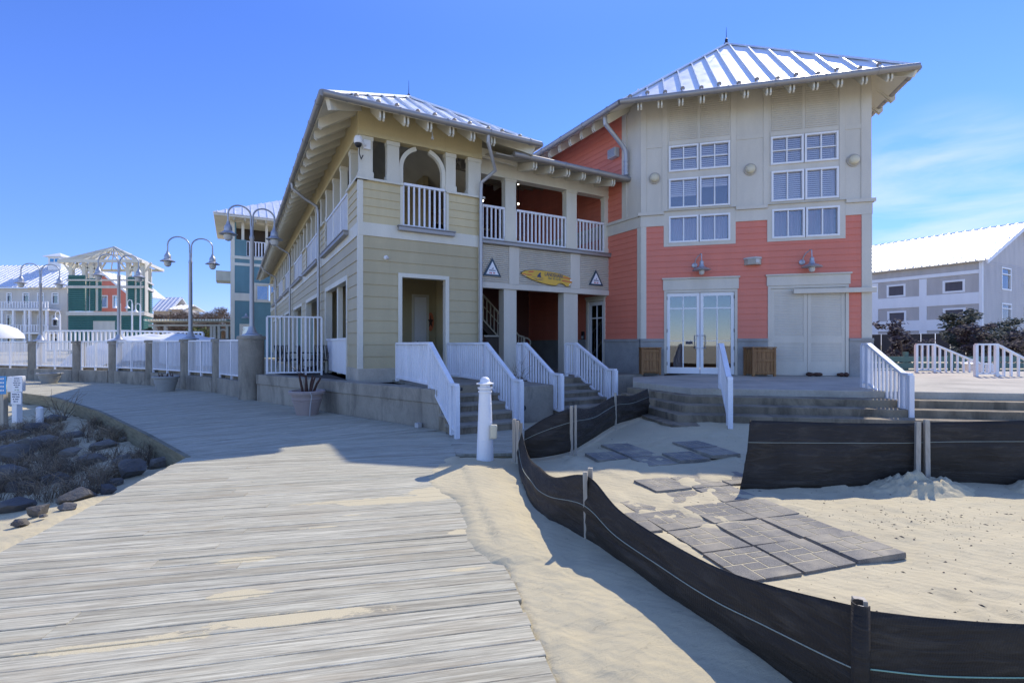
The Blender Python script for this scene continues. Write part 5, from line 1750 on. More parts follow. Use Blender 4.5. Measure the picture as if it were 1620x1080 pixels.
# grey vent box on the coral gable side
t, z = F2.t(974), F2.z(974, 244.5)
vb = thing("vent_box", "small grey vent box high on the shaded coral wall beside the downspout", "vent", F2.pt(t, z - 0.15, 0.05))
mb = MB(); F2.box(mb, t - 0.20, t + 0.16, z - 0.14, z + 0.14, 0.018, 0.20); mb.build("housing", M_GREYBOX, vb, bevel=0.012)
mb = MB()
for k in range(5): F2.box(mb, t - 0.17, t + 0.13, z - 0.11 + k * 0.05, z - 0.085 + k * 0.05, 0.2005, 0.225)
mb.build("grille", M_LAMP, vb)
# security camera on the loggia corner
t, z = 0.10, FF.z(575, 230, 0.1)
sc_ = thing("security_camera", "white dome security camera bracketed to the corner column under the eaves", "camera", FF.pt(t, z - 0.25, 0.1))
mb = MB(); FF.box(mb, 0.10, 0.26, z - 0.05, z + 0.17, -0.019, 0.06); mb.build("junction_box", M_WHITE, sc_, bevel=0.012)
cc = FF.pt(-0.06, z, 0.20)
mb = MB(); mb.tube([FF.pt(0.15, z + 0.02, 0.06), FF.pt(0.08, z + 0.0, 0.14), FF.pt(-0.06, z + 0.14, 0.20)], 0.022, 8); mb.build("arm", M_WHITE, sc_, smooth=True)
mb = MB(); mb.lathe(cc, [(0.085, -0.02), (0.10, 0.0), (0.10, 0.08), (0.075, 0.14), (0.03, 0.165)], 20); mb.build("housing", M_WHITE, sc_, smooth=True)
mb = MB(); mb.lathe(cc, [(0.02, -0.11), (0.055, -0.095), (0.078, -0.06), (0.08, -0.021)], 18); mb.build("dome", M_BLACK, sc_, smooth=True)
mb = MB(); mb.tube([FF.pt(-0.02, z - 0.02, 0.13), FF.pt(-0.02, z - 0.22, 0.12), FF.pt(0.03, z - 0.33, 0.09), FF.pt(0.08, z - 0.22, 0.05)], 0.014, 6); mb.build("cable", M_BLACK, sc_, smooth=True)
t, z = FF.t(610), FF.z(610, 408)
wl_ = thing("wall_camera", "small round white camera on the olive boards left of the entrance", "camera", FF.pt(t, z - 0.05, 0.02))
mb = MB(); mb.lathe(FF.pt(t, z, 0.018), [(0.055, 0), (0.055, 0.03), (0.04, 0.05)], 16, axis=FF.n); mb.build("base", M_WHITE, wl_, smooth=True)
mb = MB(); mb.lathe(FF.pt(t + 0.02, z - 0.01, 0.069), [(0.035, 0.0), (0.03, 0.03), (0.012, 0.042)], 12, axis=FF.n + FF.u * 0.5); mb.build("lens", M_GREYBOX, wl_, smooth=True)
# eave lamp under the pavilion
t, z = FF.t(684, 0.5), FF.z(684, 217, 0.5)
el = thing("eave_lamp", "tiny clear lamp hanging below the pavilion rafters", "lamp", FF.pt(t, z - 0.05, 0.5))
mb = MB(); mb.tube([FF.pt(t, z, 0.5), FF.pt(t, z + 0.12, 0.5)], 0.015, 8); mb.build("stem", M_GREYBOX, el)
mb = MB(); mb.lathe(FF.pt(t, z - 0.06, 0.5), [(0.02, 0), (0.04, 0.02), (0.035, 0.06)], 12); mb.build("globe", M_GLOBE, el, smooth=True)
# orange starfish plaque in the entrance
t, z = FB.t(680.5), FB.z(680.5, 509)
sf = thing("wall_plaque", "orange oval starfish plaque on the inner wall of the entrance", "plaque", FB.pt(t, z - 0.3, 0.03))
mb = MB(); mb.prism([FB.pt(t + 0.11 * math.cos(a), z + 0.30 * math.sin(a), 0.022) for a in [k * math.pi / 12 for k in range(24)]], FB.n * 0.02); mb.build("plate", M_ORANGE, sf)
mb = MB()
mb.prism([FB.pt(t + (0.10 if k % 2 == 0 else 0.04) * math.cos(k * math.pi / 5 + 1.57), z + (0.22 if k % 2 == 0 else 0.09) * math.sin(k * math.pi / 5 + 1.57), 0.043) for k in range(10)], FB.n * 0.012); mb.build("starfish", M_BROWN_F, sf)

# things stored in the porch
ck = thing("bar_counter", "dark brown counter standing under the porch stairs", "counter", uv(6.9, -14.3, PZ))
mb = MB(); uvbox(mb, 6.2, 7.7, -14.7, -14.1, PZ, PZ + 1.1); mb.build("body", M_BROWN_D, ck)
mb = MB(); uvbox(mb, 6.12, 7.78, -14.75, -14.02, PZ + 1.101, PZ + 1.15); mb.build("top", M_PANEL, ck)
bx = thing("storage_bin", "white storage bin sitting on top of the dark porch counter", "bin", uv(6.45, -14.4, PZ + 1.15))
mb = MB(); uvbox(mb, 6.3, 6.6, -14.55, -14.25, PZ + 1.151, PZ + 1.42); mb.build("tub", M_GREYBOX, bx, bevel=0.02)
mb = MB(); uvbox(mb, 6.28, 6.62, -14.57, -14.23, PZ + 1.421, PZ + 1.46); mb.build("lid", M_WHITE, bx, bevel=0.01)
cv = thing("covered_cart", "cart draped with brown canvas beside the white stair rail", "cart", uv(6.2, -13.2, PZ))
mb = MB()
n = 20
vs_, fs_ = [], []
for j, (zz, rr) in enumerate(((0.55, 0.50), (0.8, 0.46), (1.0, 0.40), (1.15, 0.30), (1.22, 0.1))):
    for k in range(n):
        a = 2 * math.pi * k / n
        r_ = rr * (1 + 0.09 * math.sin(5 * a + j) + 0.05 * math.sin(9 * a))
        p = uv(6.2 + r_ * math.cos(a) * 0.85, -13.2 + r_ * math.sin(a) * 0.8, PZ + zz + 0.05 * math.sin(3 * a) * (1 - j / 5))
        vs_.append(p)
    if j:
        fs_ += [((j - 1) * n + k, (j - 1) * n + (k + 1) % n, j * n + (k + 1) % n, j * n + k) for k in range(n)]
fs_.append(tuple(range(4 * n, 5 * n)))
mb.add(vs_, fs_); mb.build("cover", M_BROWN_F, cv, smooth=True)
mb = MB(); uvbox(mb, 5.97, 6.45, -13.5, -12.9, PZ + 0.12, PZ + 0.62); mb.build("box", M_WHITE, cv, bevel=0.02)
mb = MB(); uvbox(mb, 6.05, 6.38, -12.899, -12.89, PZ + 0.2, PZ + 0.4); mb.build("label_panel", M_ORSTRIPE, cv)
for a, b in ((6.02, -13.4), (6.4, -13.4), (6.02, -13.0), (6.4, -13.0)):
    mb = MB(); mb.lathe(uv(a, b, PZ + 0.06) - uv(0.02, 0), [(0.06, 0), (0.06, 0.04)], 12, axis=uv(1, 0)); mb.build("wheel", M_BLACK, cv)
nt_ = thing("paper_notice", "white paper notice on the dark wall between the porch posts", "notice", uv(9.35, -16.99, 2.2))
FW = Face(uv(7.4, -17.0), (cu, su), (su, -cu))
mb = MB(); FW.box(mb, 2.0, 2.3, 2.0, 2.55, 0.002, 0.012); mb.build("sheet", M_SIGNW, nt_)
for k, w_ in enumerate(((0.2,), (0.12, 0.08), (0.22,), (0.1, 0.1))): dashes(nt_, FW, 2.15, 2.45 - 0.1 * k, 0.013, w_, 0.04, M_INK)
kp = thing("card_reader", "black keypad box on the coral wall by the porch side door", "keypad", F2.pt(2.72, 1.9, 0.03))
mb = MB(); F2.box(mb, 2.66, 2.80, 1.75, 2.05, 0.018, 0.07); mb.build("housing", M_BLACK, kp, bevel=0.008)
mb = MB(); F2.box(mb, 2.68, 2.78, 1.8, 1.9, 0.0705, 0.078); mb.build("keys", M_GREYBOX, kp)

# brown timber bins beside the doors
def wood_bin(px0, px1, pytop, label, rot):
    d = 0.34
    t0, t1 = FT.t(px0, d), FT.t(px1, d)
    c = FT.pt((t0 + t1) / 2, PZ, d); w_ = (t1 - t0) / 2 * 0.88
    zt = FT.z((px0 + px1) / 2, pytop, d)
    r_ = FT.ang() + R(rot)
    ax, ay = Vector((math.cos(r_), math.sin(r_), 0)), Vector((-math.sin(r_), math.cos(r_), 0))
    th_ = thing("timber_bin", label, "bin", c, "brown timber bins beside the white doors")
    up = Vector((0, 0, 1)); hd = w_ * 0.85
    def bb(mb, x0, x1, y0, y1, z0, z1): mb.hexa([c + ax * x0 + ay * y0 + up * z0, c + ax * x1 + ay * y0 + up * z0, c + ax * x1 + ay * y1 + up * z0, c + ax * x0 + ay * y1 + up * z0, c + ax * x0 + ay * y0 + up * z1, c + ax * x1 + ay * y0 + up * z1, c + ax * x1 + ay * y1 + up * z1, c + ax * x0 + ay * y1 + up * z1])
    H = zt - PZ
    mb = MB()
    for k in range(5):
        s = 2 * w_ / 5
        bb(mb, -w_ + k * s + 0.004, -w_ + (k + 1) * s - 0.004, -hd, -hd + 0.02, 0.05, H - 0.03)
        bb(mb, -w_ + k * s + 0.004, -w_ + (k + 1) * s - 0.004, hd - 0.02, hd, 0.05, H - 0.03)
        s2 = 2 * hd / 5
        bb(mb, -w_, -w_ + 0.02, -hd + k * s2 + 0.024, -hd + (k + 1) * s2 - 0.024, 0.05, H - 0.03)
        bb(mb, w_ - 0.02, w_, -hd + k * s2 + 0.024, -hd + (k + 1) * s2 - 0.024, 0.05, H - 0.03)
    mb.build("slat_panel", M_STAIN, th_)
    for sx in (-1, 1):
        for sy in (-1, 1): mb = MB(); bb(mb, sx * w_ - 0.03, sx * w_ + 0.03, sy * hd - 0.03, sy * hd + 0.03, 0.0, H - 0.02); mb.build("corner_post", M_STAIN, th_, bevel=0.005)
    for z in (0.08, H * 0.52, H - 0.12):
        mb = MB(); bb(mb, -w_ + 0.03, w_ - 0.03, -hd - 0.022, -hd - 0.001, z, z + 0.06); mb.build("rail", M_STAIN, th_)
    mb = MB(); bb(mb, -w_ - 0.045, w_ + 0.045, -hd - 0.045, hd + 0.045, H - 0.018, H + 0.015); mb.build("top", M_STAIN, th_, bevel=0.006)
wood_bin(1012.5, 1044, 550, "square brown timber bin to the left of the white French doors", 8)
wood_bin(1181, 1222, 549.5, "square brown timber bin between the French doors and the shutters", 14)
def sand_bag(px, w_, label, k):
    t = FT.t(px, 0.18)
    mb = MB(); n = 14; vs_, fs_ = [], []
    for j in range(8):
        f = j / 7
        rr = math.sin(math.pi * min(max(f, 0.06), 0.94)) ** 0.5
        for i in range(n):
            a = 2 * math.pi * i / n
            vs_.append(FT.pt(t - w_ + 2 * w_ * f, PZ + 0.055 + 0.058 * rr * math.sin(a) * (1 + 0.2 * math.sin(7 * f + k)), 0.18 + 0.10 * rr * math.cos(a)))
        if j: fs_ += [((j - 1) * n + i, (j - 1) * n + (i + 1) % n, j * n + (i + 1) % n, j * n + i) for i in range(n)]
    fs_ += [tuple(range(n - 1, -1, -1)), tuple(range(7 * n, 8 * n))]
    mb.add(vs_, fs_); o = mb.build("sand_bag", M_BROWN_F, None, smooth=True, sharp=60); tag(o, label, "sandbag", "sandbags at the foot of the shutters")
sand_bag(1282, 0.10, "limp brown sandbag at the foot of the shutters, leftmost of the four", 0)
sand_bag(1294, 0.10, "limp brown sandbag touching the shutters just right of their middle", 1)
sand_bag(1330, 0.08, "limp brown sandbag at the foot of the shutters, third from the left", 2)
sand_bag(1338, 0.07, "limp brown sandbag against the shutters beside the stone base at the corner", 3)

# ------------------------------------------------------------------ stair rails
def stair_rail(label, u, vs4, zb, zland=PZ, sp=0.115):
    """level - slope - level, along v at a fixed u"""
    v0, v1, v2, v3 = vs4
    P = [uv(u, v) for v in vs4]
    r = thing("stair_rail", label, "railing", uv(u, v3, zb), "white rails beside the porch stairs")
    rail_run(r, [(P[0].x, P[0].y, zland + 0.90, zland + 0.06), (P[1].x, P[1].y, zland + 0.90, zland + 0.06), (P[2].x, P[2].y, zb + 0.93, zb + 0.13), (P[3].x, P[3].y, zb + 0.93, zb + 0.10)], sp, 0.034, post_at=(0, 1, 2, 3),
             feet={0: zland - 0.0, 1: zland - 0.0, 2: zb + 0.02, 3: zb - 0.02})
    return r
ra_ = stair_rail("white stair rail along the end of the concrete planter wall, leftmost of the porch rails", 3.33, (-11.35, -9.12, -8.02, -7.80), 0.0)
mb = MB(); c = uv(3.40, -7.83, 0.83); mb.lathe(c, [(0.03, 0), (0.03, 0.035)], 12, axis=uv(1, 0)); mb.build("end_knob", M_BLACK, ra_)
stair_rail("white stair rail rising behind the white lighthouse bollard", 4.80, (-11.80, -9.62, -8.38, -8.12), 0.0)
stair_rail("white stair rail standing against the planter block with the drain hole", 6.10, (-10.47, -10.12, -8.95, -8.62), 0.05)
stair_rail("white stair rail nearest the coral wall, behind the black silt fence", 7.81, (-10.82, -10.37, -9.15, -8.85), 0.1)
def step_rail(label, x0, y0, x1, y1, zb, g="white rails on the patio steps"):
    r = thing("step_rail", label, "railing", (x1, y1, zb), g)
    a, b = Vector((x0, y0, 0)), Vector((x1, y1, 0)); d = (b - a)
    p = lambda f: a + d * f
    q = [p(0), p(0.13), p(0.87), p(1)]
    rail_run(r, [(q[0].x, q[0].y, 1.63, PZ + 0.08), (q[1].x, q[1].y, 1.63, PZ + 0.08), (q[2].x, q[2].y, zb + 0.86, zb + 0.12), (q[3].x, q[3].y, zb + 0.86, zb + 0.10)], 0.115, 0.034, post_at=(0, 1, 2, 3), feet={0: PZ, 1: PZ, 2: zb, 3: zb - 0.03})
    return r
step_rail("white step rail running down the patio steps in front of the French doors", 4.08, 9.62, 3.52, 7.92, 0.22)
step_rail("white step rail down the patio steps below the coral building's outer corner", 6.95, 9.72, 6.72, 8.28, 0.26)
def far_rail(label, x0, x1, y, x2=None):
    r = thing("step_rail", label, "railing", (x0, y, PZ), "white rails at the sunlit back of the patio")
    rail_run(r, [(x0, y, 1.63, PZ + 0.06), (x0 + 0.55, y, 1.63, PZ + 0.06), (x1 - 0.35, y + 0.1, 1.02, 0.10), (x1, y + 0.1, 1.02, 0.10)], 0.2, 0.045, post_at=(0, 1, 2, 3), feet={0: PZ, 1: PZ, 2: 0.0, 3: 0.0})
    return r
mb = MB(); mb.box(13.6, 30, 10.7, 14.8, -0.2, 0.36)
far_rail("white rail descending beyond the sunlit patio, the one whose lower end meets a white post", 12.55, 15.0, 15.25)
far_rail("white rail descending at the right edge beyond the sunlit patio, nearer of that pair", 12.42, 14.6, 13.15)

# ------------------------------------------------------------------ curved balustrade: round pillars, low walls, white panels, lamp posts
PIL = [(-7.72, 14.55, 0.345, 1.86), (-9.85, 16.55, 0.22, 1.80), (-11.85, 17.95, 0.23, 1.80), (-14.35, 19.6, 0.23, 1.78), (-16.8, 20.8, 0.23, 1.76), (-18.9, 21.45, 0.23, 1.76), (-21.9, 22.55, 0.24, 1.76), (-25.2, 23.7, 0.24, 1.76)]
pl_lab = ["thick round concrete pillar at the near end of the curved balustrade, carrying the tallest-looking lamp post",
          "slim round concrete pillar without a lamp, nearest the thick end pillar",
          "round concrete pillar carrying the lamp post against open sky, beside a pot",
          "slim round concrete pillar without a lamp, left of the pot by the balustrade",
          "round concrete pillar carrying the lamp post in front of the green pergola building",
          "slim round concrete pillar without a lamp, right of the tilted pale pot",
          "round concrete pillar carrying the lamp post in front of the pale apartments",
          "round concrete pillar at the far left end of the balustrade"]
for (x, y, r_, h), lab in zip(PIL, pl_lab):
    t = thing("concrete_pillar", lab, "pillar", (x, y, -0.05), "round pillars of the curved balustrade")
    mb = MB(); mb.lathe((x, y, -0.1), [(r_, 0), (r_, h * 0.99)], 28); mb.build("shaft", M_CONC, t, smooth=True)
    mb = MB(); mb.lathe((x, y, h - 0.11), [(r_ + 0.035, 0), (r_ + 0.045, 0.02), (r_ + 0.045, 0.075), (r_ + 0.02, 0.11)], 28); mb.build("cap", M_CONC, t, smooth=True)
sec_lab = ["next to the thick end pillar", "just right of the sky-lit lamp pillar", "behind the upright pot, left of the sky-lit lamp pillar",
           "right of the lamp pillar by the green pergola building", "left of the lamp pillar by the green pergola building", "behind the tilted pale pot", "at the far left edge beyond the last lamp post"]
for k in range(7):
    a, b = Vector((PIL[k][0], PIL[k][1], 0)), Vector((PIL[k + 1][0], PIL[k + 1][1], 0))
    d = (b - a).normalized(); n_ = Vector((-d.y, d.x, 0))
    if n_.y > 0: n_ = -n_
    a2, b2 = a + d * (PIL[k][2] + 0.005), b - d * (PIL[k + 1][2] + 0.005)
    t = thing("low_wall", "low concrete wall of the balustrade " + sec_lab[k], "wall", ((a.x + b.x) / 2, (a.y + b.y) / 2, -0.05), "low walls of the curved balustrade")
    mb = MB(); mb.bar(a2 + n_ * 0.04 + Vector((0, 0, 0.22)), b2 + n_ * 0.04 + Vector((0, 0, 0.22)), 0.24, 0.56); mb.build("wall_front", M_CONC, t, bevel=0.012)
    mb = MB(); mb.bar(a2 - n_ * 0.21 + Vector((0, 0, 0.26)), b2 - n_ * 0.21 + Vector((0, 0, 0.26)), 0.24, 0.75); mb.build("wall_back", M_STEP, t)
    f = thing("fence_panel", "white metal railing panel " + sec_lab[k], "fence", ((a.x + b.x) / 2, (a.y + b.y) / 2, 0.5), "white panels of the curved balustrade")
    o_ = n_ * 0.06
    p, q = a2 + d * 0.03 + o_, b2 - d * 0.03 + o_
    m_ = (p + q) / 2
    rail_run(f, [(p.x, p.y, 1.76, 0.62), (m_.x, m_.y, 1.76, 0.62), (q.x, q.y, 1.76, 0.62)], 0.102, 0.024, post=0.055, post_at=(0, 1, 2), hand=(0.06, 0.05), feet={0: 0.495, 1: 0.495, 2: 0.495})

def lamp_post(x, y, z0, ztop, arm, al, label):
    t = thing("lamp_post", label, "lamp post", (x, y, z0), "twin-arm lamp posts on the balustrade")
    mb = MB(); mb.lathe((x, y, z0), [(0.27, 0), (0.265, 0.03), (0.16, 0.07), (0.11, 0.16), (0.085, 0.27)], 24); mb.build("base", M_LAMP, t, smooth=True)
    zs = ztop - 0.95
    mb = MB(); mb.lathe((x, y, z0 + 0.26), [(0.066, 0), (0.056, zs - z0 - 0.28), (0.064, zs - z0 - 0.26), (0.064, zs - z0 - 0.2), (0.042, zs - z0 - 0.14), (0.038, zs - z0 + 0.1)], 20); mb.build("pole", M_LAMP, t, smooth=True)
    for s in (-1, 1):
        dx, dy = math.cos(al) * s, math.sin(al) * s
        pts = [Vector((x + dx * 0.02, y + dy * 0.02, zs + 0.05))]
        for k in range(15):
            th = math.pi - math.pi * k / 14
            rr = arm / 2
            pts.append(Vector((x + dx * (0.03 + rr + rr * math.cos(th)), y + dy * (0.03 + rr + rr * math.cos(th)), ztop - rr * 0.95 - 0.02 + rr * 0.95 * math.sin(th))))
        hx, hy_ = x + dx * (arm + 0.03), y + dy * (arm + 0.03)
        pts.append(Vector((hx, hy_, ztop - arm / 2 - 0.25)))
        mb = MB(); mb.tube(pts, 0.024, 10); mb.build("arm", M_LAMP, t, smooth=True)
        zh = ztop - arm / 2 - 0.25
        mb = MB(); mb.lathe((hx, hy_, zh - 0.36), [(0.235, 0.0), (0.24, 0.012), (0.15, 0.06), (0.105, 0.10), (0.105, 0.20), (0.085, 0.25), (0.05, 0.30), (0.04, 0.37)], 24); sh_ = mb.build("lamp_shade", M_LAMP, t, smooth=True)
        mb = MB(); mb.lathe((hx, hy_, zh - 0.55), [(0.03, 0), (0.085, 0.03), (0.115, 0.10), (0.115, 0.185)], 18); mb.build("globe", M_GLOBE, sh_, smooth=True)
lamp_post(-7.68, 14.5, 1.86, 5.67, 0.58, R(36), "grey twin-arm lamp post in front of the teal building, on the thick pillar")
lamp_post(-11.75, 17.95, 1.80, 5.52, 0.66, R(28), "grey twin-arm lamp post standing alone against open sky")
lamp_post(-16.65, 20.8, 1.76, 5.42, 0.66, R(24), "grey twin-arm lamp post in front of the green pergola building")
lamp_post(-21.65, 22.55, 1.76, 5.32, 0.66, R(22), "grey twin-arm lamp post in front of the pale apartments")

# tall white fence beside the wing
tf = thing("tall_fence", "tall white metal fence panel between the thick pillar and the olive wing", "fence", (-6.4, 14.5, 0.7))
p, q = Vector((-7.13, 14.3, 0)), Vector((-5.72, 14.75, 0))
m_ = (p * 0.3 + q * 0.7)
rail_run(tf, [(p.x, p.y, 2.44, 0.76), (m_.x, m_.y, 2.44, 0.76), (q.x, q.y, 2.44, 0.76)], 0.115, 0.032, post=0.055, post_at=(0, 1, 2), hand=(0.05, 0.045), feet={0: 0.69, 1: 0.69, 2: 0.69})
# stacked black chairs behind it
def patio_chair(x, y, rz, label):
    t = thing("patio_chair", label, "chair", (x, y, 0.69), "black metal patio chairs behind the tall white fence")
    c, s = math.cos(rz), math.sin(rz)
    P = lambda a, b, z: Vector((x + c * a - s * b, y + s * a + c * b, 0.69 + z))
    mb = MB(); mb.hexa([P(-0.24, -0.24, 0.42), P(0.24, -0.24, 0.42), P(0.24, 0.24, 0.40), P(-0.24, 0.24, 0.40), P(-0.24, -0.24, 0.45), P(0.24, -0.24, 0.45), P(0.24, 0.24, 0.43), P(-0.24, 0.24, 0.43)]); mb.build("seat", M_BLACK, t)
    mb = MB()
    for k in range(6): mb.bar(P(-0.2 + 0.08 * k, 0.25, 0.45), P(-0.2 + 0.08 * k, 0.33, 0.86), 0.025, 0.015)
    mb.tube([P(-0.24, 0.24, 0.45), P(-0.24, 0.33, 0.88), P(0.24, 0.33, 0.88), P(0.24, 0.24, 0.45)], 0.016, 6); mb.build("backrest", M_BLACK, t)
    for a in (-0.22, 0.22):
        for b in (-0.22, 0.24):
            mb = MB(); mb.tube([P(a, b, 0.43), P(a * 1.1, b * 1.15, 0.0)], 0.014, 6); mb.build("leg", M_BLACK, t)
        mb = MB(); mb.tube([P(a * 1.15, -0.2, 0.43), P(a * 1.2, -0.2, 0.64), P(a * 1.2, 0.1, 0.66), P(a * 1.15, 0.28, 0.64)], 0.014, 6); mb.build("armrest", M_BLACK, t)
for k, (x, y, rz, lab) in enumerate(((-7.0, 15.4, 2.6, "black metal patio chair right behind the end post of the tall white fence"), (-6.45, 15.6, 2.2, "black metal patio chair in the middle behind the tall white fence"), (-5.95, 15.75, 2.9, "black metal patio chair nearest the olive wing's downspout"), (-7.4, 16.2, 1.0, "black metal patio chair farthest back behind the thick pillar"))):
    patio_chair(x, y, rz, lab)

# ------------------------------------------------------------------ plant pots
def pot(name, label, x, y, z, r0, r1, h, mat, tilt=0.0, taz=0.0):
    t = thing(name, label, "plant pot", (x, y, z), None)
    prof = [(r0, 0), (r0 + (r1 - r0) * 0.15, h * 0.15), (r0 + (r1 - r0) * 0.52, h * 0.52), (r0 + (r1 - r0) * 0.54 + 0.012, h * 0.53), (r0 + (r1 - r0) * 0.56 + 0.012, h * 0.57), (r0 + (r1 - r0) * 0.57, h * 0.58), (r0 + (r1 - r0) * 0.64 + 0.012, h * 0.66), (r0 + (r1 - r0) * 0.66, h * 0.70), (r1 - 0.02, h * 0.86), (r1 + 0.02, h * 0.87), (r1 + 0.03, h * 0.97), (r1 + 0.015, h), (r1 - 0.03, h), (r1 - 0.045, h * 0.93)]
    ax = Vector((math.sin(tilt) * math.cos(taz), math.sin(tilt) * math.sin(taz), math.cos(tilt)))
    mb = MB(); mb.lathe((x, y, z), prof, 36, axis=ax); mb.build("pot", mat, t, smooth=True, sharp=30)
    mb = MB(); mb.lathe(Vector((x, y, z)) + ax * h * 0.90, [(r1 - 0.046, 0), (r1 * 0.6, 0.02), (0.03, 0.035)], 24, axis=ax); mb.build("soil", M_MULCH, t, smooth=True)
    return t
px_, py_ = G(483, 656)
pt1 = pot("plant_pot", "mauve-brown ribbed pot with dark cut stems by the concrete planter wall", px_, py_ + 0.1, 0.0, 0.235, 0.37, 0.55, M_POT)
for k, (dx, dy, lean, h) in enumerate(((-0.10, 0.0, -0.10, 0.42), (-0.02, 0.05, -0.04, 0.40), (0.09, -0.03, 0.10, 0.36), (0.13, 0.04, 0.16, 0.33), (0.03, 0.1, 0.05, 0.38), (0.0, -0.07, 0.0, 0.3))):
    mb = MB(); b_ = Vector((px_ + dx, py_ + 0.1 + dy, 0.5)); mb.tube([b_, b_ + Vector((lean * 0.5, 0, h * 0.6)), b_ + Vector((lean, 0.02, h))], [0.032, 0.028, 0.02], 8); mb.build("stem", M_BROWN_F, pt1, smooth=True)
for i in range(5):
    a = 1.2 * i
    mb = MB(); b_ = Vector((px_ - 0.06, py_ + 0.12, 0.85)); mb.tube([b_, b_ + Vector((0.10 * math.cos(a) - 0.1, 0.06 * math.sin(a), 0.14)), b_ + Vector((0.24 * math.cos(a) - 0.12, 0.1 * math.sin(a), 0.27))], [0.007, 0.005, 0.003], 5); mb.build("dry_shoot", M_BROWN_F, pt1)
mb = MB(); mb.tube([(px_ + 0.22, py_ - 0.26, 0.53), (px_ + 0.235, py_ - 0.22, 0.45), (px_ + 0.19, py_ - 0.19, 0.2), (px_ + 0.17, py_ - 0.17, 0.0)], 0.010, 6); mb.build("tie_strap", M_GREYBOX, pt1)
px_, py_ = G(262.5, 618.5)
pt2 = pot("plant_pot", "pale grey ribbed pot standing upright before a balustrade panel", px_, py_, 0.0, 0.25, 0.38, 0.52, M_POT2)
for i in range(9):
    a = 0.7 * i
    mb = MB(); b_ = Vector((px_ + 0.2 * math.cos(a), py_ + 0.2 * math.sin(a), 0.5)); mb.tube([b_, b_ + Vector((0.03 * math.cos(3 * a), 0, 0.08 + 0.03 * (i % 3)))], [0.016, 0.008], 5); mb.build("stem", M_BROWN_F, pt2)
px_, py_ = G(82, 606)
pot("plant_pot", "pale sunlit pot at the left, standing before a balustrade panel with its rim cracked", px_, py_ - 0.1, 0.0, 0.24, 0.40, 0.44, M_POT2)

# ------------------------------------------------------------------ lighthouse bollard
px_, py_ = -0.37, 6.74
lb = thing("lighthouse_bollard", "white lighthouse-shaped bollard light standing in sand at the boardwalk's edge", "bollard", (px_, py_, 0.0))
zb_l = -0.06
prof = [(0.120, 0.0)]
for z, r_ in ((0.36, 0.107), (0.61, 0.098), (0.86, 0.089)):
    prof += [(r_ + 0.0015, z - 0.004), (r_ - 0.002, z - 0.002), (r_ - 0.002, z + 0.002), (r_, z + 0.004)]
prof += [(0.083, 1.0), (0.095, 1.005), (0.095, 1.03)]
mb = MB(); mb.lathe((px_, py_, zb_l), prof, 32); mb.build("shaft", M_WHITE, lb, smooth=True)
mb = MB(); mb.lathe((px_, py_, zb_l + 1.03), [(0.084, 0), (0.072, 0.02), (0.10, 0.022), (0.104, 0.05), (0.072, 0.055), (0.068, 0.09)], 28); mb.build("gallery", M_WHITE, lb, smooth=True, sharp=30)
mb = MB(); mb.lathe((px_, py_, zb_l + 1.118), [(0.118, 0.0), (0.122, 0.012), (0.08, 0.026), (0.07, 0.032), (0.066, 0.06), (0.05, 0.085), (0.025, 0.098), (0.004, 0.102)], 28); mb.build("cap", M_WHITE, lb, smooth=True, sharp=30)
mb = MB(); mb.box(px_ + 0.075, px_ + 0.17, py_ - 0.135, py_ - 0.06, 0.33, 0.52); mb.build("socket_cover", M_IVORY, lb, bevel=0.02)
lb2 = thing("lighthouse_bollard", "white lantern-topped post behind the sunlit rails at the right", "bollard", (15.2, 16.2, 0.0))
mb = MB(); mb.lathe((15.2, 16.2, 0), [(0.27, 0), (0.24, 0.85), (0.24, 0.95)], 20); mb.build("shaft", M_WHITE, lb2, smooth=True)
mb = MB(); mb.lathe((15.2, 16.2, 0.951), [(0.30, 0), (0.31, 0.03), (0.2, 0.05), (0.12, 0.12), (0.03, 0.17)], 20); mb.build("cap", M_WHITE, lb2, smooth=True, sharp=30)

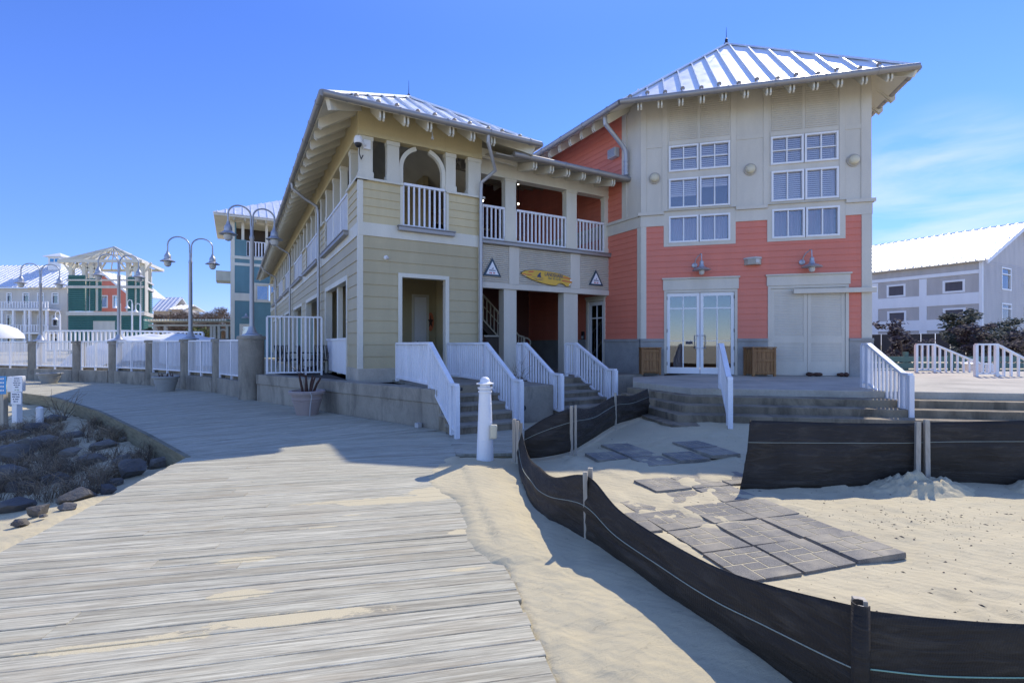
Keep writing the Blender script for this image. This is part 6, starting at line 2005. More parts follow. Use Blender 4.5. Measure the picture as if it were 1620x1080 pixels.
# ------------------------------------------------------------------ silt fences
def catmull(P, n):
    out = []
    for i in range(len(P) - 1):
        p0, p1, p2, p3 = P[max(i - 1, 0)], P[i], P[i + 1], P[min(i + 2, len(P) - 1)]
        for k in range(n):
            t = k / n
            out.append(tuple(0.5 * ((2 * b) + (-a + c) * t + (2 * a - 5 * b + 4 * c - d) * t * t + (-a + 3 * b - 3 * c + d) * t ** 3) for a, b, c, d in zip(p0, p1, p2, p3)))
    out.append(tuple(P[-1]))
    return out
def silt(label, st, stakes, cordf=0.66, seed=0, n=14, cordcol=None):
    """st: (xb, yb, zb, xt, yt, zt) stations of foot and top of the fabric"""
    S = catmull(st, n)
    t = thing("silt_fence", label, "silt fence", (st[0][0], st[0][1], st[0][2]), "black silt fences on the sand")
    NV = 16
    vs_, fs_ = [], []
    L = 0.0; pts = []
    for i, s in enumerate(S):
        a, b = Vector(s[:3]), Vector(s[3:])
        j = min(i + 1, len(S) - 1); k = max(i - 1, 0)
        d = Vector((S[j][0] - S[k][0], S[j][1] - S[k][1], 0)).normalized(); nn = Vector((d.y, -d.x, 0))
        if i: L += math.dist(S[i][:2], S[i - 1][:2])
        for v in range(NV + 1):
            f = v / NV
            p = a + (b - a) * f
            w_ = math.sin(math.pi * f) * 0.03 + 0.024 * nz(L * 2.2, f * 6.0, seed) * math.sin(math.pi * min(1, f + 0.15)) + 0.013 * nz(L * 0.9 - f * 2.0, f * 17, seed + 3) * math.sin(math.pi * f)
            vs_.append(p + nn * w_)
        if i: fs_ += [((i - 1) * (NV + 1) + v, i * (NV + 1) + v, i * (NV + 1) + v + 1, (i - 1) * (NV + 1) + v + 1) for v in range(NV)]
        v = int(cordf * NV)
        pts.append(vs_[-(NV + 1) + v] + nn * 0.005)
    mb = MB(); mb.add(vs_, fs_)
    fb = mb.build("fabric", M_FABRIC, t, smooth=True, recalc=False, sharp=0)
    so = fb.modifiers.new("thickness", 'SOLIDIFY'); so.thickness = 0.004; so.offset = 0
    mb = MB(); mb.tube(pts, 0.003, 6); mb.build("cord", M_CORD if cordcol is None else cordcol, fb)
    for (x, y, z0, x1, y1, z1, w_) in stakes:
        mb = MB(); mb.bar((x, y, z0), (x1, y1, z1), w_, w_, up=(0.3, 1, 0)); mb.build("stake", M_STAKE, t, bevel=0.003)
    return t
near = [(0.085, 6.50, 0.0, 0.13, 6.50, 0.44), (0.10, 5.85, 0.0, 0.20, 5.86, 0.27), (0.155, 5.12, 0.0, 0.30, 5.15, 0.31), (0.285, 4.52, 0.0, 0.40, 4.6, 0.36), (0.59, 3.97, 0.02, 0.615, 4.0, 0.53),
        (0.78, 3.50, 0.02, 0.79, 3.52, 0.40), (1.05, 2.79, 0.02, 1.06, 2.8, 0.385), (1.22, 2.34, 0.02, 1.21, 2.36, 0.455), (1.405, 1.90, 0.02, 1.385, 1.905, 0.575)]
silt("long curved black silt fence running along the boardwalk's sandy edge", near,
     [(0.075, 6.55, -0.2, 0.075, 6.55, 0.58, 0.035), (0.03, 6.60, -0.2, 0.03, 6.60, 0.60, 0.045), (0.12, 6.66, -0.2, 0.125, 6.66, 0.54, 0.035), (0.605, 3.955, -0.2, 0.590, 3.965, 0.575, 0.034), (0.650, 4.05, -0.2, 0.645, 4.05, 0.585, 0.038), (1.405, 1.985, -0.2, 1.405, 1.985, 0.575, 0.045)], 0.6, 1)
rightn = [(1.372, 1.93, 0.0, 1.372, 1.93, 0.56), (1.65, 1.915, 0.0, 1.65, 1.915, 0.535), (2.0, 1.90, 0.0, 2.0, 1.90, 0.52), (2.5, 1.9, 0.0, 2.5, 1.9, 0.52), (3.1, 1.95, 0.0, 3.1, 1.95, 0.55)]
silt("short straight black silt fence at the bottom right, nearest the camera", rightn, [(1.352, 1.905, -0.2, 1.352, 1.905, 0.585, 0.03), (3.1, 2.0, -0.2, 3.1, 2.0, 0.62, 0.04)], 0.66, 5, cordcol=M_PALEGRN)
mb = MB()
c = Vector((1.352, 1.905, 0))
arc = [c + Vector((0.032 * math.cos(a), 0.032 * math.sin(a), 0)) for a in [R(40 + 30 * k) for k in range(10)]]
vs_ = []
for p in arc: vs_ += [p + Vector((0, 0, 0.0)), p + Vector((0, 0, 0.60))]
mb.add(vs_, [(2 * i, 2 * i + 2, 2 * i + 3, 2 * i + 1) for i in range(len(arc) - 1)])
o = mb.build("fabric_wrap", M_FABRIC, bpy.data.objects["silt_fence.001"], smooth=True, recalc=False); so = o.modifiers.new("thickness", 'SOLIDIFY'); so.thickness = 0.004
farf = [(0.17, 6.68, 0.05, 0.17, 6.72, 0.42), (0.45, 6.65, 0.08, 0.47, 6.75, 0.60), (0.84, 6.88, 0.12, 0.82, 6.92, 0.70), (1.25, 7.6, 0.15, 1.25, 7.65, 0.62), (1.80, 8.58, 0.20, 1.79, 8.6, 0.70), (2.2, 9.05, 0.22, 2.2, 9.08, 0.66), (2.66, 9.62, 0.24, 2.66, 9.62, 0.74)]
silt("black silt fence leading from the boardwalk corner to the patio steps", farf, [(0.83, 6.85, -0.1, 0.83, 6.85, 0.75, 0.042), (0.885, 6.83, -0.1, 0.885, 6.83, 0.76, 0.03), (1.81, 8.56, -0.1, 1.80, 8.56, 0.76, 0.038), (2.67, 9.64, 0.0, 2.67, 9.64, 0.78, 0.03)], 0.7, 9)
rf_ = [(2.39, 5.16, 0.07, 2.575, 5.32, 0.78), (2.9, 5.2, 0.07, 2.98, 5.36, 0.765), (3.6, 5.25, 0.08, 3.65, 5.38, 0.745), (4.2, 5.32, 0.08, 4.25, 5.40, 0.735), (4.52, 5.36, 0.08, 4.54, 5.42, 0.74), (5.0, 5.33, 0.08, 5.02, 5.40, 0.755), (5.6, 5.25, 0.08, 5.62, 5.35, 0.775), (6.6, 5.2, 0.08, 6.62, 5.3, 0.78)]
silt("black silt fence leaning across the sand below the patio steps at the right", rf_, [(4.33, 5.25, 0.0, 4.405, 5.33, 0.765, 0.045), (4.43, 5.24, 0.0, 4.50, 5.33, 0.785, 0.045), (6.6, 5.33, 0.0, 6.62, 5.35, 0.85, 0.045)], 0.72, 14)

# ------------------------------------------------------------------ rubber paver mats
MA = R(16.0)
m1, m2 = Vector((math.cos(MA), math.sin(MA), 0)), Vector((-math.sin(MA) * 0.9, math.cos(MA), 0)).normalized()
def mat_mesh(kind):
    mb = MB(); S = 0.222
    mb.box(-S + 0.0055, S - 0.0055, -S + 0.0055, S - 0.0055, 0.0, 0.032, 0); mb.box(-S + 0.009, S - 0.009, -S + 0.009, S - 0.009, 0.0322, 0.0398, 1)
    lay = [[(0, 0.5, 0, 0.34), (0.5, 1, 0, 0.2), (0.5, 1, 0.2, 0.5), (0, 0.28, 0.34, 0.68), (0.28, 0.5, 0.34, 0.68), (0, 0.5, 0.68, 1), (0.5, 0.76, 0.5, 0.78), (0.76, 1, 0.5, 0.78), (0.5, 1, 0.78, 1)],
           [(0, 0.34, 0, 0.5), (0.34, 1, 0, 0.28), (0.34, 0.66, 0.28, 0.5), (0.66, 1, 0.28, 0.62), (0, 0.2, 0.5, 1), (0.2, 0.66, 0.5, 0.8), (0.2, 0.5, 0.8, 1), (0.5, 1, 0.8, 1), (0.66, 1, 0.62, 0.8)],
           [(0, 0.62, 0, 0.3), (0.62, 1, 0, 0.5), (0, 0.3, 0.3, 0.7), (0.3, 0.62, 0.3, 0.5), (0.3, 0.7, 0.5, 0.7), (0.7, 1, 0.5, 1), (0, 0.4, 0.7, 1), (0.4, 0.7, 0.7, 1)]][kind]
    for (a, b, c, d) in lay:
        g = 0.005
        x0, x1, y0, y1 = -S + a * 2 * S + g, -S + b * 2 * S - g, -S + c * 2 * S + g, -S + d * 2 * S - g
        k = 0.002
        mb.hexa([(x0, y0, 0.002), (x1, y0, 0.002), (x1, y1, 0.002), (x0, y1, 0.002), (x0 + k, y0 + k, 0.042), (x1 - k, y0 + k, 0.042), (x1 - k, y1 - k, 0.042), (x0 + k, y1 - k, 0.042)])
    o = mb.build("paver_mat", [M_RUBBER, M_SAND], base=(0, 0, 0)); me = o.data
    bpy.data.objects.remove(o)
    return me
MATM = [mat_mesh(k) for k in range(3)]
M0 = Vector((1.80, 3.66, 0))
pit = 0.462
mat_lab = {(0, -1): "black brick-patterned rubber mat nearest the curved silt fence among the four front mats", (1, -1): "black brick-patterned rubber mat at the outermost corner, pointing out onto open sand",
           (-1, -1): "black brick-patterned rubber mat partly hidden behind the curved silt fence", (0, 0): "brick-patterned rubber mat lying flush in the middle of the mat field", (1, 0): "brick-patterned rubber mat edging the open sand behind the outermost corner mat",
           (-1, 0): "brick-patterned rubber mat lying tight beside the curved silt fence", (0, 1): "brick-patterned rubber mat in the row behind the middle, dusted with sand", (1, 1): "brick-patterned rubber mat at the field's edge, nearest the leaning silt fence",
           (-1, 1): "brick-patterned rubber mat split by a tongue of blown sand", (-1, 2): "half-buried rubber mat at the back left of the sunlit field", (0, 2): "sand-drowned rubber mat at the back of the sunlit field"}
def put_mat(x, y, rz, dz, label, k, tilt=(0, 0)):
    z = ground_z(x, y) + dz - 0.013
    o = inst("paver_mat", MATM[k % 3], None, (x, y, z), rot=(tilt[0], tilt[1], rz))
    tag(o, label, "rubber mat", "brick-patterned rubber mats on the sand")
for k, ((i, j), lab) in enumerate(mat_lab.items()):
    c = M0 + m1 * pit * (i + 0.5) + m2 * pit * (j + 0.5)
    dz = {(0, -1): -0.004, (1, -1): 0.006, (-1, -1): -0.012, (0, 0): -0.012, (1, 0): -0.004, (-1, 0): -0.014, (0, 1): -0.024, (1, 1): -0.015, (-1, 1): -0.026, (-1, 2): -0.030, (0, 2): -0.036}[(i, j)]
    put_mat(c.x, c.y, MA + random.uniform(-0.02, 0.02), dz, lab, k + j, (random.uniform(-0.015, 0.015), random.uniform(-0.02, 0.02)))
far_lab = {(0, 3): "sun-bleached rubber mat, left one of the strip lying beyond the main field", (1, 3): "sun-bleached rubber mat in the middle of the strip beyond the main field", (2, 3): "sun-bleached rubber mat whose end reaches the leaning silt fence's corner",
           (1, 2): "rubber mat drowned in sand between the main field and the strip beyond", (-2, 1): "rubber mat peeping from the sand close behind the curved fence's stake",
           (0, 6): "shaded rubber mat nearest the wooden stake of the far silt fence", (1, 6): "shaded rubber mat in the middle of the shaded group", (1, 7): "shaded rubber mat farthest back, towards the patio steps", (2, 5): "shaded rubber mat at the very edge of the building's shadow",
           (3, 6): "shaded rubber mat lying square and clear of sand", (3, 5): "shaded rubber mat nearest the leaning silt fence", (1, 5): "shaded rubber mat, its front edge sinking under sand at the shadow line"}
far_dz = {(0, 3): -0.016, (1, 3): -0.014, (2, 3): -0.012, (1, 2): -0.026, (-2, 1): -0.02, (0, 6): -0.008, (1, 6): -0.012, (1, 7): -0.008, (2, 5): -0.014, (3, 6): 0.004, (3, 5): -0.006, (1, 5): -0.020}
for k, ((i, j), lab) in enumerate(far_lab.items()):
    c = M0 + m1 * pit * (i + 0.5) + m2 * pit * (j + 0.5)
    put_mat(c.x, c.y, MA + random.uniform(-0.03, 0.03), far_dz[(i, j)], lab, k + j, (random.uniform(-0.01, 0.01), random.uniform(-0.01, 0.01)))

# bits of shell, stone and weed on the sand
mb = MB()
random.seed(21)
for k in range(900):
    if k < 550: x, y = random.uniform(1.6, 5.4), random.uniform(2.2, 5.2)
    elif k < 760: x, y = random.gauss(3.55, 0.45), random.gauss(4.15, 0.25)
    else: x, y = random.uniform(1.2, 4.6), random.uniform(6.4, 8.2)
    if y < 3.75 - (x - 0.6) * 2.0 + 0.25: continue
    s = random.choice((0.002, 0.003, 0.003, 0.004, 0.007)) * random.uniform(0.7, 1.3)
    z = ground_z(x, y)
    a = random.uniform(0, 6.28); l = random.uniform(1, 2.8)
    d, n_ = Vector((math.cos(a), math.sin(a), 0)), Vector((-math.sin(a), math.cos(a), 0))
    c = Vector((x, y, z))
    mb.add([c + d * s * l, c + n_ * s, c - d * s * l, c - n_ * s, c + Vector((0, 0, s * 0.9))], [(0, 1, 4), (1, 2, 4), (2, 3, 4), (3, 0, 4)])
o = mb.build("pebbles", M_BARK, None); o["kind"] = "stuff"

# ------------------------------------------------------------------ rocks and dry brush on the bank
def rock(x, y, sx, sy, sz, rz, seed, label, dz=0.0):
    bm = bmesh.new(); bmesh.ops.create_icosphere(bm, subdivisions=5, radius=1.0)
    rng = random.Random(seed)
    cuts = []
    for k in range(11):
        n_ = Vector((rng.gauss(0, 1), rng.gauss(0, 1), rng.gauss(0, 0.8) + 0.1)).normalized()
        cuts.append((n_, rng.uniform(0.38, 0.74)))
    cuts.append((Vector((rng.uniform(-0.3, 0.3), rng.uniform(-0.3, 0.3), 1)).normalized(), 0.6))
    for v in bm.verts:
        p = v.co.copy()
        for n_, d in cuts:
            e = p.dot(n_) - d
            if e > 0: p -= n_ * e * 0.96
        p *= 1 + 0.06 * noise.noise(p * 2.0 + Vector((seed, 0, 0))) + 0.05 * noise.noise(p * 6 + Vector((seed, 3, 0))) + 0.02 * noise.noise(p * 15 + Vector((seed, 5, 0)))
        v.co = Vector((p.x * sx, p.y * sy, p.z * sz))
    me = bpy.data.meshes.new("rock"); bm.to_mesh(me); bm.free()
    me.materials.append(M_ROCK)
    me.polygons.foreach_set("use_smooth", [True] * len(me.polygons)); me.set_sharp_from_angle(angle=R(16))
    o = bpy.data.objects.new("rock", me); COL.objects.link(o)
    o.location = (x, y, ground_z(x, y) + sz * 0.18 + dz); o.rotation_euler = (rng.uniform(-0.2, 0.2), rng.uniform(-0.2, 0.2), rz)
    tag(o, label, "rock", "rocks of the shaded bank")
RK = [(211, 757, 0.30, 0.22, 0.26, "rounded dark boulder leaning against the deck edge, biggest on the bank's right"), (250, 742, 0.30, 0.18, 0.18, "flat dark rock tucked under the deck edge below the beam's end"), (120, 795, 0.36, 0.24, 0.22, "broad angular brown-grey rock in the middle of the near bank"), (170, 785, 0.22, 0.16, 0.12, "low slab rock beside the deck edge right of the broad angular rock"),
      (110, 813, 0.20, 0.14, 0.07, "thin wedge of rock at the boundary of sunlit sand"), (62, 818, 0.20, 0.15, 0.15, "small greenish rock catching the sun near the sand's edge"), (70, 830, 0.08, 0.06, 0.04, "tiny stone lying alone on the sunlit sand"), (130, 777, 0.25, 0.14, 0.08, "flat ledge of rock behind the broad angular one"),
      (42, 712, 0.36, 0.28, 0.34, "tall dark boulder at the upper left of the bank"), (10, 725, 0.5, 0.30, 0.30, "long pale-topped boulder at the left frame edge"), (15, 800, 0.45, 0.25, 0.18, "long low rock at the lower left edge"), (150, 734, 0.30, 0.20, 0.16, "brown rock among the brush in mid bank"), (195, 738, 0.22, 0.15, 0.14, "dark rock near a bare twig shrub"),
      (170, 712, 0.34, 0.18, 0.14, "long dark rock in the upper bank near the beam"), (245, 722, 0.26, 0.15, 0.10, "flat slab just below the beam's end"), (55, 682, 0.45, 0.3, 0.24, "dark pointed rock beside the white sign post"), (85, 668, 0.5, 0.3, 0.2, "dark rock beneath the leafless shrub at the path"),
      (75, 705, 0.4, 0.25, 0.2, "rock half hidden in brush below the shrub"), (110, 720, 0.32, 0.2, 0.14, "weathered slab in the middle of the brush"), (20, 752, 0.36, 0.25, 0.22, "shadowed rock on the left among dry stems"), (35, 770, 0.3, 0.2, 0.15, "small shadowed rock below the dry stems"), (200, 700, 0.28, 0.16, 0.12, "narrow rock close under the long beam"), (120, 692, 0.35, 0.22, 0.14, "mossy slab in the upper brush"), (5, 690, 0.6, 0.35, 0.2, "pale flat boulder beside the signs"),
      (90, 758, 0.26, 0.18, 0.15, "rock buried to its shoulders in the brown brush"), (30, 838, 0.18, 0.12, 0.08, "dark stone at the foot of the lit sand, left edge"), (185, 768, 0.16, 0.1, 0.08, "small dark stone between boulder and slab")]
for k, (px, py, sx, sy, sz, lab) in enumerate(RK):
    x, y = G(px, py, -0.35)
    q_ = 0.66 if py > 772 else 0.80
    rock(x, y, sx * q_, sy * q_ * 1.1, sz * q_ * 1.15, random.uniform(-0.5, 0.5) + 0.5, 40 + k, lab, 0.03)

def strands(name, pts, mat, kind=None, parent=None, cols=None):
    """pts: list of (list of points, r0, r1, shade)"""
    vs_, fs_, cv_ = [], [], []
    for (P, r0, r1, sh) in pts:
        n = 3
        b0 = len(vs_)
        for i, p in enumerate(P):
            p = Vector(p)
            d = (Vector(P[min(i + 1, len(P) - 1)]) - Vector(P[max(i - 1, 0)]))
            d = d.normalized() if d.length > 1e-6 else Vector((0, 0, 1))
            a = d.orthogonal().normalized(); b = d.cross(a)
            r = r0 + (r1 - r0) * i / (len(P) - 1)
            for k in range(n):
                th = 2.0944 * k
                vs_.append(p + (a * math.cos(th) + b * math.sin(th)) * r); cv_.append(sh)
            if i:
                o = b0 + (i - 1) * n
                fs_ += [(o + k, o + (k + 1) % n, o + n + (k + 1) % n, o + n + k) for k in range(n)]
    xs = sum((v.x for v in vs_)) / len(vs_); ys = sum((v.y for v in vs_)) / len(vs_); zm = min(v.z for v in vs_)
    base = Vector((xs, ys, zm))
    me = bpy.data.meshes.new(name); me.from_pydata([v - base for v in vs_], [], fs_)
    me.materials.append(mat)
    at = me.attributes.new("board", 'FLOAT', 'POINT'); at.data.foreach_set("value", cv_)
    o = bpy.data.objects.new(name, me); COL.objects.link(o)
    if parent is not None: o.parent = parent; o.location = base - wloc(parent)
    else: o.location = base
    if kind: o["kind"] = kind
    return o
random.seed(5)
S = []
for _ in range(900):
    px, py = random.uniform(-10, 270), random.uniform(668, 790) if random.random() < 0.8 else random.uniform(668, 720)
    # stay left of the two deck edges
    if px > 285 - abs(py - 722) * (1.55 if py < 722 else 2.1): continue
    if nz(px * 0.02, py * 0.04, 3) < -0.12: continue
    x, y = G(px, py, -0.36)
    z = ground_z(x, y) - 0.02
    hh = random.uniform(0.10, 0.36); sh = random.random()
    for q in range(random.randint(8, 20)):
        h = hh * random.uniform(0.5, 1.1); a = random.uniform(0, 6.28); l = random.uniform(0.25, 1.1) * h
        bx_, by_ = x + random.gauss(0, 0.03), y + random.gauss(0, 0.03)
        S.append(([(bx_, by_, z), (bx_ + l * 0.35 * math.cos(a), by_ + l * 0.35 * math.sin(a), z + h * 0.65), (bx_ + l * math.cos(a), by_ + l * math.sin(a), z + h * random.uniform(0.75, 1.0))], 0.0042, 0.0014, min(1, max(0, sh + random.gauss(0, 0.2)))))
strands("dry_brush", S, M_BRUSH, "stuff")

def twiggy(base, h, spread, n, levels, rng, r=0.012, droop=0.0):
    out = []
    def grow(p, d, L, r_, lv):
        P = [p]; q = p
        for i in range(3):
            d = (d + Vector((rng.gauss(0, 0.16), rng.gauss(0, 0.16), rng.gauss(0.03, 0.1) - droop))).normalized()
            q = q + d * (L / 3); P.append(q)
        out.append((P, r_, r_ * 0.55, rng.random()))
        if lv > 0:
            for k in range(rng.randint(2, 4)):
                f = rng.choice((1, 2, 3))
                d2 = (d + Vector((rng.gauss(0, 0.55), rng.gauss(0, 0.55), rng.gauss(0.05, 0.35)))).normalized()
                grow(P[f], d2, L * rng.uniform(0.5, 0.75), r_ * 0.55, lv - 1)
    for k in range(n):
        a = rng.uniform(0, 6.28)
        d = Vector((math.cos(a) * spread, math.sin(a) * spread, 1)).normalized()
        grow(Vector(base) + Vector((rng.uniform(-0.1, 0.1) * spread, rng.uniform(-0.1, 0.1) * spread, 0)), d, h * rng.uniform(0.4, 0.6), r, levels)
    return out
for k, (px, py, h, n, lab, lv) in enumerate(((100, 664, 1.0, 9, "leafless dark shrub poking up against the sunlit path beside the beam", 1), (60, 664, 0.5, 5, "small leafless shrub just right of the white sign post", 1), (65, 770, 0.45, 9, "dense brown twig shrub in the middle of the rocky bank", 3), (215, 738, 0.3, 6, "sparse bare shrub near the beam's end", 2), (140, 760, 0.35, 6, "bare shrub leaning over the sand streak beside the broad rock", 2))):
    x, y = G(px, py, -0.38)
    o = strands("bare_shrub", twiggy((x, y, ground_z(x, y) - 0.05), h, 0.7, n, lv, random.Random(k + 3), 0.011 if k < 2 else 0.006), M_BRUSH)
    tag(o, lab, "shrub", "leafless shrubs on the bank")
# shrub stems in the planter between the stairs
o = strands("bare_shrub", twiggy(uv(5.45, -9.3, PZ - 0.04), 0.75, 0.45, 12, 1, random.Random(77), 0.005), M_BRUSH); tag(o, "thin dry grass shrub standing in the concrete planter block", "shrub", "leafless shrubs on the bank")

# ------------------------------------------------------------------ signs at the left
FS = Face((-11.62, 11.35), (math.cos(R(-6)), math.sin(R(-6))), (math.sin(R(-6)), -math.cos(R(-6))))
sp_ = thing("sign_post", "white square post with two stacked notice boards on the sand by the path", "sign", (-11.5, 11.45, -0.4))
gz = ground_z(-11.5, 11.45)
mb = MB(); FS.box(mb, 0.05, 0.18, gz + 0.16, 0.86, -0.14, -0.01); mb.build("post", M_WHITE, sp_, bevel=0.01)
mb = MB(); FS.box(mb, 0.04, 0.19, gz - 0.1, gz + 0.16, -0.15, 0.0); mb.build("post_foot", M_STAKE, sp_)
mb = MB(); FS.box(mb, 0.08, 0.35, 0.52, 0.87, 0.0, 0.012); p1_ = mb.build("notice_board", M_SIGNW, sp_)
for k, w_ in enumerate(((0.14,), (0.06, 0.04, 0.03), (0.12, 0.06), (0.05, 0.03, 0.06), (0.09,))): dashes(p1_, FS, 0.215, 0.82 - 0.05 * k, 0.013, w_, 0.022, M_INKB)
dashes(p1_, FS, 0.215, 0.56, 0.013, (0.05, 0.05), 0.03, M_PALEGRN)
mb = MB(); FS.box(mb, 0.055, 0.325, 0.23, 0.505, 0.0, 0.012); p2_ = mb.build("notice_board", M_SIGNW, sp_)
for k, w_ in enumerate(((0.14, 0.04), (0.09, 0.09), (0.04, 0.09), (0.06, 0.04))): dashes(p2_, FS, 0.19, 0.455 - 0.055 * k, 0.013, w_, 0.03, M_INKB)
mb = MB(); FS.box(mb, -0.10, 0.045, 0.50, 0.86, -0.32, -0.03); mb.build("leaflet_box", M_WHITE, sp_, bevel=0.015)
o2 = thing("short_post", "short white round post beside the sign post", "post", (-11.25, 11.7, -0.4))
mb = MB(); mb.lathe((-11.25, 11.7, -0.42), [(0.07, 0), (0.07, 0.5)], 16); mb.build("shaft", M_WHITE, o2, smooth=True)
mb = MB(); mb.lathe((-11.25, 11.7, 0.081), [(0.075, 0), (0.06, 0.03), (0.02, 0.05)], 16); mb.build("cap", M_WHITE, o2, smooth=True)
FS2 = Face((-12.2, 11.5), (1, 0), (0, -1))
bs = thing("blue_sign", "blue and white notice on a wooden post at the left frame edge", "sign", (-12.0, 11.6, -0.4))
mb = MB(); FS2.box(mb, 0.16, 0.27, gz - 0.1, 0.55, -0.13, -0.02); mb.build("post", M_STAKE, bs)
mb = MB(); FS2.box(mb, 0.08, 0.34, 0.44, 0.86, -0.018, -0.004); b2_ = mb.build("notice_board", M_SIGNB, bs)
for k in range(4): dashes(b2_, FS2, 0.21, 0.80 - 0.09 * k, -0.003, (0.09, 0.10), 0.045, M_SIGNW)
# ------------------------------------------------------------------ background buildings and trees
def hiproof(parent, pts, z, h, ridge, mat=M_ROOF, seam=0.6, name="roof"):
    """pts: four eave corners; ridge: two ridge ends"""
    E = [Vector((p[0], p[1], z)) for p in pts]; a, b = Vector((ridge[0][0], ridge[0][1], z + h)), Vector((ridge[1][0], ridge[1][1], z + h))
    mb = MB()
    roof_plane(mb, [E[0], E[1], b, a], 0.08, seam, 0.05, 0.07)
    roof_plane(mb, [E[2], E[3], a, b], 0.08, seam, 0.05, 0.07)
    roof_plane(mb, [E[1], E[2], b], 0.08, seam, 0.05, 0.07)
    roof_plane(mb, [E[3], E[0], a], 0.08, seam, 0.05, 0.07)
    return mb.build(name, mat, parent)

# --- teal tower behind the wing
TB_Y = 42.0
FTB = Face(((366 - 810) * TB_Y / FPX, TB_Y), (cu, su), (su, -cu))
FTL = Face((FTB.p0.x, FTB.p0.y), (-su, cu), (-cu, -su))
tb = thing("teal_building", "teal clapboard tower with a metal hip roof rising behind the olive wing", "building", (FTB.p0.x + 3, TB_Y + 3, 0.5))
zz = lambda py: FTB.z(380, py)
z1, z2, z3, z4, z5 = zz(470), zz(418), zz(379), zz(352), zz(346)
wx = 9.5
win = (FTB.t(405), FTB.t(437), zz(474), zz(449))
lug = (FTB.t(390), wx, zz(405), z4); lug2 = (0.36, FTB.t(392), zz(379), z4)
gw = (FTB.t(382), FTB.t(397), 0.5, zz(515))
mb = MB(); siding(mb, FTB, 0.25, wx, 0.4, z1, [win, gw], 0.24, lap=0.03); siding(mb, FTB, 0.25, wx, z1, z4, [win, lug, lug2], 0.24, lap=0.03)
siding(mb, FTL, 0.3, 8.5, 0.4, z4 - 1.4, [], 0.24, lap=0.03)
mb.build("wall", M_BLUE, tb)
mb = MB()
for a, b, g in ((z1 - 0.3, z1 + 0.35, 0.06), (z2 - 0.12, z2 + 0.12, 0.05), (zz(405) - 0.25, zz(405), 0.08)):
    for c in cells(-0.06, wx, a, b, [win]): FTB.box(mb, *c, 0.031, g)
    FTL.box(mb, 0.05, 8.5, a, b, 0.032, g)
FTB.box(mb, -0.07, 0.25, 0.4, z4 + 0.6, -0.2, 0.055); FTL.box(mb, 0.0, 0.3, 0.4, z4 + 0.6, -0.1, 0.052)
ring(mb, FTB, win[0] - 0.15, win[1] + 0.15, win[2] - 0.15, win[3] + 0.15, 0.15, 0.0, 0.08)
ring(mb, FTB, gw[0] - 0.15, gw[1] + 0.15, 0.4, gw[3] + 0.15, 0.15, 0.0, 0.08)
mb.build("trim", M_CREAM, tb)
for a, b in ((win[0], win[0] + 1.0), (win[0] + 1.1, win[1])):
    mb = MB(); ring(mb, FTB, a, b, win[2], win[3], 0.1, -0.1, 0.02); w_ = mb.build("window", M_CREAM, tb)
    mb = MB(); FTB.box(mb, a + 0.1, b - 0.1, win[2] + 0.1, win[3] - 0.1, -0.08, -0.06); mb.build("pane", M_GLASS_D, w_)
mb = MB(); ring(mb, FTB, gw[0], gw[1], 0.5, gw[3], 0.08, -0.1, 0.0); FTB.box(mb, gw[0] + 0.08, gw[1] - 0.08, 1.6, 1.75, -0.06, -0.01); w_ = mb.build("window", M_WHITE, tb)
mb = MB(); FTB.box(mb, gw[0] + 0.08, gw[1] - 0.08, 0.58, gw[3] - 0.08, -0.09, -0.07); mb.build("pane", M_GLASS_D, w_)
for a, b in ((0.0, 0.35), (FTB.t(382), FTB.t(386.5)), (FTB.t(420), FTB.t(424)), (wx - 0.3, wx)):
    mb = MB(); FTB.box(mb, a, b, z3 if a < 1 else zz(405), z5 + 0.3, -0.35, -0.02); mb.build("post", M_CREAM, tb)
mb = MB(); FTB.box(mb, -0.05, wx, z4, z5 + 0.5, -0.25, 0.02); FTL.box(mb, 0.0, 8.5, z4, z5 + 0.5, -0.25, 0.02); mb.build("frieze", M_CREAM, tb)
mb = MB(); p0_ = FTB.pt(0.1, 0, -3.5); p1_ = FTB.pt(wx, 0, -3.5); mb.bar(p0_ + Vector((0, 0, 10.5)), p1_ + Vector((0, 0, 10.5)), 0.2, 4.5); mb.build("inner_wall", M_BROWN_D, tb)
balcony(tb, FTB, lug[0], wx - 0.3, zz(380), zz(405) + 0.05, d=-0.1, spacing=0.24, bal=0.09)
ov = 1.3
Ef = [FTB.pt(-ov, 0, ov), FTB.pt(wx + ov, 0, ov), FTB.pt(wx + ov, 0, -8.5 - ov), FTB.pt(-ov, 0, -8.5 - ov)]
hiproof(tb, Ef, z5 + 0.05, 3.2, [FTB.pt(4.6, 0, -4.0), FTB.pt(wx - 4.6, 0, -4.2)], seam=0.62)
mb = MB(); q = [FTB.pt(-ov + 0.05, 0, ov - 0.05), FTB.pt(wx + ov, 0, ov - 0.05), FTB.pt(wx + ov, 0, -9.5), FTB.pt(-ov + 0.05, 0, -9.5)]; mb.prism([(p.x, p.y, z5 - 0.16) for p in q], (0, 0, 0.12)); mb.build("soffit", M_CREAM, tb)
RT = rafter_mesh(1.2, 0.05, 0, M_CREAM, 0.25)
for k in range(12): inst("rafter", RT, tb, FTB.pt(0.2 + k * 0.8, z5 - 0.10, 0), math.atan2(FTB.n.y, FTB.n.x))
mb = MB(); FTL.box(mb, 2.5, 5.0, zz(440), zz(424), 0.04, 1.2); mb.build("side_awning", M_CREAM, tb)
wl2 = thing("wall_lamp", "white gooseneck lamp on the teal building's lower wall", "lamp", FTB.pt(FTB.t(389), zz(500), 0.05))
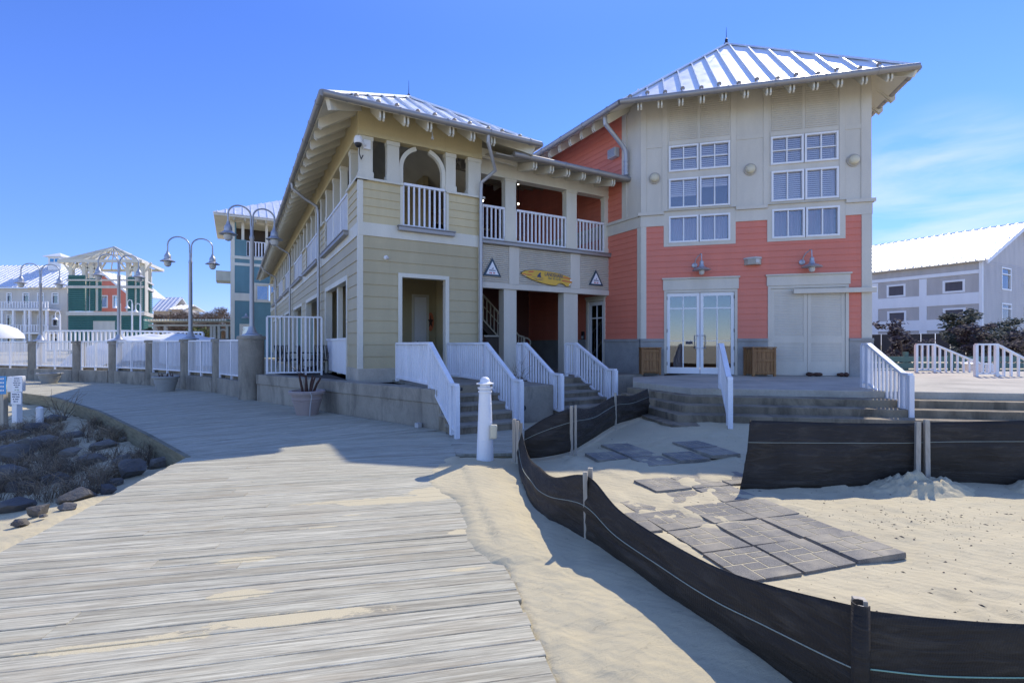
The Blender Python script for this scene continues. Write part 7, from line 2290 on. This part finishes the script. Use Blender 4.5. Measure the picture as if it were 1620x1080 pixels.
mb = MB(); mb.lathe(FTB.pt(FTB.t(389), zz(503), 0.5), [(0.36, 0), (0.36, 0.03), (0.1, 0.2), (0.06, 0.35)], 16); mb.build("lamp_shade", M_LAMP, wl2, smooth=True)
mb = MB(); mb.tube([FTB.pt(FTB.t(389), zz(503) + 0.34, 0.5), FTB.pt(FTB.t(389), zz(496), 0.4), FTB.pt(FTB.t(389), zz(497), 0.05)], 0.04, 6); mb.build("gooseneck", M_LAMP, wl2)

# --- green louvred building with a pergola roof
GY = 60.0
gx_ = lambda px, y=GY: (px - 810) * y / FPX
gzz = lambda py, y=GY: EYE + (HY - py) * y / FPX
FG = Face((gx_(107.5), GY), (1, 0), (0, -1))
FGR = Face((gx_(227.5), GY), (-0.45, 0.893), (0.893, 0.45))
gw_ = gx_(227.5) - gx_(107.5)
gb = thing("green_pergola_building", "dark green louvred building topped by an open cream pergola roof", "building", (gx_(165), GY + 4, 0.5))
def lv(name, F, a, b, z0, z1, p=0.2, mat=M_GREEN, parent=gb):
    mb = MB(); louvers(mb, F, a, b, z0, z1, p, -0.08, 0.04); return mb.build(name, mat, parent)
tg = lambda px: gx_(px) - gx_(107.5)
opn = (tg(147), tg(182))
mb = MB()
for c in cells(0, gw_, 0.4, gzz(499), [(opn[0], opn[1], 0, gzz(507.5))]):
    louvers(mb, FG, *c, 0.26, -0.08, 0.04)
mb.build("lower_louver_wall", M_GREEN, gb)
mb = MB(); FG.box(mb, opn[0], opn[1], 0.4, gzz(507.5), -0.1, -0.02); mb.build("roller_shutter", M_PANEL, gb)
lv("louver_panel", FG, 0, tg(134), gzz(492), gzz(435), 0.26); lv("louver_panel", FG, tg(136.5), tg(140), gzz(492), gzz(440), 0.26); lv("louver_panel", FG, tg(142), tg(150), gzz(492), gzz(440), 0.26); lv("louver_panel", FG, tg(155), tg(160), gzz(492), gzz(445), 0.26)
lv("louver_panel", FG, tg(202), tg(212), gzz(492), gzz(438), 0.26); lv("louver_panel", FG, tg(216), gw_, gzz(492), gzz(438), 0.26)
lv("louver_panel", FGR, 0.0, 5.2, 0.4, gzz(499), 0.26); lv("louver_panel", FGR, 0.0, 1.6, gzz(492), gzz(440), 0.26); lv("louver_panel", FGR, 3.6, 5.2, gzz(492), gzz(440), 0.26)
mb = MB()
FG.box(mb, -0.2, gw_ + 0.15, gzz(499), gzz(493), -0.3, 0.1); FGR.box(mb, 0, 5.3, gzz(499), gzz(493), -0.3, 0.1)
for a, b in ((456, 452), (444.5, 442)):
    FG.box(mb, -0.1, gw_, gzz(a), gzz(b), 0.05, 0.14); FGR.box(mb, 0, 5.3, gzz(a), gzz(b), 0.05, 0.14)
mb.build("beam", M_PANEL, gb)
zt = gzz(415)
for px in (110, 131, 143, 153, 201, 214, 226):
    mb = MB(); FG.box(mb, tg(px) - 0.22, tg(px) + 0.22, gzz(492), zt, -0.5, -0.1)
    for k in (-1, 1): mb.bar(FG.pt(tg(px), zt - 1.3, -0.2), FG.pt(tg(px) + k * 0.9, zt, -0.2), 0.14, 0.18)
    mb.build("post", M_CREAM, gb)
for t in (0.3, 2.6, 5.0):
    mb = MB(); FGR.box(mb, t - 0.2, t + 0.2, gzz(492), zt, -0.4, -0.05); mb.build("post", M_CREAM, gb)
E = [Vector((gx_(103), GY - 0.9, zt)), Vector((gx_(231.5), GY - 0.9, zt)), Vector((gx_(231.5) - 2.6, GY + 6.6, zt)), Vector((gx_(103) - 2.6, GY + 6.6, zt))]
ap = Vector((gx_(181, GY + 2.6), GY + 2.6, gzz(391.5, GY + 2.6)))
mb = MB()
for a, b in zip(E, E[1:] + E[:1]): mb.bar(a, b, 0.2, 0.35)
for a in E: mb.bar(a, ap, 0.18, 0.28)
for a, b in zip(E, E[1:] + E[:1]):
    for k in range(1, 7): mb.bar(a + (b - a) * k / 7, ap + (a + (b - a) * k / 7 - ap) * 0.05, 0.10, 0.2)
for f in (0.34, 0.67):
    Q = [ap + (e - ap) * f for e in E]
    for a, b in zip(Q, Q[1:] + Q[:1]): mb.bar(a + Vector((0, 0, 0.14)), b + Vector((0, 0, 0.14)), 0.07, 0.10)
mb.build("pergola_roof", M_CREAM, gb)

# --- pale apartments far left
AY = 78.0
ax_ = lambda px: (px - 810) * AY / FPX
az_ = lambda py: EYE + (HY - py) * AY / FPX
FA = Face((ax_(-25), AY), (1, 0), (0, -1))
ta_ = lambda px: ax_(px) - ax_(-25)
ab = thing("apartment_building", "pale apartment block with white balconies and a blue-windowed cupola", "building", (ax_(40), AY + 5, 0.5))
wins = [(ta_(10.5), ta_(19)), (ta_(36), ta_(47)), (ta_(59), ta_(70)), (ta_(82), ta_(93))]
rows = [(az_(481), az_(463)), (az_(516), az_(498)), (az_(545), az_(532))]
ops = [(a, b, z0, z1) for a, b in wins for z0, z1 in rows]
mb = MB()
for c in cells(0, ta_(106), 0.4, az_(456), ops): FA.box(mb, *c, -0.4, 0)
mb.build("wall", M_APART, ab)
for a, b, z0, z1 in ops:
    mb = MB(); ring(mb, FA, a, b, z0, z1, 0.14, -0.1, 0.06); FA.box(mb, a + 0.14, b - 0.14, z0 + (z1 - z0) * 0.75, z0 + (z1 - z0) * 0.75 + 0.12, -0.1, 0.05); w_ = mb.build("window", M_WHITE, ab)
    mb = MB(); FA.box(mb, a + 0.14, b - 0.14, z0 + 0.14, z1 - 0.14, -0.12, -0.09); mb.build("pane", M_GLASS_D, w_)
for z0 in (az_(490), az_(526)):
    mb = MB(); FA.box(mb, ta_(13), ta_(96), z0 - 0.25, z0, 0.0, 2.2); mb.build("balcony_floor", M_WHITE, ab)
    balcony(ab, FA, ta_(13), ta_(96), z0 + 1.15, z0 + 0.12, d=2.15, spacing=0.42, bal=0.12)
for px in (15, 25, 42, 60, 67, 84, 93):
    mb = MB(); FA.box(mb, ta_(px) - 0.14, ta_(px) + 0.14, 0.4, az_(526) - 0.25, 1.85, 2.15); FA.box(mb, ta_(px) - 0.14, ta_(px) + 0.14, az_(526), az_(490) - 0.25, 1.85, 2.15); mb.build("balcony_post", M_WHITE, ab)
z = az_(455)
E = [Vector((ax_(-60), AY - 0.7, z)), Vector((ax_(108), AY - 0.7, z)), Vector((ax_(108), AY + 6, az_(416) * 1.04)), Vector((ax_(-60), AY + 6, az_(416) * 1.04))]
mb = MB(); roof_plane(mb, E, 0.12, 0.75, 0.07, 0.09); roof_plane(mb, [Vector((ax_(108), AY + 12.5, z)), Vector((ax_(-60), AY + 12.5, z)), E[3], E[2]], 0.12); mb.build("roof", M_ROOF, ab)
CY = AY + 4.4
cu0, cu1 = (76 - 810) * CY / FPX, (96 - 810) * CY / FPX
zc0, zc1 = EYE + (HY - 427) * CY / FPX, EYE + (HY - 405.5) * CY / FPX
cpl = MB(); cpl.box(cu0, cu1, AY + 4.4, AY + 6.4, zc0, zc1); cup = cpl.build("cupola", M_WHITE, ab)
FCu = Face((cu0, AY + 4.4), (1, 0), (0, -1))
for a in (0.35, 1.15):
    mb = MB(); FCu.box(mb, a, a + 0.6, zc1 - 0.95, zc1 - 0.4, 0.0, 0.03); mb.build("window", M_SIGNB, cup)
mb = MB(); e_ = [Vector((cu0 - 0.5, AY + 3.9, zc1)), Vector((cu1 + 0.5, AY + 3.9, zc1)), Vector((cu1 + 0.5, AY + 6.9, zc1)), Vector((cu0 - 0.5, AY + 6.9, zc1))]
apc = Vector(((cu0 + cu1) / 2, AY + 5.4, zc1 + 0.75))
for k in range(4): mb.add([e_[k], e_[(k + 1) % 4], apc], [(0, 1, 2)])
mb.prism(e_, (0, 0, -0.1)); mb.build("roof", M_WHITE, cup)
# coral gabled house seen through the pergola
HYD = 82.0
hx_ = lambda px: (px - 810) * HYD / FPX
hz_ = lambda py: EYE + (HY - py) * HYD / FPX
FH = Face((hx_(148), HYD), (1, 0), (0, -1))
hb = thing("coral_house", "coral gabled house seen through the green pergola building", "house", (hx_(170), HYD + 4, 0.5))
L = hx_(200) - hx_(148)
hw_ = [(1.2, 2.4, hz_(487), hz_(467)), (3.2, 4.4, hz_(487), hz_(467))]
mb = MB()
for c in cells(0, L, 0.4, hz_(462), hw_): FH.box(mb, *c, -0.3, 0)
mb.prism([FH.pt(0, hz_(462), 0), FH.pt(L, hz_(462), 0), FH.pt(L * 0.25, hz_(431), 0)], -FH.n * 0.3)
mb.build("wall", M_CORAL, hb)
for r in hw_:
    mb = MB(); ring(mb, FH, *r, 0.16, -0.1, 0.06); w_ = mb.build("window", M_WHITE, hb)
    mb = MB(); FH.box(mb, r[0] + 0.16, r[1] - 0.16, r[2] + 0.16, r[3] - 0.16, -0.1, -0.07); mb.build("pane", M_GLASS_D, w_)
mb = MB()
a, b, c = FH.pt(-0.8, hz_(467), 0.5), FH.pt(L * 0.25, hz_(429), 0.5), FH.pt(L + 0.8, hz_(466), 0.5)
back = Vector((0, 9, 0))
roof_plane(mb, [a, a + back, b + back, b], 0.15, 0.7); roof_plane(mb, [c + back, c, b, b + back], 0.15, 0.7)
mb.build("roof", M_ROOF, hb)
mb = MB(); mb.bar(a, b, 0.2, 0.3); mb.bar(b, c, 0.2, 0.3); mb.build("bargeboard", M_WHITE, hb)
# small grey house right of the pergola
SY = 95.0
sx_ = lambda px: (px - 810) * SY / FPX
sz_ = lambda py: EYE + (HY - py) * SY / FPX
def small_house(p0, p1, pe, pr, label, cream):
    h = thing("small_house", label, "house", (sx_((p0 + p1) / 2), SY + 3, 0.5), "small houses beyond the trellis")
    F = Face((sx_(p0), SY), (1, 0), (0, -1)); L = sx_(p1) - sx_(p0)
    rr = (L * 0.35, L * 0.35 + 1.0, sz_(pe + 18), sz_(pe + 7))
    mb = MB()
    for c in cells(0, L, 0.4, sz_(pe), [rr]): F.box(mb, *c, -5, 0)
    mb.build("wall", cream, h)
    mb = MB(); ring(mb, F, *rr, 0.15, -0.2, 0.05); w_ = mb.build("window", M_WHITE, h)
    mb = MB(); F.box(mb, rr[0] + 0.15, rr[1] - 0.15, rr[2] + 0.15, rr[3] - 0.15, -0.2, -0.15); mb.build("pane", M_GLASS_D, w_)
    mb = MB(); roof_plane(mb, [F.pt(-0.4, sz_(pe), 0.5), F.pt(L + 0.4, sz_(pe), 0.5), F.pt(L + 0.4, sz_(pr), -3), F.pt(-0.4, sz_(pr), -3)], 0.15, 0.8, 0.07, 0.08)
    roof_plane(mb, [F.pt(L + 0.4, sz_(pe), -6.5), F.pt(-0.4, sz_(pe), -6.5), F.pt(-0.4, sz_(pr), -3), F.pt(L + 0.4, sz_(pr), -3)], 0.15)
    mb.build("roof", M_ROOF, h)
small_house(243, 268.5, 492, 468, "cream house with a blue-grey metal roof just right of the pergola building", M_APART)
small_house(271, 289, 489, 480.5, "low house with only a strip of grey roof showing behind bare trees", M_GREY_SID)

# --- trellis arcade
TRY = 46.0
tx_ = lambda px: (px - 810) * TRY / FPX
tz_ = lambda py: EYE + (HY - py) * TRY / FPX
FTR = Face((tx_(236), TRY), (1, 0), (0, -1))
tt = thing("trellis_arcade", "beige garden trellis arcade with open beams running to the teal building", "trellis", (tx_(300), TRY, 0.5))
Lt = tx_(366) - tx_(236)
mb = MB(); FTR.box(mb, 0, Lt, tz_(516), tz_(513), -0.1, 0.1); FTR.box(mb, 0, Lt, tz_(510), tz_(508), -0.1, 0.1); mb.build("beam", M_FIX, tt)
mb = MB()
for k in range(30): FTR.box(mb, 0.15 + k * Lt / 30, 0.3 + k * Lt / 30, tz_(508), tz_(505.5), -0.8, 0.9)
mb.build("cross_beams", M_CREAM, tt)
for px in (245, 262, 335, 340, 347, 360):
    mb = MB(); a = tx_(px) - tx_(236); FTR.box(mb, a - 0.12, a + 0.12, 0.4, tz_(516), -0.1, 0.1); mb.build("post", M_FIX, tt)
mb = MB()
for px0, px1 in ((347, 360),):
    a, b = tx_(px0) - tx_(236), tx_(px1) - tx_(236)
    c, r_ = (a + b) / 2, (b - a) / 2
    P = [FTR.pt(c + r_ * math.cos(th), tz_(528) + r_ * 1.05 * math.sin(th), 0) for th in [math.pi * k / 12 for k in range(13)]]
    mb.tube(P, 0.10, 6)
mb.build("arch", M_FIX, tt)

# --- second white railing, sheet-covered heap, umbrella and distant lamps behind the balustrade
f2 = thing("far_railing", "distant white railing seen above the left balustrade panels", "fence", (-20, 30, 0.5))
rail_run(f2, [(-29.0, 30.5, 2.5, 1.25), (-24.0, 30.3, 2.5, 1.25), (-19, 30.2, 2.4, 1.2)], 0.28, 0.075, post=0.13, post_at=(0, 1, 2), hand=(0.12, 0.1), feet={0: 0.5, 1: 0.5, 2: 0.5})
f3 = thing("far_railing", "distant white railing seen above the balustrade under the trellis", "fence", (-20, 38, 0.5))
rail_run(f3, [(-29.0, 38, 2.15, 1.0), (-23, 38, 2.15, 1.0)], 0.28, 0.08, post=0.13, post_at=(0, 1), hand=(0.12, 0.1), feet={0: 0.5, 1: 0.5})
def heap_mesh(cx, cy, rx, ry, h, seed, name, mat):
    n = 40; vs_, fs_ = [], []
    for j in range(n + 1):
        for i in range(n + 1):
            a, b = -1 + 2 * i / n, -1 + 2 * j / n
            d = max(abs(a), abs(b)) ** 2.2 * 0.6 + (a * a + b * b) * 0.35
            z = 0.45 + h * max(0.0, 1 - d) ** 0.55 * (0.93 + 0.09 * nz(a * 4, b * 4, seed) + 0.04 * nz(a * 11, b * 11, seed))
            vs_.append((cx + a * rx, cy + b * ry, z))
    for j in range(n):
        for i in range(n): fs_.append((j * (n + 1) + i, j * (n + 1) + i + 1, (j + 1) * (n + 1) + i + 1, (j + 1) * (n + 1) + i))
    mb = MB(); mb.add(vs_, fs_); return mb.build(name, mat, None, smooth=True, recalc=False, sharp=0)
o = heap_mesh(-19.4, 27.5, 4.6, 2.2, 1.85, 4, "tarp_heap", M_TARP); tag(o, "wide mound under white sheeting behind the balustrade panels", "tarp")
um = thing("patio_umbrella", "white domed umbrella at the far left edge behind the balustrade", "umbrella", (-32.6, 31.0, 0.5))
mb = MB(); mb.lathe((-32.6, 31.0, 2.0), [(1.35, 0), (1.3, 0.25), (1.0, 0.62), (0.5, 0.85), (0.03, 0.95)], 20); mb.build("canopy", M_TARP, um, smooth=True)
mb = MB(); mb.tube([(-32.6, 31, 0.4), (-32.6, 31, 2.9)], 0.04, 8); mb.build("pole", M_LAMP, um)
for k, (px, py, ztop_py, lab) in enumerate(((190, 530, 474, "small distant lamp post left of the other far lamps before the green wall"), (209, 530, 474, "small distant lamp post between the other far lamps before the green wall"), (222, 530, 480, "small distant lamp post nearest the green wall's right corner"), (95, 535, 492, "small distant lamp post beside the white balconies"))):
    Y = 52.0
    x = (px - 810) * Y / FPX
    t = thing("lamp_post", lab, "lamp post", (x, Y, 0.5), "small distant lamp posts")
    zt_ = EYE + (HY - ztop_py) * Y / FPX
    mb = MB(); mb.tube([(x, Y, 0.4), (x, Y, zt_ - 0.4)], [0.09, 0.07], 8); mb.build("pole", M_WHITE_MET, t)
    mb = MB(); mb.tube([(x, Y, zt_ - 0.4), (x - 0.06, Y, zt_ - 0.08), (x - 0.3, Y, zt_), (x - 0.48, Y, zt_ - 0.2), (x - 0.5, Y, zt_ - 0.5)], 0.04, 8); mb.build("arm", M_WHITE_MET, t)
    mb = MB(); mb.lathe((x - 0.5, Y, zt_ - 0.9), [(0.25, 0), (0.2, 0.08), (0.07, 0.22), (0.05, 0.4)], 12); mb.build("lamp_shade", M_WHITE_MET, t, smooth=True)

# --- grey building on the right
FD = 41.0
fx = (1553 - 810) * FD / FPX
FE = Face((fx, FD), (-su, cu), (-cu, -su))         # eave side, going back and left
FGb = Face((fx, FD), (cu, su), (su, -cu))          # gable side, going right
gr = thing("grey_building", "long grey building with white bands, a gable end and a pale metal roof", "building", (fx + 4, FD + 6, 0.5))
ze = EYE + (HY - 408) * FD / FPX
za_, zb1_, zc_, zd_, zf_ = [EYE + (HY - p) * FD / FPX for p in (426, 461.5, 480, 503, 521)]
Lg = 26.0
ewin = []
for (p0, p1, q0, q1, pxm) in ((1491.5, 1527, 443, 463, 1509), (1403, 1433, 450, 470, 1418), (1492, 1528, 487, 506, 1510), (1404, 1434, 492, 509.5, 1419)):
    ewin.append((FE.t(p1), FE.t(p0), FE.z(pxm, q1), FE.z(pxm, q0)))
mb = MB(); siding(mb, FE, 0.1, Lg, 2.6, ze, ewin, 0.17, lap=0.02); mb.build("wall", M_GREY_SID, gr)
mb = MB()
for a, b in ((za_ - 0.30, za_), (zc_, zb1_), (zf_, zd_)): FE.box(mb, 0.16, Lg, a, b, 0.022, 0.09)
for t in (FE.t(1460.5), FE.t(1384.5)): FE.box(mb, t - 0.28, t + 0.28, 2.6, za_ - 0.36, 0.023, 0.07)
FE.box(mb, -0.07, 0.155, 2.2, ze, -0.1, 0.06); FGb.box(mb, 0.0, 0.2, 2.2, ze, -0.1, 0.058)
mb.build("trim", M_WHITE, gr)
for r in ewin:
    mb = MB(); ring(mb, FE, *r, 0.16, -0.1, 0.06); w_ = mb.build("window", M_WHITE, gr)
    mb = MB(); FE.box(mb, r[0] + 0.16, r[1] - 0.16, r[2] + 0.16, r[3] - 0.16, -0.1, -0.06); mb.build("pane", M_SCREEN, w_)
    mb = MB(); FE.box(mb, r[0] + 0.16, r[1] - 0.16, r[2] + 0.16, r[3] - 0.16, -0.135, -0.12); mb.build("screen", M_ROOM, w_)
gl = 18.6
gwin = [(FGb.t(1584), FGb.t(1599.5), FGb.z(1590, 459), FGb.z(1590, 423)), (FGb.t(1584), FGb.t(1600), FGb.z(1590, 508.5), FGb.z(1590, 479.5)),
        (FGb.t(1619), FGb.t(1634), FGb.z(1590, 459), FGb.z(1590, 423)), (FGb.t(1619), FGb.t(1634), FGb.z(1590, 508.5), FGb.z(1590, 479.5))]
rh = 4.0
mb = MB(); siding(mb, FGb, 0.2, gl, 2.4, ze, gwin, 0.17, lap=0.02)
mb.prism([FGb.pt(0, ze + 0.001, 0.01), FGb.pt(gl, ze + 0.001, 0.01), FGb.pt(gl / 2, ze + rh, 0.01)], -FGb.n * 0.14)
mb.build("gable_wall", M_GREY_SID, gr)
for r in gwin:
    mb = MB(); ring(mb, FGb, *r, 0.13, -0.1, 0.05)
    FGb.box(mb, r[0] + 0.13, r[1] - 0.13, r[2] + (r[3] - r[2]) * 0.68, r[2] + (r[3] - r[2]) * 0.68 + 0.1, -0.1, 0.04)
    w_ = mb.build("window", M_WHITE, gr)
    mb = MB(); FGb.box(mb, r[0] + 0.13, r[1] - 0.13, r[2] + 0.13, r[3] - 0.13, -0.1, -0.06); mb.build("pane", M_GLASS, w_)
    mb = MB(); FGb.box(mb, r[0] + 0.13, r[1] - 0.13, r[2] + 0.13, r[3] - 0.13, -0.135, -0.12); mb.build("curtain", M_CURTAIN, w_)
mb = MB()
a, b, c = FGb.pt(-0.5, ze - 0.2, 0.5), FGb.pt(gl / 2, ze + rh + 0.05, 0.5), FGb.pt(gl + 0.5, ze - 0.2, 0.5)
bk = FE.u * (Lg + 0.5)
roof_plane(mb, [a + bk, a, b, b + bk], 0.12, 0.62, 0.06, 0.10); roof_plane(mb, [c, c + bk, b + bk, b], 0.12, 0.62, 0.06, 0.08)
mb.bar(b, b + bk, 0.3, 0.12)
mb.build("roof", M_ROOF, gr)
mb = MB(); mb.bar(a + Vector((0, 0, -0.2)), b + Vector((0, 0, -0.2)), 0.1, 0.34); mb.bar(b + Vector((0, 0, -0.2)), c + Vector((0, 0, -0.2)), 0.1, 0.34)
mb.build("bargeboard", M_WHITE, gr)
mb = MB()
for k in range(24): FE.box(mb, 0.02 + k * 1.05, 1.0 + k * 1.05, 0.3, 2.59, -0.1, 0.0)
for k in range(18): FGb.box(mb, 0.02 + k * 1.03, 1.0 + k * 1.03, 0.3, 2.39, -0.1, 0.0)
mb.build("skirt_boarding", M_BROWN_D, gr)
gf = thing("green_board_fence", "low green board fence behind the sunlit patio rails", "fence", (17, 20.5, 0))
for k in range(14):
    x = 12.6 + k * 1.9
    mb = MB(); mb.box(x - 0.07, x + 0.07, 20.4, 20.54, 0.0, 1.3); mb.build("post", M_GREENF, gf)
mb = MB()
for z in (0.35, 0.62, 0.89): mb.box(12.6, 37.3, 20.33, 20.39, z, z + 0.22)
mb.build("boards", M_GREENF, gf)

# --- trees
def leaf_cloud(name, blobs, n, size, mat, parent, rng, flat=0.6, elong=2.2):
    vs_, fs_, cv_ = [], [], []
    for _ in range(n):
        bx_, by_, bz_, r_ = rng.choice(blobs)
        d = Vector((rng.gauss(0, 1), rng.gauss(0, 1), rng.gauss(0, 1))).normalized() * (rng.random() ** 0.45) * r_
        c = Vector((bx_ + d.x, by_ + d.y, bz_ + d.z * flat))
        s = size * rng.uniform(0.6, 1.5)
        ax = Vector((rng.gauss(0, 1), rng.gauss(0, 1), rng.gauss(0, 0.7))).normalized(); bx2 = ax.orthogonal().normalized()
        b0 = len(vs_); sh = rng.random()
        vs_ += [c - ax * s * elong / 2, c + bx2 * s / 2, c + ax * s * elong / 2, c - bx2 * s / 2]
        fs_.append((b0, b0 + 1, b0 + 2, b0 + 3)); cv_ += [sh] * 4
    base = wloc(parent)
    me = bpy.data.meshes.new(name); me.from_pydata([v - base for v in vs_], [], fs_)
    me.materials.append(mat)
    at = me.attributes.new("board", 'FLOAT', 'POINT'); at.data.foreach_set("value", cv_)
    o = bpy.data.objects.new(name, me); COL.objects.link(o); o.parent = parent
    return o
def leafy(name, label, x, y, z0, h, w_, seed, leafm, n, size, nb=9, group=None, trunk_r=0.09, low=0.25, sparse=1.0):
    rng = random.Random(seed)
    t = thing(name, label, "tree", (x, y, z0), group)
    tips = []
    S = []
    top = Vector((x + rng.uniform(-0.2, 0.2) * w_, y, z0 + h * 0.9))
    P = [Vector((x, y, z0 - 0.2)), Vector((x + rng.uniform(-0.1, 0.1) * w_, y, z0 + h * 0.35)), Vector((x + rng.uniform(-0.15, 0.15) * w_, y, z0 + h * 0.62)), top]
    S.append((P, trunk_r, trunk_r * 0.25, 0.3))
    blobs = [(top.x, top.y, top.z, w_ * 0.18)]
    for k in range(nb):
        f = low + (0.95 - low) * (k + rng.random()) / nb
        i = min(2, int(f * 3)); p = P[i].lerp(P[i + 1], f * 3 - i)
        a = rng.uniform(0, 6.28); L = w_ * 0.5 * (1.15 - f * 0.65) * rng.uniform(0.55, 1.1)
        q = p + Vector((math.cos(a) * L, math.sin(a) * L, L * rng.uniform(0.05, 0.5)))
        S.append(([p, p.lerp(q, 0.5) + Vector((0, 0, L * 0.08)), q], trunk_r * 0.4, trunk_r * 0.12, 0.3))
        for g in (0.45, 0.75, 1.0):
            c = p.lerp(q, g)
            blobs.append((c.x + rng.gauss(0, 0.05) * w_, c.y + rng.gauss(0, 0.05) * w_, c.z + rng.gauss(0.02, 0.04) * h, w_ * rng.uniform(0.08, 0.16) * sparse))
    strands("trunk", S, M_TWIG if leafm is None else M_BARK, None, t)
    if leafm: leaf_cloud("crown", blobs, n, size, leafm, t, rng)
    return t
TG = "dark scrubby trees before the grey building"
Y1 = 27.0
X1 = lambda px, y=Y1: (px - 810) * y / FPX
Z1 = lambda py, y=Y1: EYE + (HY - py) * y / FPX
leafy("scrub_tree", "sparse dark-leaved tree nearest the coral corner, before the grey building", X1(1427), Y1, 0.3, Z1(502) - 0.3, 2.9, 3, M_DLEAF, 900, 0.11, 10, TG, 0.06, 0.1, 0.85)
leafy("pine_tree", "dark layered pine rising highest before the grey building's corner", X1(1540), Y1, 0.3, Z1(490) - 0.3, 3.2, 8, M_PINE, 3300, 0.09, 13, TG, 0.09, 0.1, 1.0)
leafy("scrub_tree", "rounded purple-brown bush left of the tall pine", X1(1502), Y1 - 1, 0.3, Z1(513) - 0.3, 2.3, 12, M_DLEAF, 1700, 0.09, 11, TG, 0.06, 0.08, 1.15)
leafy("scrub_tree", "low spreading dark bush right of the tall pine", X1(1590), Y1 - 1.5, 0.3, Z1(524) - 0.3, 3.8, 15, M_DLEAF, 2600, 0.09, 13, TG, 0.06, 0.06, 1.2)
leafy("pine_tree", "pine with a single long side branch at the right frame edge", X1(1612), Y1 + 1, 0.3, Z1(505) - 0.3, 3.4, 19, M_PINE, 1600, 0.09, 9, TG, 0.08, 0.2, 0.9)
leafy("scrub_tree", "dark undergrowth bush between the sparse tree and the pine", X1(1466), Y1 + 2, 0.3, 1.6, 2.4, 23, M_DLEAF, 1100, 0.10, 10, TG, 0.05, 0.08, 1.0)
def bare_tree(label, x, y, h, seed, w_=0.5, n=5):
    t = thing("bare_tree", label, "tree", (x, y, 0.4), "bare winter trees behind the trellis")
    rng = random.Random(seed)
    S = [([Vector((x, y, 0.3)), Vector((x + 0.05, y, 0.4 + h * 0.2)), Vector((x, y, 0.4 + h * 0.32))], 0.16, 0.11, 0.3)]
    strands("trunk", S, M_BARK, None, t)
    tw = twiggy((x, y, 0.4 + h * 0.25), h * 0.62, w_, n, 4, rng, 0.05)
    strands("crown", tw, M_TWIG, None, t)
    bl_ = [(x + rng.gauss(0, 0.30) * h * w_, y + rng.gauss(0, 0.2) * h * w_, 0.4 + h * rng.uniform(0.35, 0.86), h * 0.15) for _ in range(16)]
    cr = leaf_cloud("twigs", bl_, 3600, 0.05, M_TWIG, t, rng, 0.9, 12.0)
TYR = 68.0
for k, (px, pt, lab, w_) in enumerate(((268, 492, "low bare tree just right of the small blue-grey roof", 0.8), (284, 484, "tallest bare tree left of the sky-lit lamp post", 0.8), (303, 489, "rounded bare tree right behind the sky-lit lamp post", 0.9), (322, 500, "bare tree sloping down to the right of the sky-lit lamp post", 0.9), (352, 482, "thin bare tree tight against the teal building", 0.5), (340, 506, "lowest bare tree left of the teal building", 0.9))):
    x = (px - 810) * TYR / FPX
    bare_tree(lab, x, TYR + (k % 2) * 3, (HY - pt) * TYR / FPX + 1.0, 60 + k, w_, 7)
leafy("evergreen_shrub", "yellow-green evergreen shrub at the foot of the trellis", (252 - 810) * 50 / FPX, 50, 0.5, 2.6, 2.2, 31, M_EVERG, 1500, 0.14, 9, None, 0.06, 0.1, 1.3)
leafy("evergreen_shrub", "dark evergreen shrub by the green building's right corner", (238 - 810) * 52 / FPX, 52, 0.5, 3.0, 1.8, 35, M_PINE, 1300, 0.14, 9, None, 0.06, 0.1, 1.3)
leafy("evergreen_shrub", "russet shrub under the trellis beams", (318 - 810) * 55 / FPX, 55, 0.5, 2.8, 4.5, 37, M_EVERG, 1500, 0.16, 12, None, 0.06, 0.1, 1.2)
